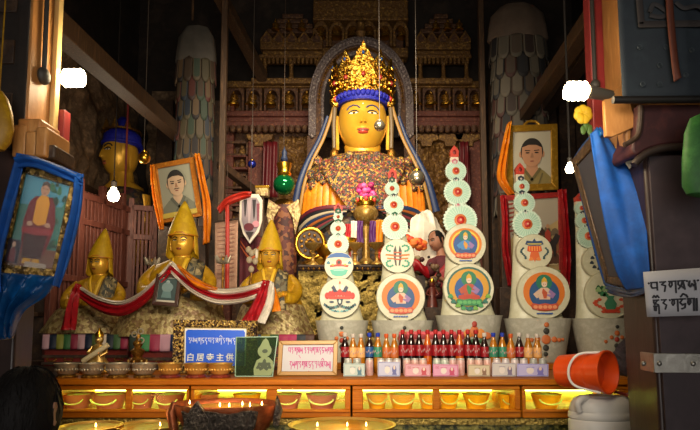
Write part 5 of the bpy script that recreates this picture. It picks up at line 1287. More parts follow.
            pr([(-.5, -.42), (-.42, -.62), (-.1, -.58), (0, -.74), (.1, -.58), (.42, -.62), (.5, -.42), (.3, -.34), (-.3, -.34)], P_('#2c4468'), 2); pr([(-.4, -.46), (.4, -.46), (.36, -.4), (-.36, -.4)], P_('#c8b048'), 3)
            pr([(-.36, -.32), (.36, -.32), (.4, -.06), (.3, .0), (-.3, .0), (-.4, -.06)], P_('#c83c24'), 2)
            for i in range(5): pr([(-.32 + .14 * i, -.3), (-.24 + .14 * i, -.3), (-.24 + .14 * i, -.04), (-.32 + .14 * i, -.04)], P_('#e08a3a'), 3)
            pr([(-.2, 0), (.2, 0), (.28, .3), (.1, .34), (0, .55), (-.1, .34), (-.28, .3)], P_('#d0602c'), 2)
            for s in (-1, 1):
                for i in range(8): a = i / 7 * 5; pr(circ(s * (.62 + .12 * sin(a)), -.2 + .08 * i, .06, .05, 10), P_('#2c4a50'), 2 + i % 2)
                pr(circ(s * .2, .4, .12, .1, 12, .2, 3), P_('#d87a38'), 3)
        elif kind == 'vase':
            for i in range(15): rr_ = random.Random(i * 7 + 1); pr(circ(rr_.uniform(-.5, .45), rr_.uniform(-.65, .0), .11, .1, 12, .25, 3), P_(('#2a5a38', '#3a7a4c', '#8aa870', '#d8d0c0')[i % 4]), 1 + i % 4)
            pr([(-.16, .05), (.16, .05), (.1, .16), (.24, .36), (.16, .6), (-.16, .6), (-.24, .36), (-.1, .16)], P_('#3c7a58'), 5)
            for s in (-1, 1):
                for i in range(8): a = i / 7 * 5.5; pr(circ(s * (.44 + .2 * sin(a)), .2 + .07 * i, .08, .06, 10), P_('#c04a2c'), 4 + i % 2)
            pr([(-.3, .6), (.3, .6), (.2, .74), (-.2, .74)], P_('#b83a24'), 5)
        else:
            for i in range(9): a = 2 * pi * i / 9; pr(circ(.45 * sin(a), .45 * cos(a), .12, .1, 12, .2, 3), P_('#2a3440'), 1 + i % 2)
        if q.v: g = p.part(q, 'raised_design'); g.parent = o
    for (x, y, r) in flowers:
        d = fr(y) - 2.5; b = p.mb()
        out = []
        for i in range(56): a = 2 * pi * i / 56; rr_ = r * (1 if i % 2 else .9); out.append((x + rr_ * sin(a), y - rr_ * cos(a)))
        b.prism(out, d - 1.2, d + 2, m_tmint); b.prism([(x + (a - x) * .86, y + (c - y) * .86) for a, c in out], d - 1.9, d, m_mint)
        for i in range(28):
            a = 2 * pi * i / 28; b.tube([(x + r * .3 * sin(a), d - 2.1, y - r * .3 * cos(a)), (x + r * .97 * sin(a), d - 1.6, y - r * .97 * cos(a))], [.25, .5], m_tmint, 5)
        o = p.part(b, 'petal_rosette')
        b = p.mb(); b.ell((x, d - 2, y), (r * .36, 1.4, r * .36), C('#c86a34', .55), 16, 8); b.ell((x, d - 3, y), (r * .23, 1.4, r * .23), C('#b02018', .55), 14, 8); b.ell((x, d - 4, y), (r * .08, .8, r * .08), C('#d89a80', .55), 8, 6)
        g = p.part(b, 'rosette_centre'); g.parent = o
    for (x, y, c) in ros:
        d = fr(y) - 4; b = p.mb()
        for i in range(6): a = 2 * pi * i / 6; b.ell((x + 1.8 * sin(a), d, y - 1.8 * cos(a)), (1.7, 1, 1.7), C(c, .55), 10, 6)
        b.ell((x, d - .8, y), (1., .8, 1.), C('#c8b8b0', .55), 8, 6); p.part(b, 'small_rosette')
    b = p.mb(); hh = 12 if tip[1] < 175 else 9; tx, ty = tip
    b.prism([(tx - 4, ty + hh), (tx - 4.6, ty + hh * .5), (tx - 2.6, ty + 3), (tx, ty), (tx + 2.6, ty + 3), (tx + 4.6, ty + hh * .5), (tx + 4, ty + hh)], -3, 3, C('#c03a28', .5)); b.ell((tx, -3.4, ty + hh * .6), (1.8, .8, 2.4), C('#7a1c18', .5), 10, 6)
    p.part(b, 'flame_tip', bevel=.002)
    b = p.mb(); b.prism([(tx - 4.2, ty + hh), (tx + 4.2, ty + hh), (tx + 4.4, ty + hh + 9), (tx - 4.4, ty + hh + 9)], -2.6, 3, C('#d8c8b0', .5)); p.part(b, 'tip_base', bevel=.002)
    return p
torma((315, 369, 321), 340, [(340, 299, 20, 'lotusvase'), (339, 267, 14.5, 'umbrella')], [(338, 245, 11), (338, 229, 8), (338, 217, 5)], [(338, 237, '#2a3038'), (338, 222, '#2a5a40'), (338, 211, '#2a5a40')], (338, 202), 'leftmost and shortest butter torma with a red lotus and umbrella discs', 'small', 3.6)
torma((371, 434, 321), 400, [(400, 298.5, 24, 'deity'), (397.5, 257.5, 17, 'fishes')], [(395.5, 227.5, 13.5), (394.5, 205, 10.5), (393, 188, 7.5)], [(395.5, 215.5, '#2a5a40'), (394.5, 196.5, '#2a3038'), (393, 179, '#2a4a38')], (393.5, 166), 'second butter torma from left with white deity disc below paired fishes disc', 'small', 3.6)
torma((436, 503, 316), 467, [(467, 290, 25, 'deity2'), (465, 246, 21, 'wheel')], [(461.5, 221, 17.5), (459.5, 192, 14), (458.5, 170, 11)], [(459.5, 207, '#b86a78'), (458.5, 180, '#3a3a48'), (457.5, 160.5, '#b86a78')], (457.5, 143), 'tallest butter torma with red deity in a green wreath and red flame tip', 'lotus', 3.6)
torma((505, 572, 319), 541, [(541, 294, 26, 'deity'), (534, 253.5, 18, 'banner')], [(529, 225, 15), (527.5, 203, 11), (525.5, 186, 8)], [(528, 213.5, '#2a3038'), (525.5, 193, '#2a3440'), (525, 178, '#2a3440')], (524.5, 161), 'fourth butter torma from left with red victory banner disc before the red framed picture', 'cross', 3.6)
torma((573, 640, 319), 604, [(606, 296, 24, 'vase'), (598, 263, 16, 'dots')], [(591, 237, 12), (588, 221, 9), (586, 208, 7)], [(590, 228, '#2a3038'), (587, 214, '#2a3440')], (585, 192), 'rightmost butter torma with flower vase disc half hidden by the blue scarf', 'small', 3.6)

# ------------------------------------------------------------------ bottles, cans and bank notes
m_cola = mat('dark_cola', '#1c0a08', .12); m_amber = mat('amber_drink', '#a8680e', .15, 0, cols=['#985808'], scale=6); m_orangedr = mat('orange_drink', '#b4520c', .18)
def bottle(kind):
    liquid, cap, lab, h = kind; k = 3.12 / F
    root = empty('drink_bottle', (0, 0, 0), 'x', 'bottle', 'drink bottles along the counter'); R = 4.3 * k; H = h * k
    m = MB(); m.lathe([(R * .9, 0), (R, H * .04), (R * .97, H * .2), (R, H * .34), (R * .9, H * .42), (R, H * .52), (R * .95, H * .66), (R * .62, H * .78), (R * .36, H * .86), (R * .34, H * .92)], liquid, 18); m.build('bottle_body', root)
    m = MB(); m.lathe([(R * 1.015, H * .4), (R * 1.03, H * .42), (R * 1.03, H * .63), (R * 1.0, H * .65)], lab, 18)
    for i in range(5): a = -.8 + .4 * i; m.ell((R * 1.03 * sin(a), -R * 1.03 * cos(a), H * (.52 + .03 * sin(i * 2))), (R * .12, R * .05, H * .03), C('#a88884', .5), 8, 5)
    m.build('label_band', root)
    m = MB(); m.lathe([(R * .44, H * .9), (R * .5, H * .91), (R * .5, H * .99), (R * .4, H), (0, H)], cap, 16, flute=lambda a, i: 1 + .04 * cos(a * 12)); m.build('cap', root)
    return root
cr_, cb_, co_, cw_ = C('#a0181c', .4), C('#1a349c', .4), C('#c0501c', .4), C('#c0b4a8', .4)
lr_, lbl, lo__, lp_ = C('#8c1018', .4), C('#224a80', .4), C('#b8602c', .4), C('#c86a6a', .4)
KINDS = {'cw': (m_cola, cw_, lr_, 40), 'cr': (m_cola, cr_, lr_, 43), 'aw': (m_amber, cw_, C('#d8a060', .4), 39), 'ab': (m_amber, cb_, C('#2f7a5c', .4), 40), 'db': (m_cola, cb_, lbl, 40), 'ao': (m_amber, co_, lo__, 39), 'ar': (m_orangedr, cr_, lr_, 43)}
NAMES = {'cw': 'dark cola bottle with white cap', 'cr': 'dark cola bottle with red cap', 'aw': 'amber bottle with white cap', 'ab': 'amber bottle with blue cap', 'db': 'dark bottle with blue cap', 'ao': 'amber bottle with orange cap', 'ar': 'orange drink bottle with red cap'}
protos = {}
row = [(345, 'cw'), (353, 'aw'), (361, 'aw'), (369.5, 'db'), (378, 'ab'), (386.5, 'ao'), (394.5, 'ao'), (403, 'cr'), (411.5, 'cr'), (419.5, 'cr'), (428, 'ar'), (436, 'cr'), (444, 'cr'), (452, 'cr'), (460, 'ar'), (468.5, 'cr'), (476.5, 'cr'), (485, 'cw'), (494, 'ab'), (503, 'ab'), (511.5, 'ao'), (520, 'cw'), (529, 'aw'), (538, 'aw')]
for i, (px, kd) in enumerate(row):
    if kd not in protos: protos[kd] = bottle(KINDS[kd]); r = protos[kd]
    else: r = copy_tree(protos[kd])
    a = at(px, 372, 3.14 + .012 * (i % 2)); r.location = (a.x, a.y, CT); r.rotation_euler.z = .5 * sin(i * 3); r['label'] = '%s, %s from the left in the bottle row' % (NAMES[kd], ORD[i])
# second, taller row of red cartons behind
m_rbox = mat('red_carton', '#a8141c', .45, 0, cols=['#8c1018', '#c03038'], scale=40)
for i in range(9):
    px = 402.5 + i * 7.4; a = at(px, 370, 3.26); k = 3.26 / F; r = empty('drink_carton', (a.x, 3.26, CT), 'red drink carton, %s from the left behind the cola bottles' % ORD[i], 'carton', 'red cartons behind the bottles')
    H = zat(331.5, 3.26) - CT; m = MB(); m.box(-3.3 * k, 3.3 * k, 0, .05, 0, H * .93, m_rbox); m.build('carton_body', r, bevel=.003)
    m = MB(); m.box(-2.4 * k, 2.4 * k, -.001, .002, H * .55, H * .8, C('#c8a8a0', .5)); m.build('printed_panel', r); m = MB(); m.prism([(-3.2 * k, H * .93), (3.2 * k, H * .93), (2.4 * k, H), (-2.4 * k, H)], .01, .04, C('#c04048', .4)); m.build('folded_top', r)
# cans in front
cancols = [(348, '#2f5a40', 'green'), (357, '#2f5a40', 'green'), (369.5, '#a83030', 'red'), (381, '#b8a8a4', 'pale'), (389, '#a8a4b0', 'pale'), (397, '#c0a8a8', 'pale'), (407, '#c04a2c', 'orange red'), (415, '#c04a2c', 'orange red'), (423, '#c85a34', 'orange red'), (437, '#7a9a80', 'pale green'), (445, '#8aa48a', 'pale green'), (453, '#b83828', 'red'), (461, '#b83828', 'red'), (471, '#c8602c', 'orange'), (479, '#c8602c', 'orange'), (487.5, '#c85a2c', 'orange'), (497, '#c0a0a8', 'pale pink'), (506, '#b8a8b4', 'pale pink'), (515, '#c0a0a4', 'pale pink'), (524, '#b8a0a8', 'pale pink'), (534, '#24503c', 'dark green'), (543, '#24503c', 'dark green')]
for i, (px, col, nm) in enumerate(cancols):
    Y = 3.0; a = at(px, 377, Y); k = Y / F; r = empty('drink_can', (a.x, Y, CT), '%s can, %s from the left in the front row of cans' % (nm, ORD[i]), 'can', 'small cans in front of the bottles')
    H = zat(358.5, Y) - CT; R = 3.9 * k
    m = MB(); m.lathe([(R * .85, 0), (R, H * .06), (R, H * .86), (R * .9, H * .93)], mat('can_%d' % i, col, .35, .1, cols=['#d0c8c0'], scale=45, blend=1.2), 18); m.build('can_body', r)
    m = MB(); m.lathe([(R * .9, H * .92), (R * .95, H * .95), (R * .95, H), (R * .86, H), (R * .84, H * .96), (0, H * .96)], C('#c8c4bc', .35, .4), 18); m.build('can_lid', r)
notes = [(343.5, 365, 363, 377.5, '#a8b0a8', '#4a6a78', '', 'grey green bank note leaning on the leftmost cans'), (378, 400, 361.5, 377, '#aaa8bc', '#5a5c8c', '', 'lilac bank note leaning on cans right of the red can'), (405, 430.5, 364, 377.5, '#c09098', '#a8404c', '100', 'pink bank note leaning on the orange red cans'), (433, 458.5, 364, 377.5, '#c088a0', '#a83c5c', '100', 'pink bank note leaning on the pale green cans'), (468, 490, 364.5, 377, '#b8a88c', '#7a5c48', '', 'beige bank note leaning on the orange cans'), (492, 516, 362.5, 377, '#b4aca8', '#6c6078', '', 'pale grey bank note leaning on the pale pink cans'), (517, 548.5, 363.5, 377.5, '#a49cc0', '#6a64a8', '', 'bluish bank note at the right end leaning on dark green cans')]
for i, (x0, x1, y0, y1, c1, c2, tx, lab) in enumerate(notes):
    Y = 2.9; tl, tr, br, bl = at(x0, y0, Y + .03), at(x1, y0 + .6, Y + .03), at(x1, y1, Y), at(x0, y1, Y)
    for v in (bl, br): v.z = CT + .004
    org = (bl + br) / 2; q = Quad(tl, tr, br, bl, org); r = empty('bank_note', org, lab, 'bank note', 'bank notes leaning on the cans')
    m = MB(); q.poly(m, [(0, 0), (1, 0), (1, 1), (0, 1)], C(c1, .7), -.001, .0); m.build('paper', r)
    m = MB(); c2m = C(c2, .7)
    for a in ([(.03, .06), (.97, .06)], [(.97, .06), (.97, .94)], [(.97, .94), (.03, .94)], [(.03, .94), (.03, .06)]): q.line(m, a, .001, c2m, 0, .0006)
    q.ellipse(m, .74, .55, .1, .3, c2m, 0, .0006, 16); q.ellipse(m, .74, .4, .05, .14, C('#c8b0a0', .7), .0006, .0012, 12); q.poly(m, [(.64, .9), (.68, .66), (.8, .66), (.86, .9)], c2m, .0004, .001)
    q.ellipse(m, .42, .55, .12, .26, C('#c8bcb4', .7), 0, .0006, 16); q.line(m, [(.3, .3), (.55, .3)], .0014, c2m, 0, .0006)
    if tx:
        for j, ch in enumerate(tx):
            u = .09 + j * .06
            if ch == '1': q.line(m, [(u, .18), (u, .38)], .0008, c2m, 0, .001)
            else: q.line(m, [(u + .02 * sin(t), .28 - .1 * cos(t)) for t in [2 * pi * n / 8 for n in range(9)]], .0007, c2m, 0, .001)
    m.build('print', r)

# ------------------------------------------------------------------ water bowls on the counter
def bowl(col, base):
    k = 2.9 / F; r = empty('offering_bowl', (0, 0, 0), 'x', 'bowl', 'metal offering bowls on the counter')
    m = MB(); m.lathe([(7.2 * k, 3 * k), (9 * k, 4.5 * k), (10.4 * k, 8 * k), (11.4 * k, 12 * k), (12.6 * k, 13.6 * k), (12.2 * k, 14 * k), (10.9 * k, 12.4 * k), (9.8 * k, 8 * k), (7 * k, 5 * k), (0, 4.6 * k)], col, 32)
    for i in range(20): a = 2 * pi * i / 20; m.ell((10.2 * k * sin(a), -10.2 * k * cos(a), 8 * k), (1.2 * k, 1.2 * k, 1.6 * k), col, 8, 5)
    m.build('bowl_body', r)
    m = MB(); m.lathe([(9.5 * k, 0), (9.8 * k, 1 * k), (8.6 * k, 2.4 * k), (7.2 * k, 3.2 * k), (0, 3.2 * k)], base, 28, flute=lambda a, i: 1 + .05 * cos(a * 14)); m.build('bead_foot', r)
    m = MB(); m.lathe([(10.6 * k, 11.6 * k), (0, 11.6 * k)], C('#b0a890', .12, .4), 24); m.build('water_surface', r)
    return r
m_redlac = mat('red_lacquer', '#5a1c18', .4, 0, cols=['#7a2a20'], scale=40)
bp = bowl(m_silver, m_oldgold); bp2 = bowl(m_brass, m_redlac)
for i, px in enumerate((67, 92, 117.5, 144, 170, 196, 220)):
    src = bp if i < 4 else bp2; r = src if i in (0, 4) else copy_tree(src); a = at(px, 377, 2.88); r.location = (a.x, 2.88, CT)
    r['label'] = ('silver offering bowl on a gilt foot, %s from the left on the counter' if i < 4 else 'brass offering bowl on a red foot, %s from the left on the counter') % ORD[i]
# throne cloths and boxes below the lamas
def throne(x0, x1, y0, ym, y1, Y, label, cols, lab2, dep=.55):
    a = at(x0, y1, Y); b = at(x1, ym, Y); z0 = CT - .004
    org = Vector(((a.x + b.x) / 2, Y + dep / 2, z0)); r = empty('throne_base', org, label, 'throne'); m = MB(lambda p: Vector(p) - org)
    zt = zat(335, Y) ; m.box(a.x, b.x, Y, Y + dep, z0, zt, m_redlac); m.build('box', r, bevel=.006)
    m = MB(lambda p: Vector(p) - org)
    for z in (z0 + .01, (z0 + b.z) / 2): m.box(a.x - .008, b.x + .008, Y - .012, Y, z, z + .018, m_dwood)
    n = 5
    for i in range(n):
        c = lerp(a.x, b.x, (i + .5) / n); zc_ = (z0 * .6 + b.z * .4); m.tube([Vector((c + .03 * sin(t), Y - .006, zc_ + .012 * cos(t))) for t in [2 * pi * j / 12 for j in range(12)]], .004, m_oldgold, 6, True)
    m.build('carved_border', r)
    rr = random.Random(len(label)); 
    m = MB(lambda p: Vector(p) - org); zc1 = zat(ym, Y); n = len(cols)
    mats = [mat('stripe_' + c.strip('#'), c, .65) if ('stripe_' + c.strip('#')) not in bpy.data.materials else bpy.data.materials['stripe_' + c.strip('#')] for c in cols]
    m.grid(lambda u, v: (lerp(a.x - .004, b.x + .004, u), Y - .016 - .012 * abs(sin(u * n * pi)) * v - .006 * v, lerp(zt + .004, zc1, v)), n * 8, 6, mats[0], lambda u, v: mats[min(n - 1, int(u * n))]); m.build('striped_cloth', r, solid=.004, label='cloth of coloured vertical stripes')
    return r
throne(43, 128, 331, 349, 372, 3.72, 'dark red throne box under the left lama with a striped cloth', ['#b08a94', '#101c30', '#7a7a2c', '#2c5a30', '#7c2038', '#b08a90', '#101c34', '#4a5a2c', '#c8b8a8', '#1c2430', '#3c5a34', '#8a2440'], '')
throne(130, 232, 332, 351, 372, 3.32 + .1, 'throne box under the central lama behind the blue signboard', ['#1c2a20', '#2c7040', '#8a2844', '#b88a98', '#182c50', '#a8a080', '#1c2a3c', '#7a7a30', '#8c2840', '#38402c'], '', .8)
throne(235, 314, 332, 346, 372, 3.6, 'throne box under the right lama behind the white signboard', ['#8a2440', '#7a2030', '#1c3858', '#8a7a2c', '#38542c', '#9c2048', '#a02050', '#20242c', '#4a2c20'], '')
# small figures before the thrones
p = Px('small_figurine', 97, 372, 3.12, 'small pale gold figurine holding a scroll before the left throne', 'figurine'); p.loc.z = CT; p.root.location = p.loc; zo = lambda y: y
p.ay = 325 + (325 - 325) ; 
lo_, hi_ = 330., 420.
for _ in range(40):
    mid = (lo_ + hi_) / 2
    if zat(mid, 3.12) > CT: lo_ = mid
    else: hi_ = mid
p.ay = lo_
b = p.mb(); m_pg = mat('pale_gold', '#c4a050', .34, .6, cols=['#9a7434', '#dcc078'], scale=30)
h = Head(b, 98, 0, 340, 4.2, 4, 5.4); h.skull(m_pg); h.features(C('#d8c8a0', .4), C('#2a1c10', .5), C('#a04a20', .4), skin=m_pg, lw=.06); b.loft([(98, 0, 344, 2, 2), (98, 0, 346, 6, 4), (97, 0, 352, 7.5, 5), (97, 0, 358, 7, 6), (96, 0, 364, 13, 9), (96, 0, p.ay, 14, 10)], m_pg)
for q in (-1, 1): b.tube([(98 + q * 6, 0, 347), (98 + q * 9, -3, 353), (98 + q * 4, -7, 356)], [2, 1.8, 1.4], m_pg, 8)
p.part(b, 'body'); b = p.mb(); b.tube([(86, -7, 361), (97, -8, 354), (110, -7, 345)], [2.6, 2.6, 2.6], C('#c8b890', .5), 10); p.part(b, 'scroll')
b = p.mb(); b.lathe([(4.4, 337), (4, 334), (2, 331.5), (1, 329), (0, 328)], m_gold, 14, 98, 0); p.part(b, 'top_knot')
b = p.mb(); b.lathe([(15, p.ay), (16, p.ay - 2), (14.5, p.ay - 4), (0, p.ay - 4)], m_oldgold, 24, 96, 0, .7, flute=lambda a, i: 1 + .05 * cos(a * 12)); p.part(b, 'lotus_base')
p = Px('stacked_lamp', 137, 0, 3.12, 'gilt pagoda shaped lamp stand before the central throne', 'lamp stand'); p.ay = lo_; p.loc = at(137, lo_, 3.12); p.root.location = p.loc
b = p.mb(); b.lathe([(11, p.ay), (11, p.ay - 2), (8, p.ay - 4), (5, p.ay - 6), (8, 362), (9, 360), (4, 357), (6.5, 353), (7, 351), (3, 348), (4.6, 345), (4.8, 343), (2, 340), (2.6, 337), (1, 333), (0, 329)], m_oldgold, 20, 137, 0); p.part(b, 'tiers')
for i in range(8):
    a = 2 * pi * i / 8; c = p.mb(); c.tube([(137 + 9 * sin(a), -9 * cos(a), 360), (137 + 9.3 * sin(a), -9.3 * cos(a), p.ay - 3)], 1.2, m_pg, 8); p.part(c, 'column')
c = p.mb()
for (x, y) in ((140, 332), (134, 335), (141, 341)): c.tube([(x + 2.6 * sin(t), -2, y - 2.6 * cos(t)) for t in [2 * pi * j / 12 for j in range(12)]], .7, m_silver, 6, True)
p.part(c, 'wire_rings')

# ------------------------------------------------------------------ signs on the counter
def stand_sign(name, label, tl, tr, br, bl, Y, lean, fu, fv, fm, m_in):
    c = [at(*tl, Y + lean), at(*tr, Y + lean), at(*br, Y), at(*bl, Y)]
    for v in (c[2], c[3]): v.z = max(v.z, CT + .002)
    org = (c[2] + c[3]) / 2; q = Quad(*c, org); r = empty(name, org, label, 'sign'); m = MB(); q.frame(m, fu, fv, fm, -.01, .012); m.build('frame', r, bevel=.003)
    m = MB(); q.poly(m, [(.02, .03), (.98, .03), (.98, .97), (.02, .97)], m_in, -.008, .002); m.build('panel', r); return r, q
m_bsign = mat('bright_blue_enamel', '#1c50c8', .35, 0, cols=['#2460d8'], scale=2)
m_fret = mat('fretwork_gilt', '#8a6a34', .4, .5, cols=['#2c1c12', '#b09048', '#4a3420'], scale=110, tex='voronoi', bump=.8, bscale=80)
r, q = stand_sign('framed_signboard', 'gilt framed blue signboard with white Chinese and Tibetan writing', (174, 320), (258, 321), (257, 374), (173, 374), 3.1, .04, .13, .14, m_fret, C('#c8b070', .5))
m = MB(); q.frame(m, .1, .12, m_fret, .01, .016); q.poly(m, [(.135, .16), (.865, .16), (.865, .9), (.135, .9)], C('#d8d4d0', .5), .002, .004)
q.poly(m, [(.15, .22), (.17, .185), (.83, .185), (.85, .22), (.85, .84), (.83, .88), (.17, .88), (.15, .84)], m_bsign, .004, .006); m.build('blue_field', r)
m = MB(); tibetan(q, m, 'dpl.gcn.bd.sgi.rgl.nsm', .18, .82, .34, .46, .0013, C('#d0d4e0', .5), .006, .009); m.build('tibetan_script', r)
def chinese(q, parent, text, u0, u1, v, size, m):
    A = q.P(u0, v, .0095); B = q.P(u1, v, .0095); d = (B - A); up = (q.P(u0, v - .2) - q.P(u0, v)); x = d.normalized(); n = q.n; y = n.cross(x).normalized()
    if y.dot(up) < 0: y = -y
    for i, ch in enumerate(text):
        cu = bpy.data.curves.new('character', 'FONT'); cu.body = ch; cu.size = size; cu.extrude = .0012; cu.offset = .0006; cu.resolution_u = 3; cu.align_x = 'CENTER'; cu.materials.append(m)
        to = bpy.data.objects.new('tmp', cu); COL.objects.link(to); me = bpy.data.meshes.new_from_object(to.evaluated_get(bpy.context.evaluated_depsgraph_get())); bpy.data.objects.remove(to)
        if not me.materials: me.materials.append(m)
        o = bpy.data.objects.new('chinese_character', me); COL.objects.link(o); o.parent = parent
        M4 = Matrix.Identity(4); z = x.cross(y); 
        for k in range(3): M4[k][0] = x[k]; M4[k][1] = y[k]; M4[k][2] = z[k]
        P_ = A + d * ((i + .5) / len(text)); M4[0][3], M4[1][3], M4[2][3] = P_; o.matrix_local = M4
chinese(q, r, '白居寺主供佛', .15, .85, .76, .045, C('#d8d8d0', .5))
m_gwood = mat('golden_wood', '#96702c', .4, .1, cols=['#946a2a'], scale=12)
r, q = stand_sign('framed_signboard', 'wooden framed white signboard with two lines of magenta Tibetan writing', (279, 341), (338, 340.5), (337, 377), (277, 378), 2.96, .03, .075, .12, m_gwood, m_paper)
m = MB(); mg = C('#b03a78', .6); tibetan(q, m, 'bd.gsl rdmg.snc.lgs', .17, .93, .2, .4, .0017, mg, .002, .005); tibetan(q, m, 'nlg.rgs.cn.dmsi.bl|', .2, .9, .6, .82, .0017, mg, .002, .005); q.line(m, [(.35, .42), (.38, .5)], .0014, mg, .002, .005); q.line(m, [(.52, .86), (.54, .9)], .0014, mg, .002, .005); m.build('script', r)
# green glass slab with a torma picture
tl, tr, br, bl = at(236, 337, 2.93), at(278, 336.5, 2.93), at(273, 377, 2.9), at(235, 378, 2.9)
for v in (br, bl): v.z = CT + .002
org = (bl + br) / 2; q = Quad(tl, tr, br, bl, org); r = empty('glass_plaque', org, 'green glass plaque with a pale torma picture beside the blue signboard', 'plaque')
m_gg = glass_pane('green_glass', '#a4c4a8', .05)
_n = m_gg.node_tree; _mx = _n.nodes.new('ShaderNodeMixShader'); _df = _n.nodes.new('ShaderNodeBsdfDiffuse'); _df.inputs[0].default_value = lin('#3e4c38'); _mx.inputs[0].default_value = .3
_o = _n.nodes['Material Output']; _src = _o.inputs['Surface'].links[0].from_socket; _n.links.new(_src, _mx.inputs[1]); _n.links.new(_df.outputs[0], _mx.inputs[2]); _n.links.new(_mx.outputs[0], _o.inputs['Surface'])
m = MB(); q.poly(m, [(0, 0), (1, 0), (1, 1), (0, 1)], m_gg, -.006, .006); m.build('glass', r)
m = MB(); gw = C('#6c7c4c', .5); q.poly(m, [(.5, .97), (.48, .8), (.54, .6), (.66, .52), (.84, .52), (.95, .62), (1, .8), (.95, .97)], gw, .0065, .008)
q.poly(m, circ(.72, .36, .17, .17), gw, .0065, .0085); q.poly(m, [(.6, .24), (.66, .1), (.72, .04), (.78, .1), (.84, .24)], gw, .0065, .0082)
dg = C('#2c3a20', .6); q.ellipse(m, .73, .37, .07, .05, dg, .0085, .01, 14); q.poly(m, circ(.74, .72, .13, .12, 24, .35, 5), dg, .008, .0095)
for s in (-1, 1): q.poly(m, circ(.74 + s * .14, .76, .05, .06, 14, .3, 3), dg, .008, .0095)
m.build('torma_print', r); m = MB(); q.frame(m, .02, .02, C('#8aa890', .3), -.0065, .007); m.build('polished_edge', r)
# ------------------------------------------------------------------ offerings before the great Buddha
OY = 4.7
a, b_ = at(298, 300, OY), at(419, 300, OY); oz = zat(265, OY)
org = Vector(((a.x + b_.x) / 2, OY + .12, CT0 + .001)); r = empty('gilded_altar', org, 'low gilded altar with repousse scroll front behind the two left tormas', 'altar')
m = MB(lambda p: Vector(p) - org); m.box(a.x + .01, b_.x - .01, OY + .02, OY + .24, CT0 + .001, oz - .02, m_dwood); m.build('altar_body', r)
m = MB(lambda p: Vector(p) - org)
def emb(u, v):
    x = lerp(a.x, b_.x, u); z = lerp(CT0 + .001, oz - .05, v)
    h = .5 * sin(x * 26 + 2 * sin(z * 21)) * sin(z * 30 + 1.7 * sin(x * 17)) + .6 * noise.noise(Vector((x * 12, z * 12, 2))) + .4 * noise.noise(Vector((x * 30, z * 30, 5)))
    return (x, OY + .02 - .025 * max(0, h + .4), z)
m.grid(emb, 120, 56, m_repousse); m.build('repousse_front', r, angle=80)
m = MB(lambda p: Vector(p) - org); m.box(a.x, b_.x, OY - .03, OY + .25, oz - .02, oz, m_dwood); m.build('altar_ledge', r, bevel=.004)
m = MB(lambda p: Vector(p) - org)
for i in range(44): x = lerp(a.x + .02, b_.x - .02, i / 43); m.ell((x, OY - .02, oz - .034), (.011, .011, .013), m_oldgold if i % 2 else C('#2a1410', .4), 8, 6)
m.build('bead_fringe', r, kind='stuff')
def offering(name, px, Y, label, cat, prof, m_, extra=None, n=24, flute=None, zbase=None):
    """turned vessel standing on the altar ledge; prof in photo pixels above its foot"""
    k = Y / F; z = (oz if zbase is None else zbase) + .0005; x = at(px, 265, Y).x
    root = empty(name, (x, Y, z), label, cat); mb = MB(); mb.lathe([(rr * k, zz * k) for rr, zz in prof], m_, n, flute=flute); mb.build('vessel_body', root)
    if extra: extra(root, k)
    return root
lampprof = [(6, 0), (5, 2), (2, 4), (1.6, 9), (3, 11), (1.6, 13), (2.4, 15), (8, 19), (9, 22), (8.3, 22), (6, 19), (0, 18)]
def flamefill(root, k):
    mb = MB(); mb.lathe([(8 * k, 21 * k), (0, 21.4 * k)], m_lbutter, 20); mb.build('butter_fill', root)
offering('goblet_lamp', 313, 4.72, 'pale gold stemmed butter goblet before the round gilt filigree plaque', 'lamp', lampprof, m_pg, flamefill)
offering('goblet_lamp', 355, 4.7, 'brass stemmed butter goblet left of the central flower vase', 'lamp', lampprof, m_brass, flamefill)
offering('goblet_lamp', 377, 4.68, 'pale gold stemmed butter goblet right of the central flower vase', 'lamp', lampprof, m_pg, flamefill)
def bowlfill(root, k):
    mb = MB(); mb.lathe([(11 * k, 27 * k), (8 * k, 29 * k), (0, 30 * k)], C('#b8a878', .8), 20); mb.build('grain_heap', root)
offering('gilt_basin', 346, 4.84, 'wide gilt basin on a foot between the first torma and the flower vase', 'basin', [(7, 0), (6, 3), (3.5, 6), (4, 10), (9, 15), (12.5, 22), (13, 28), (12, 28), (10, 24), (0, 24)], m_gold, bowlfill)
offering('gilt_basin', 327, 4.86, 'gilt basin on a foot partly hidden behind the first torma', 'basin', [(7, 0), (6, 3), (3.5, 6), (4, 9), (9, 12), (11.5, 17), (12, 21), (11, 21), (9, 18), (0, 18)], m_gold)
# round filigree plaque
p = Px('filigree_plaque', 310, 264.6, 4.85, 'round gilt rimmed filigree plaque left of the first torma top', 'ornament')
b = p.mb(); b.tube([(310 + 14 * sin(t), 0, 243 - 15 * cos(t)) for t in [2 * pi * i / 40 for i in range(40)]], 2.2, m_gold, 10, True); p.part(b, 'gilt_rim')
b = p.mb(); b.prism(circ(310, 243, 13, 14), -.6, 2, C('#3a2a20', .6)); 
for i in range(24): t = 2 * pi * i / 12; rr_ = 4 if i < 12 else 9; b.ell((310 + rr_ * sin(t + i * .1), -1, 243 - rr_ * cos(t + i * .1)), (1.7, 1, 1.7), m_oldgold, 8, 6)
p.part(b, 'filigree'); b = p.mb(); b.lathe([(9, 264.6), (8, 262), (3, 260), (2.6, 256)], m_oldgold, 18, 310, 1); p.part(b, 'foot')
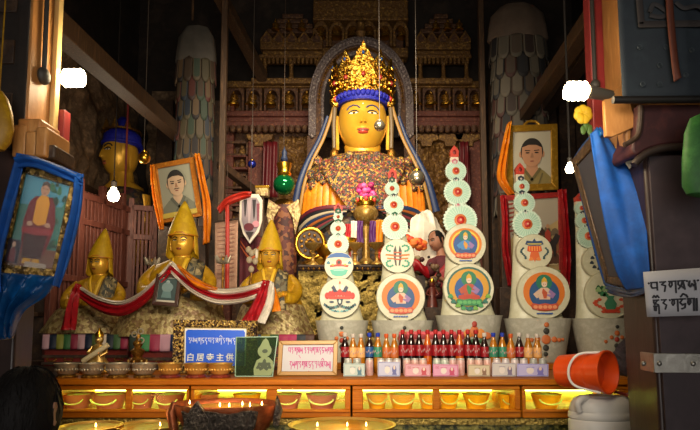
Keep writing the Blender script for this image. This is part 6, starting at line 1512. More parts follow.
# central flower vase
p = Px('flower_vase', 366, 264.6, 4.9, 'pale gold bulbous vase with beaded crown and magenta flowers before the Buddha', 'vase')
b = p.mb(); b.lathe([(8, 264.6), (8, 262), (4, 258), (3.6, 240), (4.6, 228), (4, 224), (9, 221), (12.6, 215), (12.6, 210), (9, 206), (5, 204)], m_pg, 32, 366, 0); p.part(b, 'vase_body')
b = p.mb(); b.lathe([(8.5, 206.5), (10, 204), (9.4, 200), (8, 206.5)], m_gold, 28, 366, 0)
for i in range(12): t = 2 * pi * i / 12; b.ell((366 + 9.6 * sin(t), -9.6 * cos(t), 199), (2, 1.6, 3), m_gold if i % 2 else C('#b82a1c', .4), 8, 6)
p.part(b, 'beaded_crown'); b = p.mb(); rr_ = random.Random(8)
for i in range(34):
    t = rr_.uniform(0, 6.28); u = rr_.random(); b.ell((366 + 9 * sin(t) * (1 - .4 * u), 8 * cos(t) * .6, 196 - 13 * u), (3.2, 2.6, 3), C(rr_.choice(['#a8165c', '#c02878', '#8a104a', '#d0508c']), .6), 8, 6)
p.part(b, 'magenta_flowers'); b = p.mb()
for i in range(8): t = 2 * pi * i / 8; b.ell((366 + 10 * sin(t), 7 * cos(t), 199 - 2 * (i % 2)), (4, 1.4, 2.4), C('#3c4a2a', .6), 8, 6)
p.part(b, 'leaves')
def strips(parent, loc, specs, Y):
    for (x0, x1, y0, y1, mm, nm) in specs: drape(loc, parent, nm, [at(x0, y0, Y), at(x0 - 1, (y0 + y1) / 2, Y), at(x0 - 1, y1, Y)], [at(x1, y0, Y), at(x1, (y0 + y1) / 2, Y), at(x1 + 1, y1, Y)], mm, 8, 16, .008, 1.5)
sc_ = empty('silk_streamers', at(366, 222, 4.78), 'white purple and orange silk streamers hanging around the central vase', 'streamers')
strips(sc_, sc_.location, [(351, 357, 221, 262, m_white, 'white_streamer'), (357, 363, 221, 244, mat('purple_silk', '#4a1c5a', .5), 'purple_streamer'), (370, 376, 221, 244, bpy.data.materials['purple_silk'], 'purple_streamer'), (376, 383, 220, 262, m_orange, 'orange_streamer'), (345, 351, 224, 260, m_red, 'red_streamer')], 4.79)
# cloth flowers, silk heap
def blossom(px, py, Y, r_, cols, label, nm='cloth_flower'):
    p = Px(nm, px, 264.6, Y, label, 'flower'); b = p.mb(); rr_ = random.Random(px)
    for i in range(26):
        t = rr_.uniform(0, 6.28); ph = rr_.uniform(0, 1); b.ell((px + r_ * sin(t) * ph, -r_ * .5 * (1 - ph), py - r_ * .75 * cos(t) * ph), (r_ * .34, r_ * .2, r_ * .28), C(rr_.choice(cols), .6), 8, 6)
    p.part(b, 'petals'); b = p.mb(); b.tube([(px, 1, py), (px, 1, 264.6)], .8, C('#3c4a2a', .6), 6); p.part(b, 'stem')
blossom(413, 243, 4.69, 12, ['#d8501c', '#e0762c', '#c03a18'], 'orange cloth flowers before the white silk heap')
blossom(383, 254, 4.69, 8, ['#b8281c', '#d04a2c', '#a01c18'], 'red cloth flowers between the vase and the second torma')
p = Px('white_scarf_heap', 425, 354, 5.2, 'heap of white silk scarves behind the bending monk', 'scarf heap'); b = p.mb()
def heap(u, v):
    t = u * 2 * pi; f = sin(v * pi * .5); f = f ** .6; x = 424 + 26 * f * sin(t) * (1 + .1 * sin(5 * t)); z = 214 + 66 * (1 - cos(v * pi * .5)) ** .9 - 9 * noise.noise(Vector((sin(t) * 2.5, cos(t) * 2.5, v * 4))) - 3 * noise.noise(Vector((sin(t) * 8, cos(t) * 8, v * 12)))
    return (x, -14 * f * cos(t) * (1 + .12 * sin(7 * t + 4 * v)), z)
b.grid(heap, 48, 24, m_white); p.part(b, 'heaped_silk', angle=80)
b = p.mb(); b.box(404, 446, -8, 8, 278, 353.5, m_dwood); p.part(b, 'support_chest')
# dark offering heap on small table right of second torma
p = Px('offering_heap', 418, 359, 4.56, 'dark cluttered heap of small offerings between second and third torma', 'offerings'); b = p.mb(); rr_ = random.Random(12)
for i in range(60): b.ell((rr_.uniform(402, 440), rr_.uniform(-6, 6), rr_.uniform(256, 300)), (rr_.uniform(1.5, 3.5),) * 3, C(rr_.choice(['#2a1a14', '#4a3024', '#6a5038', '#8a7858', '#3a1414']), .5), 8, 6)
p.part(b, 'small_pieces', kind='stuff'); b = p.mb(); b.box(400, 446, -8, 8, 300, 359, m_dwood); p.part(b, 'tray')
# figurine standing between tormas
p = Px('standing_figurine', 433, 361, 4.28, 'small dark figurine standing between second and third torma', 'figurine'); m_dk = mat('dark_red_lacquer', '#4a1a14', .4, .1, cols=['#6a2a1c'], scale=40)
b = p.mb(); h = Head(b, 433, 0, 285, 2.6, 2.6, 3.4); h.skull(m_dk); b.loft([(433, 0, 287, 1.4, 1.4), (433, 0, 289, 4, 2.6), (433, 0, 296, 3.2, 2.4), (433, 0, 303, 5, 4), (433, 0, 308, 5.4, 4.4)], m_dk); b.tube([(429, 0, 290), (427, -2, 295), (431, -4, 297)], 1, m_dk, 8); b.tube([(437, 0, 290), (439, -2, 295), (435, -4, 297)], 1, m_dk, 8); p.part(b, 'body')
b = p.mb(); b.box(425, 441, -6, 6, 308, 360.5, m_dwood); p.part(b, 'plinth'); b = p.mb(); b.lathe([(2.8, 283), (2, 280), (0, 278)], m_gold, 12, 433, 0); p.part(b, 'headdress')

# ---- monk bending over the offerings
def monk():
    p = Px('person', 444, 354.5, 5.06, 'person in a maroon robe with short dark hair bending over the offerings', 'person')
    b = p.mb(); h = Head(b, 438, 0, 241, 7.6, 8.4, 10.4, radians(-58), radians(14)); h.skull(m_skin); h.features(C('#d8d0c8', .4), C('#1c1412', .5), C('#8a4a40', .5), skin=m_skin, lw=.05); h.ears(m_skin, .0)
    b.loft([(441, 1, 247, 4.2, 4.4), (443, 2, 255, 4.6, 4.8), (446, 3, 260, 13, 8), (447, 4, 275, 15, 10), (448, 4, 300, 14, 11), (448, 3, 320, 16, 13), (448, 2, 353, 17, 15)], m_skin, 28)
    for q, pts, w in ((-1, [(435, 0, 263), (426, -8, 276), (413, -16, 273)], (405, -17, 270)), (1, [(458, 2, 263), (459, -8, 281), (446, -18, 284)], (436, -22, 280))):
        pts = pts + [w]; b.tube(bez(pts, 5), [4.2 - 2 * i / 15 for i in range(16)], m_skin, 10); hand(b, w, (0, .3, 1), (-1, -.25, -.1 * q), 9, m_skin, .6, side=q)
    p.part(b, 'body')
    b = p.mb(); n, k_ = 30, 16; vs = []; fs = []
    for i in range(k_ + 1):
        for j in range(n + 1):
            a = lerp(-pi * .70, pi * .70, j / n) + pi; t = lerp(0, pi * .56 + .12 * cos(a * 1), i / k_)
            if cos(a) > .3: t = min(t, pi * .34)
            x, y, z = fdef(sin(t) * sin(a), -sin(t) * cos(a), cos(t)); vs.append(h.put(x * 1.05, y * 1.05, z * 1.05))
    for i in range(k_):
        for j in range(n): fs.append((i * (n + 1) + j, i * (n + 1) + j + 1, (i + 1) * (n + 1) + j + 1, (i + 1) * (n + 1) + j))
    b.add(vs, fs, m_hair); p.part(b, 'hair', solid=.006)
    b = p.mb(); b.loft([(444, 2, 256, 6, 6), (446, 3, 259, 14.5, 9.5), (447, 4, 275, 17, 12), (448, 4, 300, 17, 14), (448, 3, 322, 22, 18), (448, 2, 354, 26, 20)], m_maroon, 36)
    for q, pts in ((1, [(458, 2, 262), (460, -7, 279), (452, -15, 284)]), (-1, [(435, 1, 263), (428, -7, 274), (422, -11, 275)])): b.tube(bez(pts, 6), [6.4 - .8 * i / 12 for i in range(13)], m_maroon, 12)
    p.part(b, 'robe', angle=60)
    b = p.mb(); band(b, [(452, -7, 255), (444, -11, 266), (434, -10, 276)], [(460, -6, 262), (452, -13, 278), (440, -13, 290)], C('#8a1c24', .6), 18, 4, .8, 2); p.part(b, 'shoulder_sash', solid=.008)
monk()
p = Px('red_cloth', 414, 360, 4.44, 'bright red folded cloth under the hands of the bending person', 'cloth'); b = p.mb(); b.grid(lambda u, v: (lerp(401, 428, u) + 3 * v, -4 * sin(v * pi) - 1.5 * sin(u * 11), 266 + 5 * sin(u * pi) * -1 + v * 12 + 2 * sin(u * 9)), 26, 10, m_red); p.part(b, 'folded_silk', solid=.01); b = p.mb(); b.box(403, 426, 0, 7, 276, 359.5, m_dwood); p.part(b, 'block')

# ------------------------------------------------------------------ things hanging left of the Buddha
tl, tr, br, bl = at(215, 222, 4.6), at(238, 219, 4.6), at(237, 289, 4.6), at(215, 291, 4.6); org = (bl + br) / 2
q = Quad(tl, tr, br, bl, org); r = empty('hanging_sheet', org, 'peach coloured printed sheet hanging behind the central lama at right', 'hanging'); m = MB(); m.grid(lambda u, v: q.P(u, v, .01 * sin(u * 6 + v)), 12, 20, mat('peach_paper', '#b89078', .7, 0, cols=['#a47c64', '#c8a48c'], scale=20)); m.build('paper', r, solid=.002)
m = MB()
for i in range(13): q.line(m, [(.12, .1 + i * .06), (.5, .1 + i * .06), (.88, .095 + i * .06)], .0022, C('#8a5a4a', .7), .008, .014)
m.build('printed_lines', r, kind='stuff'); m = MB(); m.tube([q.P(-.05, 0, .01), q.P(1.05, 0, .01)], .008, m_dwood, 8); m.tube([q.P(.5, 0), q.P(.5, 0) + Vector((0, 0, .5))], .003, m_dwood, 6); m.build('top_rod', r)
sc_ = empty('hanging_ribbon', at(228, 205, 4.5), 'red ribbon looped above the hanging peach sheet', 'ribbon')
drape(sc_.location, sc_, 'loop', [at(217, 208, 4.5), at(226, 198, 4.48), at(242, 192, 4.5), at(252, 192, 4.52)], [at(220, 214, 4.5), at(228, 206, 4.48), at(242, 200, 4.5), at(251, 197, 4.52)], mat('vermilion_ribbon', '#b82a18', .5, 0, cols=['#981e12'], scale=20), 8, 24, .01, 2)
drape(sc_.location, sc_, 'tail', [at(225, 204, 4.48), at(225.5, 240, 4.48), at(225, 292, 4.48)], [at(229, 204, 4.48), at(229.5, 240, 4.48), at(229, 292, 4.48)], bpy.data.materials['vermilion_ribbon'], 4, 20, .003, 1)
p = Px('wooden_column', 240, 355, 4.95, 'narrow brown column between the peach sheet and the dark red hanging', 'column'); b = p.mb(); b.box(236, 245, -3, 4, 212, 355, m_post); p.part(b, 'shaft', bevel=.004); b = p.mb(); b.box(234, 247, -5, 5, 207, 212, m_post); p.part(b, 'cap', bevel=.003)
p = Px('ritual_apron', 250, 244, 4.7, 'white edged grey ritual apron hanging above the right lama', 'hanging')
b = p.mb(); out = [(239, 198), (243, 193), (258, 193), (262, 199), (262, 220), (259, 232), (250, 244), (243, 234), (239, 220)]; b.prism(out, -1, 1.5, m_white); p.part(b, 'white_border', bevel=.003)
b = p.mb(); ins = [(250 + (x - 250) * .78, 217 + (z - 217) * .84) for x, z in out]; b.prism(ins, -1.6, 0, C('#8a7c82', .7))
for (x, w_, z0, z1, c) in ((245, 1.6, 199, 214, '#2a2428'), (249, 2.4, 197, 222, '#a89498'), (254, 1.8, 199, 216, '#2a2428'), (258, 1.5, 203, 222, '#7a3a4a')): b.prism([(x - w_, z0), (x + w_, z0), (x + w_ * .4, z1), (x, z1 + 3), (x - w_ * .4, z1)], -2.2, -1.4, C(c, .7))
b.prism(circ(249, 227, 5, 4), -2.6, -1.4, C('#5a1424', .7)); b.prism([(246, 232), (254, 232), (250, 240)], -2.6, -1.4, C('#241a1c', .7)); b.prism(circ(256, 224, 3.4, 3.4), -2.6, -1.4, C('#b87c88', .7)); p.part(b, 'embroidery')
b = p.mb(); b.tube([(250, 0, 194), (250, 0, 120)], .4, m_dwood, 6); p.part(b, 'cord')
p = Px('silk_hanging', 251, 292, 4.82, 'dark red silk hanging below the white edged apron', 'curtain'); b = p.mb(); b.grid(lambda u, v: (lerp(239, 264, u), 1.4 * sin(u * 15), lerp(236, 296, v)), 30, 10, m_maroon); p.part(b, 'silk', solid=.006)
b = p.mb()
for dx in (0, 5): band(b, [(240, -2.2, 240 + dx), (251, -2.2, 252 + dx), (263, -2.2, 240 + dx)], [(240, -2.2, 242 + dx), (251, -2.2, 255 + dx), (263, -2.2, 242 + dx)], C('#a84a1c', .6), 14, 2)
p.part(b, 'orange_chevrons', solid=.004); b = p.mb(); b.tube([(239, 0, 236), (264, 0, 236)], .9, m_dwood, 8); b.tube([(251, 0, 236), (251, 2, 205)], .4, m_dwood, 6); p.part(b, 'rod')
p = Px('golden_box', 262.5, 197, 4.85, 'small golden box on a post beside the green glass lamp', 'box'); b = p.mb(); b.box(256, 269, -4, 5, 187, 196.5, m_goldbroc); p.part(b, 'box_body', bevel=.003); b = p.mb(); b.box(255.4, 269.6, -4.6, 5.6, 186, 188.6, m_gold); p.part(b, 'lid', bevel=.002); b = p.mb(); b.box(261, 264, -1, 2, 196.5, 355.6, m_post); p.part(b, 'post')
def hanging_ball(px, py, r_, Y, m_, label, nm='hanging_ball', cap=m_gold, wire=.0025):
    p = Px(nm, px, py + r_, Y, label, 'ornament'); b = p.mb(); b.ell((px, 0, py), (r_, r_, r_), m_, 28, 18); p.part(b, 'ball'); b = p.mb(); b.lathe([(r_ * .42, py - r_ * .88), (r_ * .46, py - r_ * 1.06), (r_ * .15, py - r_ * 1.25)], cap, 14, px, 0); p.part(b, 'cap')
    w = MB(lambda q: Vector(q) - p.loc); t = at(px, py - r_ * 1.2, Y); w.tube([t, (t.x, t.y, ZC)], wire, C('#5a5048', .5), 6); p.part(w, 'wire')
m_gglass = mat('green_mirror_glass', '#0c6a38', .08, .6); m_bglass = mat('blue_mirror_glass', '#1c2a8a', .1, .6); m_mirror = mat('silver_mirror_glass', '#c0b498', .24, .9)
hanging_ball(144, 157.5, 6.2, 4.3, m_gold, 'gold ball on a long wire beside the profile Buddha face')
hanging_ball(417, 178, 8.4, 4.6, m_mirror, 'pale gold mirror ball hanging before the right orange sleeve', cap=m_gold)
hanging_ball(379.5, 125.5, 5.6, 4.5, m_mirror, 'small silver ball hanging before the Buddha cheek', cap=m_silver)
hanging_ball(252, 164, 4.2, 5.4, m_bglass, 'small blue glass ball hanging left of the green lamp')
p = Px('glass_lamp', 284, 196, 5.0, 'green glass globe lamp with golden neck hanging left of the Buddha', 'lamp'); b = p.mb(); b.ell((284, 0, 184.5), (11, 11, 10.5), m_gglass, 30, 20); p.part(b, 'green_globe')
b = p.mb(); b.lathe([(6, 175.5), (7.4, 173), (6.2, 170), (7.6, 165), (8, 162.5), (6, 162), (5, 168), (0, 168)], m_gold, 24, 284, 0); p.part(b, 'golden_neck'); b = p.mb(); b.lathe([(2, 162), (4, 158), (2.4, 154), (3, 151), (1, 147), (0, 144)], m_navy, 14, 284, 0); p.part(b, 'finial')
w = MB(lambda q: Vector(q) - p.loc); t = at(284, 145, 5.0); w.tube([t, (t.x, t.y, ZC)], .003, m_dwood, 6); p.part(w, 'wire')
p = Px('brocade_column', 283, 354, 5.15, 'dark red brocade wrapped column under the green glass lamp', 'column'); m_rb = mat('dark_red_brocade', '#54241c', .6, .1, cols=['#3a1814', '#7a4a2c'], scale=30, tex='voronoi'); b = p.mb(); b.lathe([(13, 354), (12.4, 212), (14, 208), (13, 205)], m_rb, 28, 283, 0, .7, flute=lambda a, i: 1 + .03 * cos(a * 14)); p.part(b, 'wrapped_shaft')
b = p.mb()
for q in (-1, 1): b.prism([(283 + q * 3, 208), (283 + q * 15, 200), (283 + q * 17, 216), (283 + q * 12, 236), (283 + q * 9, 218)], -9.6, -8, m_goldbroc)
b.lathe([(13.5, 209), (12, 203), (8, 199), (0, 198)], m_oldgold, 24, 283, 0, .7); p.part(b, 'gold_collar', bevel=.003)
def lotus_stand(px, py, label):
    p = Px('lotus_ornament', px, 362.6, 4.0, label, 'ornament'); b = p.mb()
    for i in range(9):
        a = 2 * pi * i / 9; b.tube([(px, 0, py + 4), (px + 5 * sin(a), -5 * cos(a), py + 2), (px + 8 * sin(a), -8 * cos(a), py - 4)], [1, 2.2, .5], m_silver, 8, flat=.5)
    b.ell((px, 0, py), (2.5, 2.5, 3.5), m_oldgold, 10, 8); p.part(b, 'petals'); b = p.mb(); b.tube([(px, 0, py + 4), (px, 0, 362)], 1.2, m_oldgold, 8); b.lathe([(6, 362.6), (5, 359), (1.5, 357)], m_oldgold, 14, px, 0); p.part(b, 'stem')
lotus_stand(149, 262, 'silver lotus ornament at the left shoulder of the central lama'); lotus_stand(221, 260, 'silver lotus ornament at the right shoulder of the central lama')
# pale flower raised by the right lama
p = Px('pale_flower', 250, 300, 3.82, 'pale carved flower held up beside the right lama', 'flower'); b = p.mb()
for i in range(7): b.ell((251 + 4 * sin(i * 1.9), -1 + .6 * i, 266 - 3 * i + 3 * cos(i * 2.3)), (3, 2, 3.6), C('#9a8a70', .6), 10, 7)
b.ell((256, 0, 254), (1.7, 1.6, 5), C('#d0c4ac', .5), 10, 8); p.part(b, 'blossom'); b = p.mb(); b.tube([(251, 0, 270), (249, 0, 300)], 1.2, m_oldgold, 8); p.part(b, 'stem')
# small dark framed picture on the lap of the central lama
tl, tr, br, bl = at(157, 274, 3.52), at(182, 275, 3.52), at(178, 307, 3.46), at(152, 305, 3.46); org = (bl + br) / 2; q = Quad(tl, tr, br, bl, org); r = empty('framed_picture', org, 'small dark framed print leaning on the lap of the central lama', 'picture'); m = MB(); q.frame(m, .14, .11, mat('brown_lacquer_frame', '#3a1e18', .35), -.012, .012); m.build('frame', r, bevel=.003)
m = MB(); q.poly(m, [(.05, .05), (.95, .05), (.95, .95), (.05, .95)], C('#b0a898', .6), -.008, .001); q.poly(m, [(.15, .13), (.85, .13), (.85, .82), (.15, .82)], C('#2c4040', .6), .001, .003); q.ellipse(m, .5, .42, .22, .16, C('#6a8080', .6), .003, .005); q.poly(m, [(.3, .75), (.35, .55), (.65, .55), (.7, .75)], C('#547070', .6), .003, .005); q.ellipse(m, .5, .25, .07, .06, C('#8a9a98', .6), .003, .005); m.build('print', r)
# long red and white silk scarf across the three lamas
sc_ = empty('silk_scarf', at(172, 262, 3.55), 'long red and white silk scarf draped across the three lamas', 'scarf'); so = sc_.location
def swag(name, pts, w0, w1, m_, fold=.014, waves=2.): 
    """strip of cloth hung along pts; w0..w1 offsets across in photo rows"""
    drape(so, sc_, name, [at(x, y + w0 * f, Y) for x, y, Y, f in pts], [at(x, y + w1 * f, Y - .01) for x, y, Y, f in pts], m_, 8, 36, fold, waves)
s1 = [(78, 284, 3.84, .8), (98, 296, 3.74, 1), (122, 301, 3.64, 1), (146, 288, 3.56, 1), (172, 261, 3.52, .8)]
swag('white_edge', s1, 0, 4, m_white); swag('red_band', s1, 3.5, 15, m_red)
s2 = [(172, 261, 3.52, .8), (192, 277, 3.5, 1), (216, 288, 3.5, 1), (242, 287, 3.5, 1), (266, 280, 3.56, .9)]
swag('white_edge', s2, 0, 6, m_white); swag('orange_band', [(178, 264, 3.5, .3), (192, 275, 3.485, 1), (206, 283, 3.48, .8), (218, 288, 3.5, .2)], 0, 9, m_orange); swag('red_band', s2, 5.5, 11.5, m_red); swag('white_hem', s2, 11, 16, m_white)
drape(so, sc_, 'left_tail', [at(76, 283, 3.83), at(69, 300, 3.8), at(61, 330, 3.68)], [at(82, 285, 3.81), at(79, 302, 3.78), at(76, 330, 3.66)], m_red, 10, 20, .016, 2)
drape(so, sc_, 'right_tail', [at(262, 280, 3.56), at(254, 300, 3.5), at(241, 322, 3.42)], [at(270, 281, 3.54), at(267, 300, 3.48), at(258, 323, 3.4)], m_red, 10, 20, .016, 2)
drape(so, sc_, 'right_white_tail', [at(269, 280, 3.54), at(266, 300, 3.475), at(257, 322, 3.39)], [at(274, 283, 3.55), at(274, 302, 3.48), at(265, 324, 3.39)], m_white, 6, 20, .01, 1.5)
drape(so, sc_, 'right_orange_fold', [at(270, 286, 3.56), at(273, 300, 3.5), at(272, 312, 3.46)], [at(275, 287, 3.56), at(279, 300, 3.5), at(281, 311, 3.46)], m_orange, 6, 14, .008, 1.5)

# ------------------------------------------------------------------ foreground lamp table
LZ = 1.075
r = empty('lamp_table', (.05, 2.54, 0), 'dark wooden table before the counter carrying lamps and jug', 'table'); m = MB(lambda p: Vector(p) - r.location); m.box(-1.2, 1.34, 2.31, 2.772, LZ - .04, LZ, m_dwood); m.build('table_top', r, bevel=.005)
for x in (-1.15, 1.23):
    for y in (2.34, 2.69): m = MB(lambda p: Vector(p) - r.location); m.box(x, x + .06, y, y + .06, 0, LZ - .04, m_dwood); m.build('leg', r, bevel=.004)
k = 2.52 / F; cx = at(227, 405, 2.52).x
r = empty('copper_lamp_basin', (cx, 2.52, LZ), 'large copper butter lamp basin with blackened lotus petal band and wick flames', 'lamp'); rz = zat(402.5, 2.52) - LZ; R = 50 * k
m = MB(); m.lathe([(R * .5, 0), (R * .56, rz * .12), (R * .82, rz * .4), (R * .98, rz * .75), (R * 1.02, rz * .97), (R * .99, rz), (R * .95, rz * .97), (R * .9, rz * .86), (0, rz * .86)], m_copper, 56, 0, 0, .72); m.build('basin', r)
m = MB(); m.lathe([(R * .93, rz * .88), (R * .6, rz * .93), (0, rz * .94)], mat('golden_butter', '#9a6c12', .4, 0, cols=['#84580e', '#b4841c'], scale=8), 44, 0, 0, .72); m.build('butter_fill', r)
m = MB()
def bandf(u, v):
    a = lerp(-.72, .72, u); rr_ = R * lerp(1.0, 1.05, v) * (1.02 + .02 * sin(a * 40)); zz = rz * lerp(.3, .9 - .03 * sin(a * 9), v); 
    rr_ *= interp([(0, .72), (.4, .94), (1, 1.0)], v); return (rr_ * sin(a), -rr_ * .72 * cos(a) - .006, zz)
m.grid(bandf, 70, 20, m_darkmetal); m.build('carved_band', r, solid=.008, angle=70)
m = MB(); pc_ = -19 * k; o2 = [(-9, -32), (-13, -24), (-11, -10), (-5, 0), (0, 7), (5, 0), (11, -10), (13, -24), (9, -32)]
for s_ in (1., .72, .42): m.prism([(pc_ + x * k * s_, rz + z * k * (1 if s_ == 1 else s_ * 1.05) - (1 - s_) * 9 * k) for x, z in o2], -R * .74 - .02 - .012 * (1 - s_), -R * .70 - .0, m_darkmetal)
m.build('lotus_petal', r, bevel=.004)
m = MB(); m.tube([(R * .98, -.03, rz * .5), (R * 1.03, -.03, rz * .85), (R * 1.0, -.03, rz + 7 * k)], [.014, .02, .004], m_darkmetal, 10); m.build('rim_handle', r); m = MB(); m.tube([(-R * .98, -.03, rz * .3), (-R * 1.05, -.03, rz * .8), (-R * 1.0, -.03, rz + 1 * k)], [.02, .024, .012], m_copper, 10); m.build('rim_handle', r)
m_flame = mat('candle_flame', '#ffc46a', .5, 0, emit=30.)
def flames(root, xs, ys, z0):
    for x, y in zip(xs, ys):
        m = MB(); m.tube([(x, y, z0 - .004), (x, y, z0 + .006)], .0012, C('#2a1c10', .7), 6); wk = m.build('wick', root)
        m = MB(); m.lathe([(.0008, z0 + .003), (.0034, z0 + .007), (.0028, z0 + .012), (.0012, z0 + .018), (0, z0 + .022)], m_flame, 10, x, y); f_ = m.build('flame', root); f_.parent = wk
flames(r, [(px - 227) * k for px in (189, 202, 223, 232.5, 243, 252, 262)], [.02, -.05, -.06, -.07, -.02, -.06, -.02], rz * .93)
def brass_lamp(px, py, rp, label, fl, Y=2.56):
    k = Y / F; x = at(px, 420, Y).x; r = empty('brass_butter_lamp', (x, Y, LZ), label, 'lamp', 'brass butter lamps on the table'); hh = zat(py, Y) - LZ; R = rp * k; sy = min(1, .2 / R)
    m = MB(); m.lathe([(R * .6, 0), (R * .5, hh * .25), (R * .85, hh * .5), (R, hh * .9), (R * 1.02, hh), (R * .97, hh), (R * .92, hh * .86), (0, hh * .86)], m_brass, 44, 0, 0, sy); m.build('lamp_bowl', r); m = MB(); m.lathe([(R * .94, hh * .88), (R * .5, hh * .96), (0, hh * .97)], bpy.data.materials['golden_butter'], 36, 0, 0, sy); m.build('butter_fill', r)
    flames(r, [f * R for f in fl], [-.3 * R * sy] * len(fl), hh * .97)
brass_lamp(91, 425.5, 30, 'wide brass butter lamp beside the dark haired visitor', (.3,)); brass_lamp(148, 424.5, 30, 'wide brass butter lamp left of the copper basin', (.5,), 2.6); brass_lamp(342, 424, 52, 'very wide brass butter lamp right of the copper basin', (-.45, .1, .45))

# ------------------------------------------------------------------ white jug and orange bucket
JY = 2.54; k = JY / F; jx = at(602, 410, JY).x; r = empty('plastic_jug', (jx, JY, LZ), 'white ribbed plastic jug standing under the orange bucket', 'jug')
m_plast = mat('white_plastic', '#c4bfb8', .4, 0, cols=['#b8b2aa'], scale=6); jt = zat(396, JY) - LZ
m = MB(); m.lathe([(31 * k, 0), (33 * k, .008), (33 * k, jt * .5), (31.8 * k, jt * .53), (33 * k, jt * .56), (32.6 * k, jt * .66), (31.4 * k, jt * .69), (31.8 * k, jt * .72), (30 * k, jt * .85), (27 * k, jt * .95), (22 * k, jt), (0, jt)], m_plast, 44, 0, 0, .62); m.build('jug_body', r)
m = MB(); m.tube(bez([(-27 * k, -12 * k, jt * .72), (-29 * k, -13 * k, jt * .88), (-24 * k, -12 * k, jt * .98), (-17 * k, -8 * k, jt * .97)], 6), 3.4 * k, m_plast, 10); m.build('handle', r)
m = MB(); m.lathe([(13 * k, jt - .004), (13 * k, jt + .004), (0, jt + .004)], C('#a8a29a', .4), 24); m.build('cap', r)
BY = 2.52; k = BY / F; c0 = at(584, 371.5, BY); r = empty('plastic_bucket', (c0.x, BY, LZ + jt + .004), 'orange plastic bucket lying on its side on the white jug', 'bucket'); m_or = mat('orange_plastic', '#d84a14', .32)
mz = c0.z - (LZ + jt + .004)
m = MB(); m.T = Matrix.Translation((0, 0, mz)) @ Matrix.Rotation(radians(-52), 4, 'Z') @ Matrix.Rotation(radians(-2), 4, 'Y') @ Matrix.Rotation(pi / 2, 4, 'Y')
L = 25 * k; m.lathe([(0, -L), (14.5 * k, -L), (16 * k, -L * .95), (19.6 * k, L * .86), (20.8 * k, L * .88), (21. * k, L), (19.6 * k, L), (18.6 * k, L * .84), (14.6 * k, -L * .88), (0, -L * .9)], m_or, 44); 
m.lathe([(18.4 * k, L * .3), (18.9 * k, L * .33), (18.9 * k, L * .42), (18.8 * k, L * .45)], m_or, 44); TT = m.T; m.build('bucket_body', r)
m = MB(); m.T = TT; hp = bez([(-19 * k, -4 * k, L * .8), (-17 * k, -18 * k, L * .2), (-3 * k, -22.5 * k, -L * .12), (12 * k, -19.5 * k, L * .0), (19 * k, -8 * k, L * .8)], 8); m.tube(hp, 1.25 * k, C('#d8d4cc', .4), 8); m.build('bail_handle', r)
p = Px('wooden_ladle', 622, 396, 2.5, 'dark wooden ladle lying beside the jug neck', 'ladle'); b = p.mb(); b.tube([(612, 0, 391), (622, 0, 393.5), (628, -1, 395)], [1.3, 1.5, 1.2], m_redlac, 8); p.part(b, 'handle'); b = p.mb(); b.ell((629, -1, 395), (4.5, 4, 2.4), m_redlac, 14, 10); p.part(b, 'scoop')
p = Px('crumpled_cloth', 632, 376.6, 2.95, 'crumpled grey purple cloth against the right pillar above the jug', 'cloth'); b = p.mb()
def crum(u, v):
    t = u * 2 * pi; f = sin(pi * v); n_ = 1 + .3 * noise.noise(Vector((sin(t) * 2.2, cos(t) * 2.2, v * 6))) + .14 * noise.noise(Vector((sin(t) * 7, cos(t) * 7, v * 14)))
    return (631 + lerp(12, 19, v) * f ** .7 * n_ * sin(t), -8 * f ** .7 * n_ * cos(t), 336 + 41 * v)
b.grid(crum, 60, 40, mat('grey_purple_wool', '#332b30', .9, 0, cols=['#463c42', '#241e22'], scale=30, bump=.8, bscale=90)); p.whole if False else p.part(b, 'folds', angle=80)

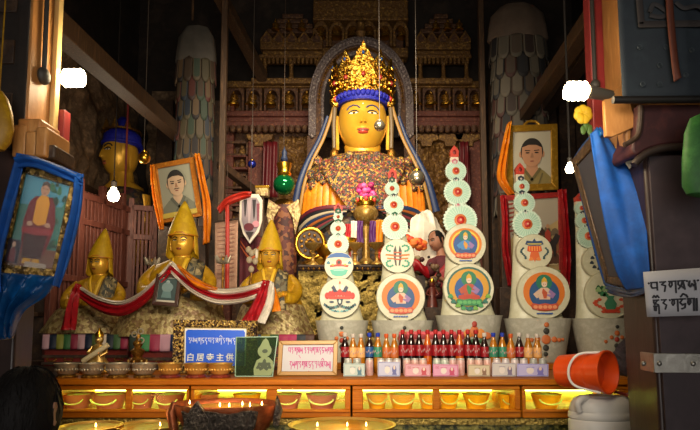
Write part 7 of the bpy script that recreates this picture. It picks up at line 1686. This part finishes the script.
# ------------------------------------------------------------------ visitor in the foreground, seen from behind
def visitor():
    Y = 1.5; c = at(26, 414, Y); r = empty('person', (c.x, Y, 0), 'person with black hair seen from behind at the lower left edge', 'person')
    hz = c.z; b = MB(lambda q: Vector((q[0], q[1], -q[2])))
    h = Head(b, 0, 0, -hz, .076, .092, .115, pi); h.skull(m_skin); h.features(C('#d8d0c8', .4), C('#1c1412', .5), C('#8a4a40', .5), skin=m_skin, lw=.05); h.ears(m_skin, 0)
    s = hz / 1.5
    b.loft([(0, .0, -(hz - .07), .05, .055), (0, -.01, -(hz - .14), .052, .055), (0, -.01, -(hz - .18), .13, .075), (0, 0, -(hz - .24), .185, .1), (0, 0, -(hz - .42), .165, .11), (0, 0, -(hz - .62), .15, .1), (0, 0, -(hz - .75), .165, .115), (0, 0, -(hz - .82), .15, .11)], m_skin, 30)
    for q in (-1, 1):
        b.tube(bez([(q * .175, 0, -(hz - .24)), (q * .215, -.01, -(hz - .48)), (q * .2, .09, -(hz - .68))], 6), [.05 - .022 * i / 12 for i in range(13)], m_skin, 12); hand(b, (q * .198, .1, -(hz - .69)), (-q, 0, 0), (0, .45, .9), .15, m_skin, .4, side=q)
        b.tube(bez([(q * .085, 0, -(hz - .76)), (q * .09, .0, -.42), (q * .09, -.02, -.07)], 6), [.085 - .045 * i / 12 for i in range(13)], m_skin, 14); b.tube([(q * .09, -.05, -.04), (q * .09, .06, -.035), (q * .095, .13, -.025)], [.038, .036, .022], m_skin, 10)
    b.build('body', r)
    b = MB(lambda q: Vector((q[0], q[1], -q[2]))); h2 = Head(b, 0, 0, -hz, .076, .092, .115, pi); n, k_ = 48, 26; vs = []; fs = []
    for i in range(k_ + 1):
        for j in range(n):
            a = 2 * pi * j / n; fr_ = max(0, cos(a)); t = pi * i / k_ * lerp(.78, .36, min(1, fr_ * 1.6)); x, y, z = fdef(sin(t) * sin(a), -sin(t) * cos(a), cos(t)); f_ = 1.1 + .035 * noise.noise(Vector((x * 5, y * 5, z * 3))); vs.append(h2.put(x * f_, y * f_, z * f_ * .98))
    for i in range(k_):
        for j in range(n): fs.append((i * n + j, i * n + (j + 1) % n, (i + 1) * n + (j + 1) % n, (i + 1) * n + j))
    b.add(vs, fs, m_hair); rr_ = random.Random(3)
    for i in range(160):   # loose strands
        a = rr_.uniform(0, 6.28); t = rr_.uniform(.1, 1.7); 
        if cos(a) > .4 and t > .9: continue
        P0 = h2.put(*[1.1 * v for v in fdef(sin(t) * sin(a), -sin(t) * cos(a), cos(t))]); t2 = t + .35; a2 = a + rr_.uniform(-.2, .2); P1 = h2.put(*[1.13 * v for v in fdef(sin(t2) * sin(a2), -sin(t2) * cos(a2), cos(t2))]); b.tube([P0, (Vector(P0) + Vector(P1)) / 2 * 1.0, P1], [.002, .0016, .0004], m_hair, 4)
    b.build('hair', r)
    m_jk = mat('dark_jacket', '#17181c', .75, 0, cols=['#1f2024'], scale=20)
    b = MB(lambda q: Vector((q[0], q[1], -q[2]))); b.loft([(0, -.012, -(hz - .155), .068, .07), (0, -.01, -(hz - .18), .14, .088), (0, 0, -(hz - .245), .2, .118), (0, 0, -(hz - .42), .185, .128), (0, 0, -(hz - .62), .175, .122), (0, 0, -(hz - .8), .195, .138)], m_jk, 40)
    for q in (-1, 1): b.tube(bez([(q * .18, 0, -(hz - .235)), (q * .222, -.01, -(hz - .48)), (q * .203, .08, -(hz - .665))], 6), [.062 - .022 * i / 12 for i in range(13)], m_jk, 14)
    b.build('jacket', r, angle=60)
    b = MB(lambda q: Vector((q[0], q[1], -q[2])))
    for q in (-1, 1): b.tube(bez([(q * .085, 0, -(hz - .74)), (q * .092, .0, -.42), (q * .09, -.02, -.075)], 6), [.105 - .045 * i / 12 for i in range(13)], m_navy, 16)
    b.build('trousers', r, angle=60)
    for q in (-1, 1): b = MB(); b.loft([(q * .09, .03, .0, .05, .125), (q * .09, .03, .03, .052, .127), (q * .09, .01, .065, .044, .09), (q * .09, -.02, .09, .042, .05)], C('#2a2422', .6), 20); b.build('shoe', r)
visitor()

# ------------------------------------------------------------------ light
def area(name, loc, rot, sx, sy, e, col, spread=180):
    l = bpy.data.lights.new(name, 'AREA'); l.shape = 'RECTANGLE'; l.size = sx; l.size_y = sy; l.energy = e; l.color = col; l.spread = radians(spread); o = bpy.data.objects.new(name, l); COL.objects.link(o); o.location = loc; o.rotation_euler = rot; return o
def point(name, loc, e, col, r=.04):
    l = bpy.data.lights.new(name, 'POINT'); l.energy = e; l.color = col; l.shadow_soft_size = r; o = bpy.data.objects.new(name, l); COL.objects.link(o); o.location = loc; return o
area('doorway_daylight', (0, -3.0, 1.7), (radians(90), 0, 0), 2.8, 2.6, 28, (1, .96, .9), 100)
area('added_front_fill', (0, 1.1, 2.35), (radians(85), 0, 0), 1.0, .3, 27, (1, .87, .66), 96)  # added fill light, out of view; brightens counter and altar from the front
area('added_altar_fill', (0, 3.3, 4.1), (radians(58), 0, 0), 1.2, .4, 46, (1, .84, .6), 92)  # added fill light above the view, lifts the Buddha and the altarpiece
point('bulb_light', at(88, 80, 2.25), 14, (1, .8, .5)); point('bulb_light', at(558, 92, 1.92), 7, (1, .8, .5))
point('bulb_light', at(113.5, 203, 4.5), 12, (1, .82, .58)); point('bulb_light', at(570, 176, 2.55), 1.2, (1, .82, .58), .02)
point('flame_light', at(227, 384, 2.48), 1.6, (1, .6, .25), .05); point('flame_light', at(342, 412, 2.5), 1., (1, .6, .25), .04); point('flame_light', at(110, 414, 2.5), .8, (1, .6, .25), .04)
wd = bpy.data.worlds.new('world'); SC.world = wd; wd.use_nodes = True; wd.node_tree.nodes['Background'].inputs[0].default_value = (.9, .8, .68, 1); wd.node_tree.nodes['Background'].inputs[1].default_value = .25
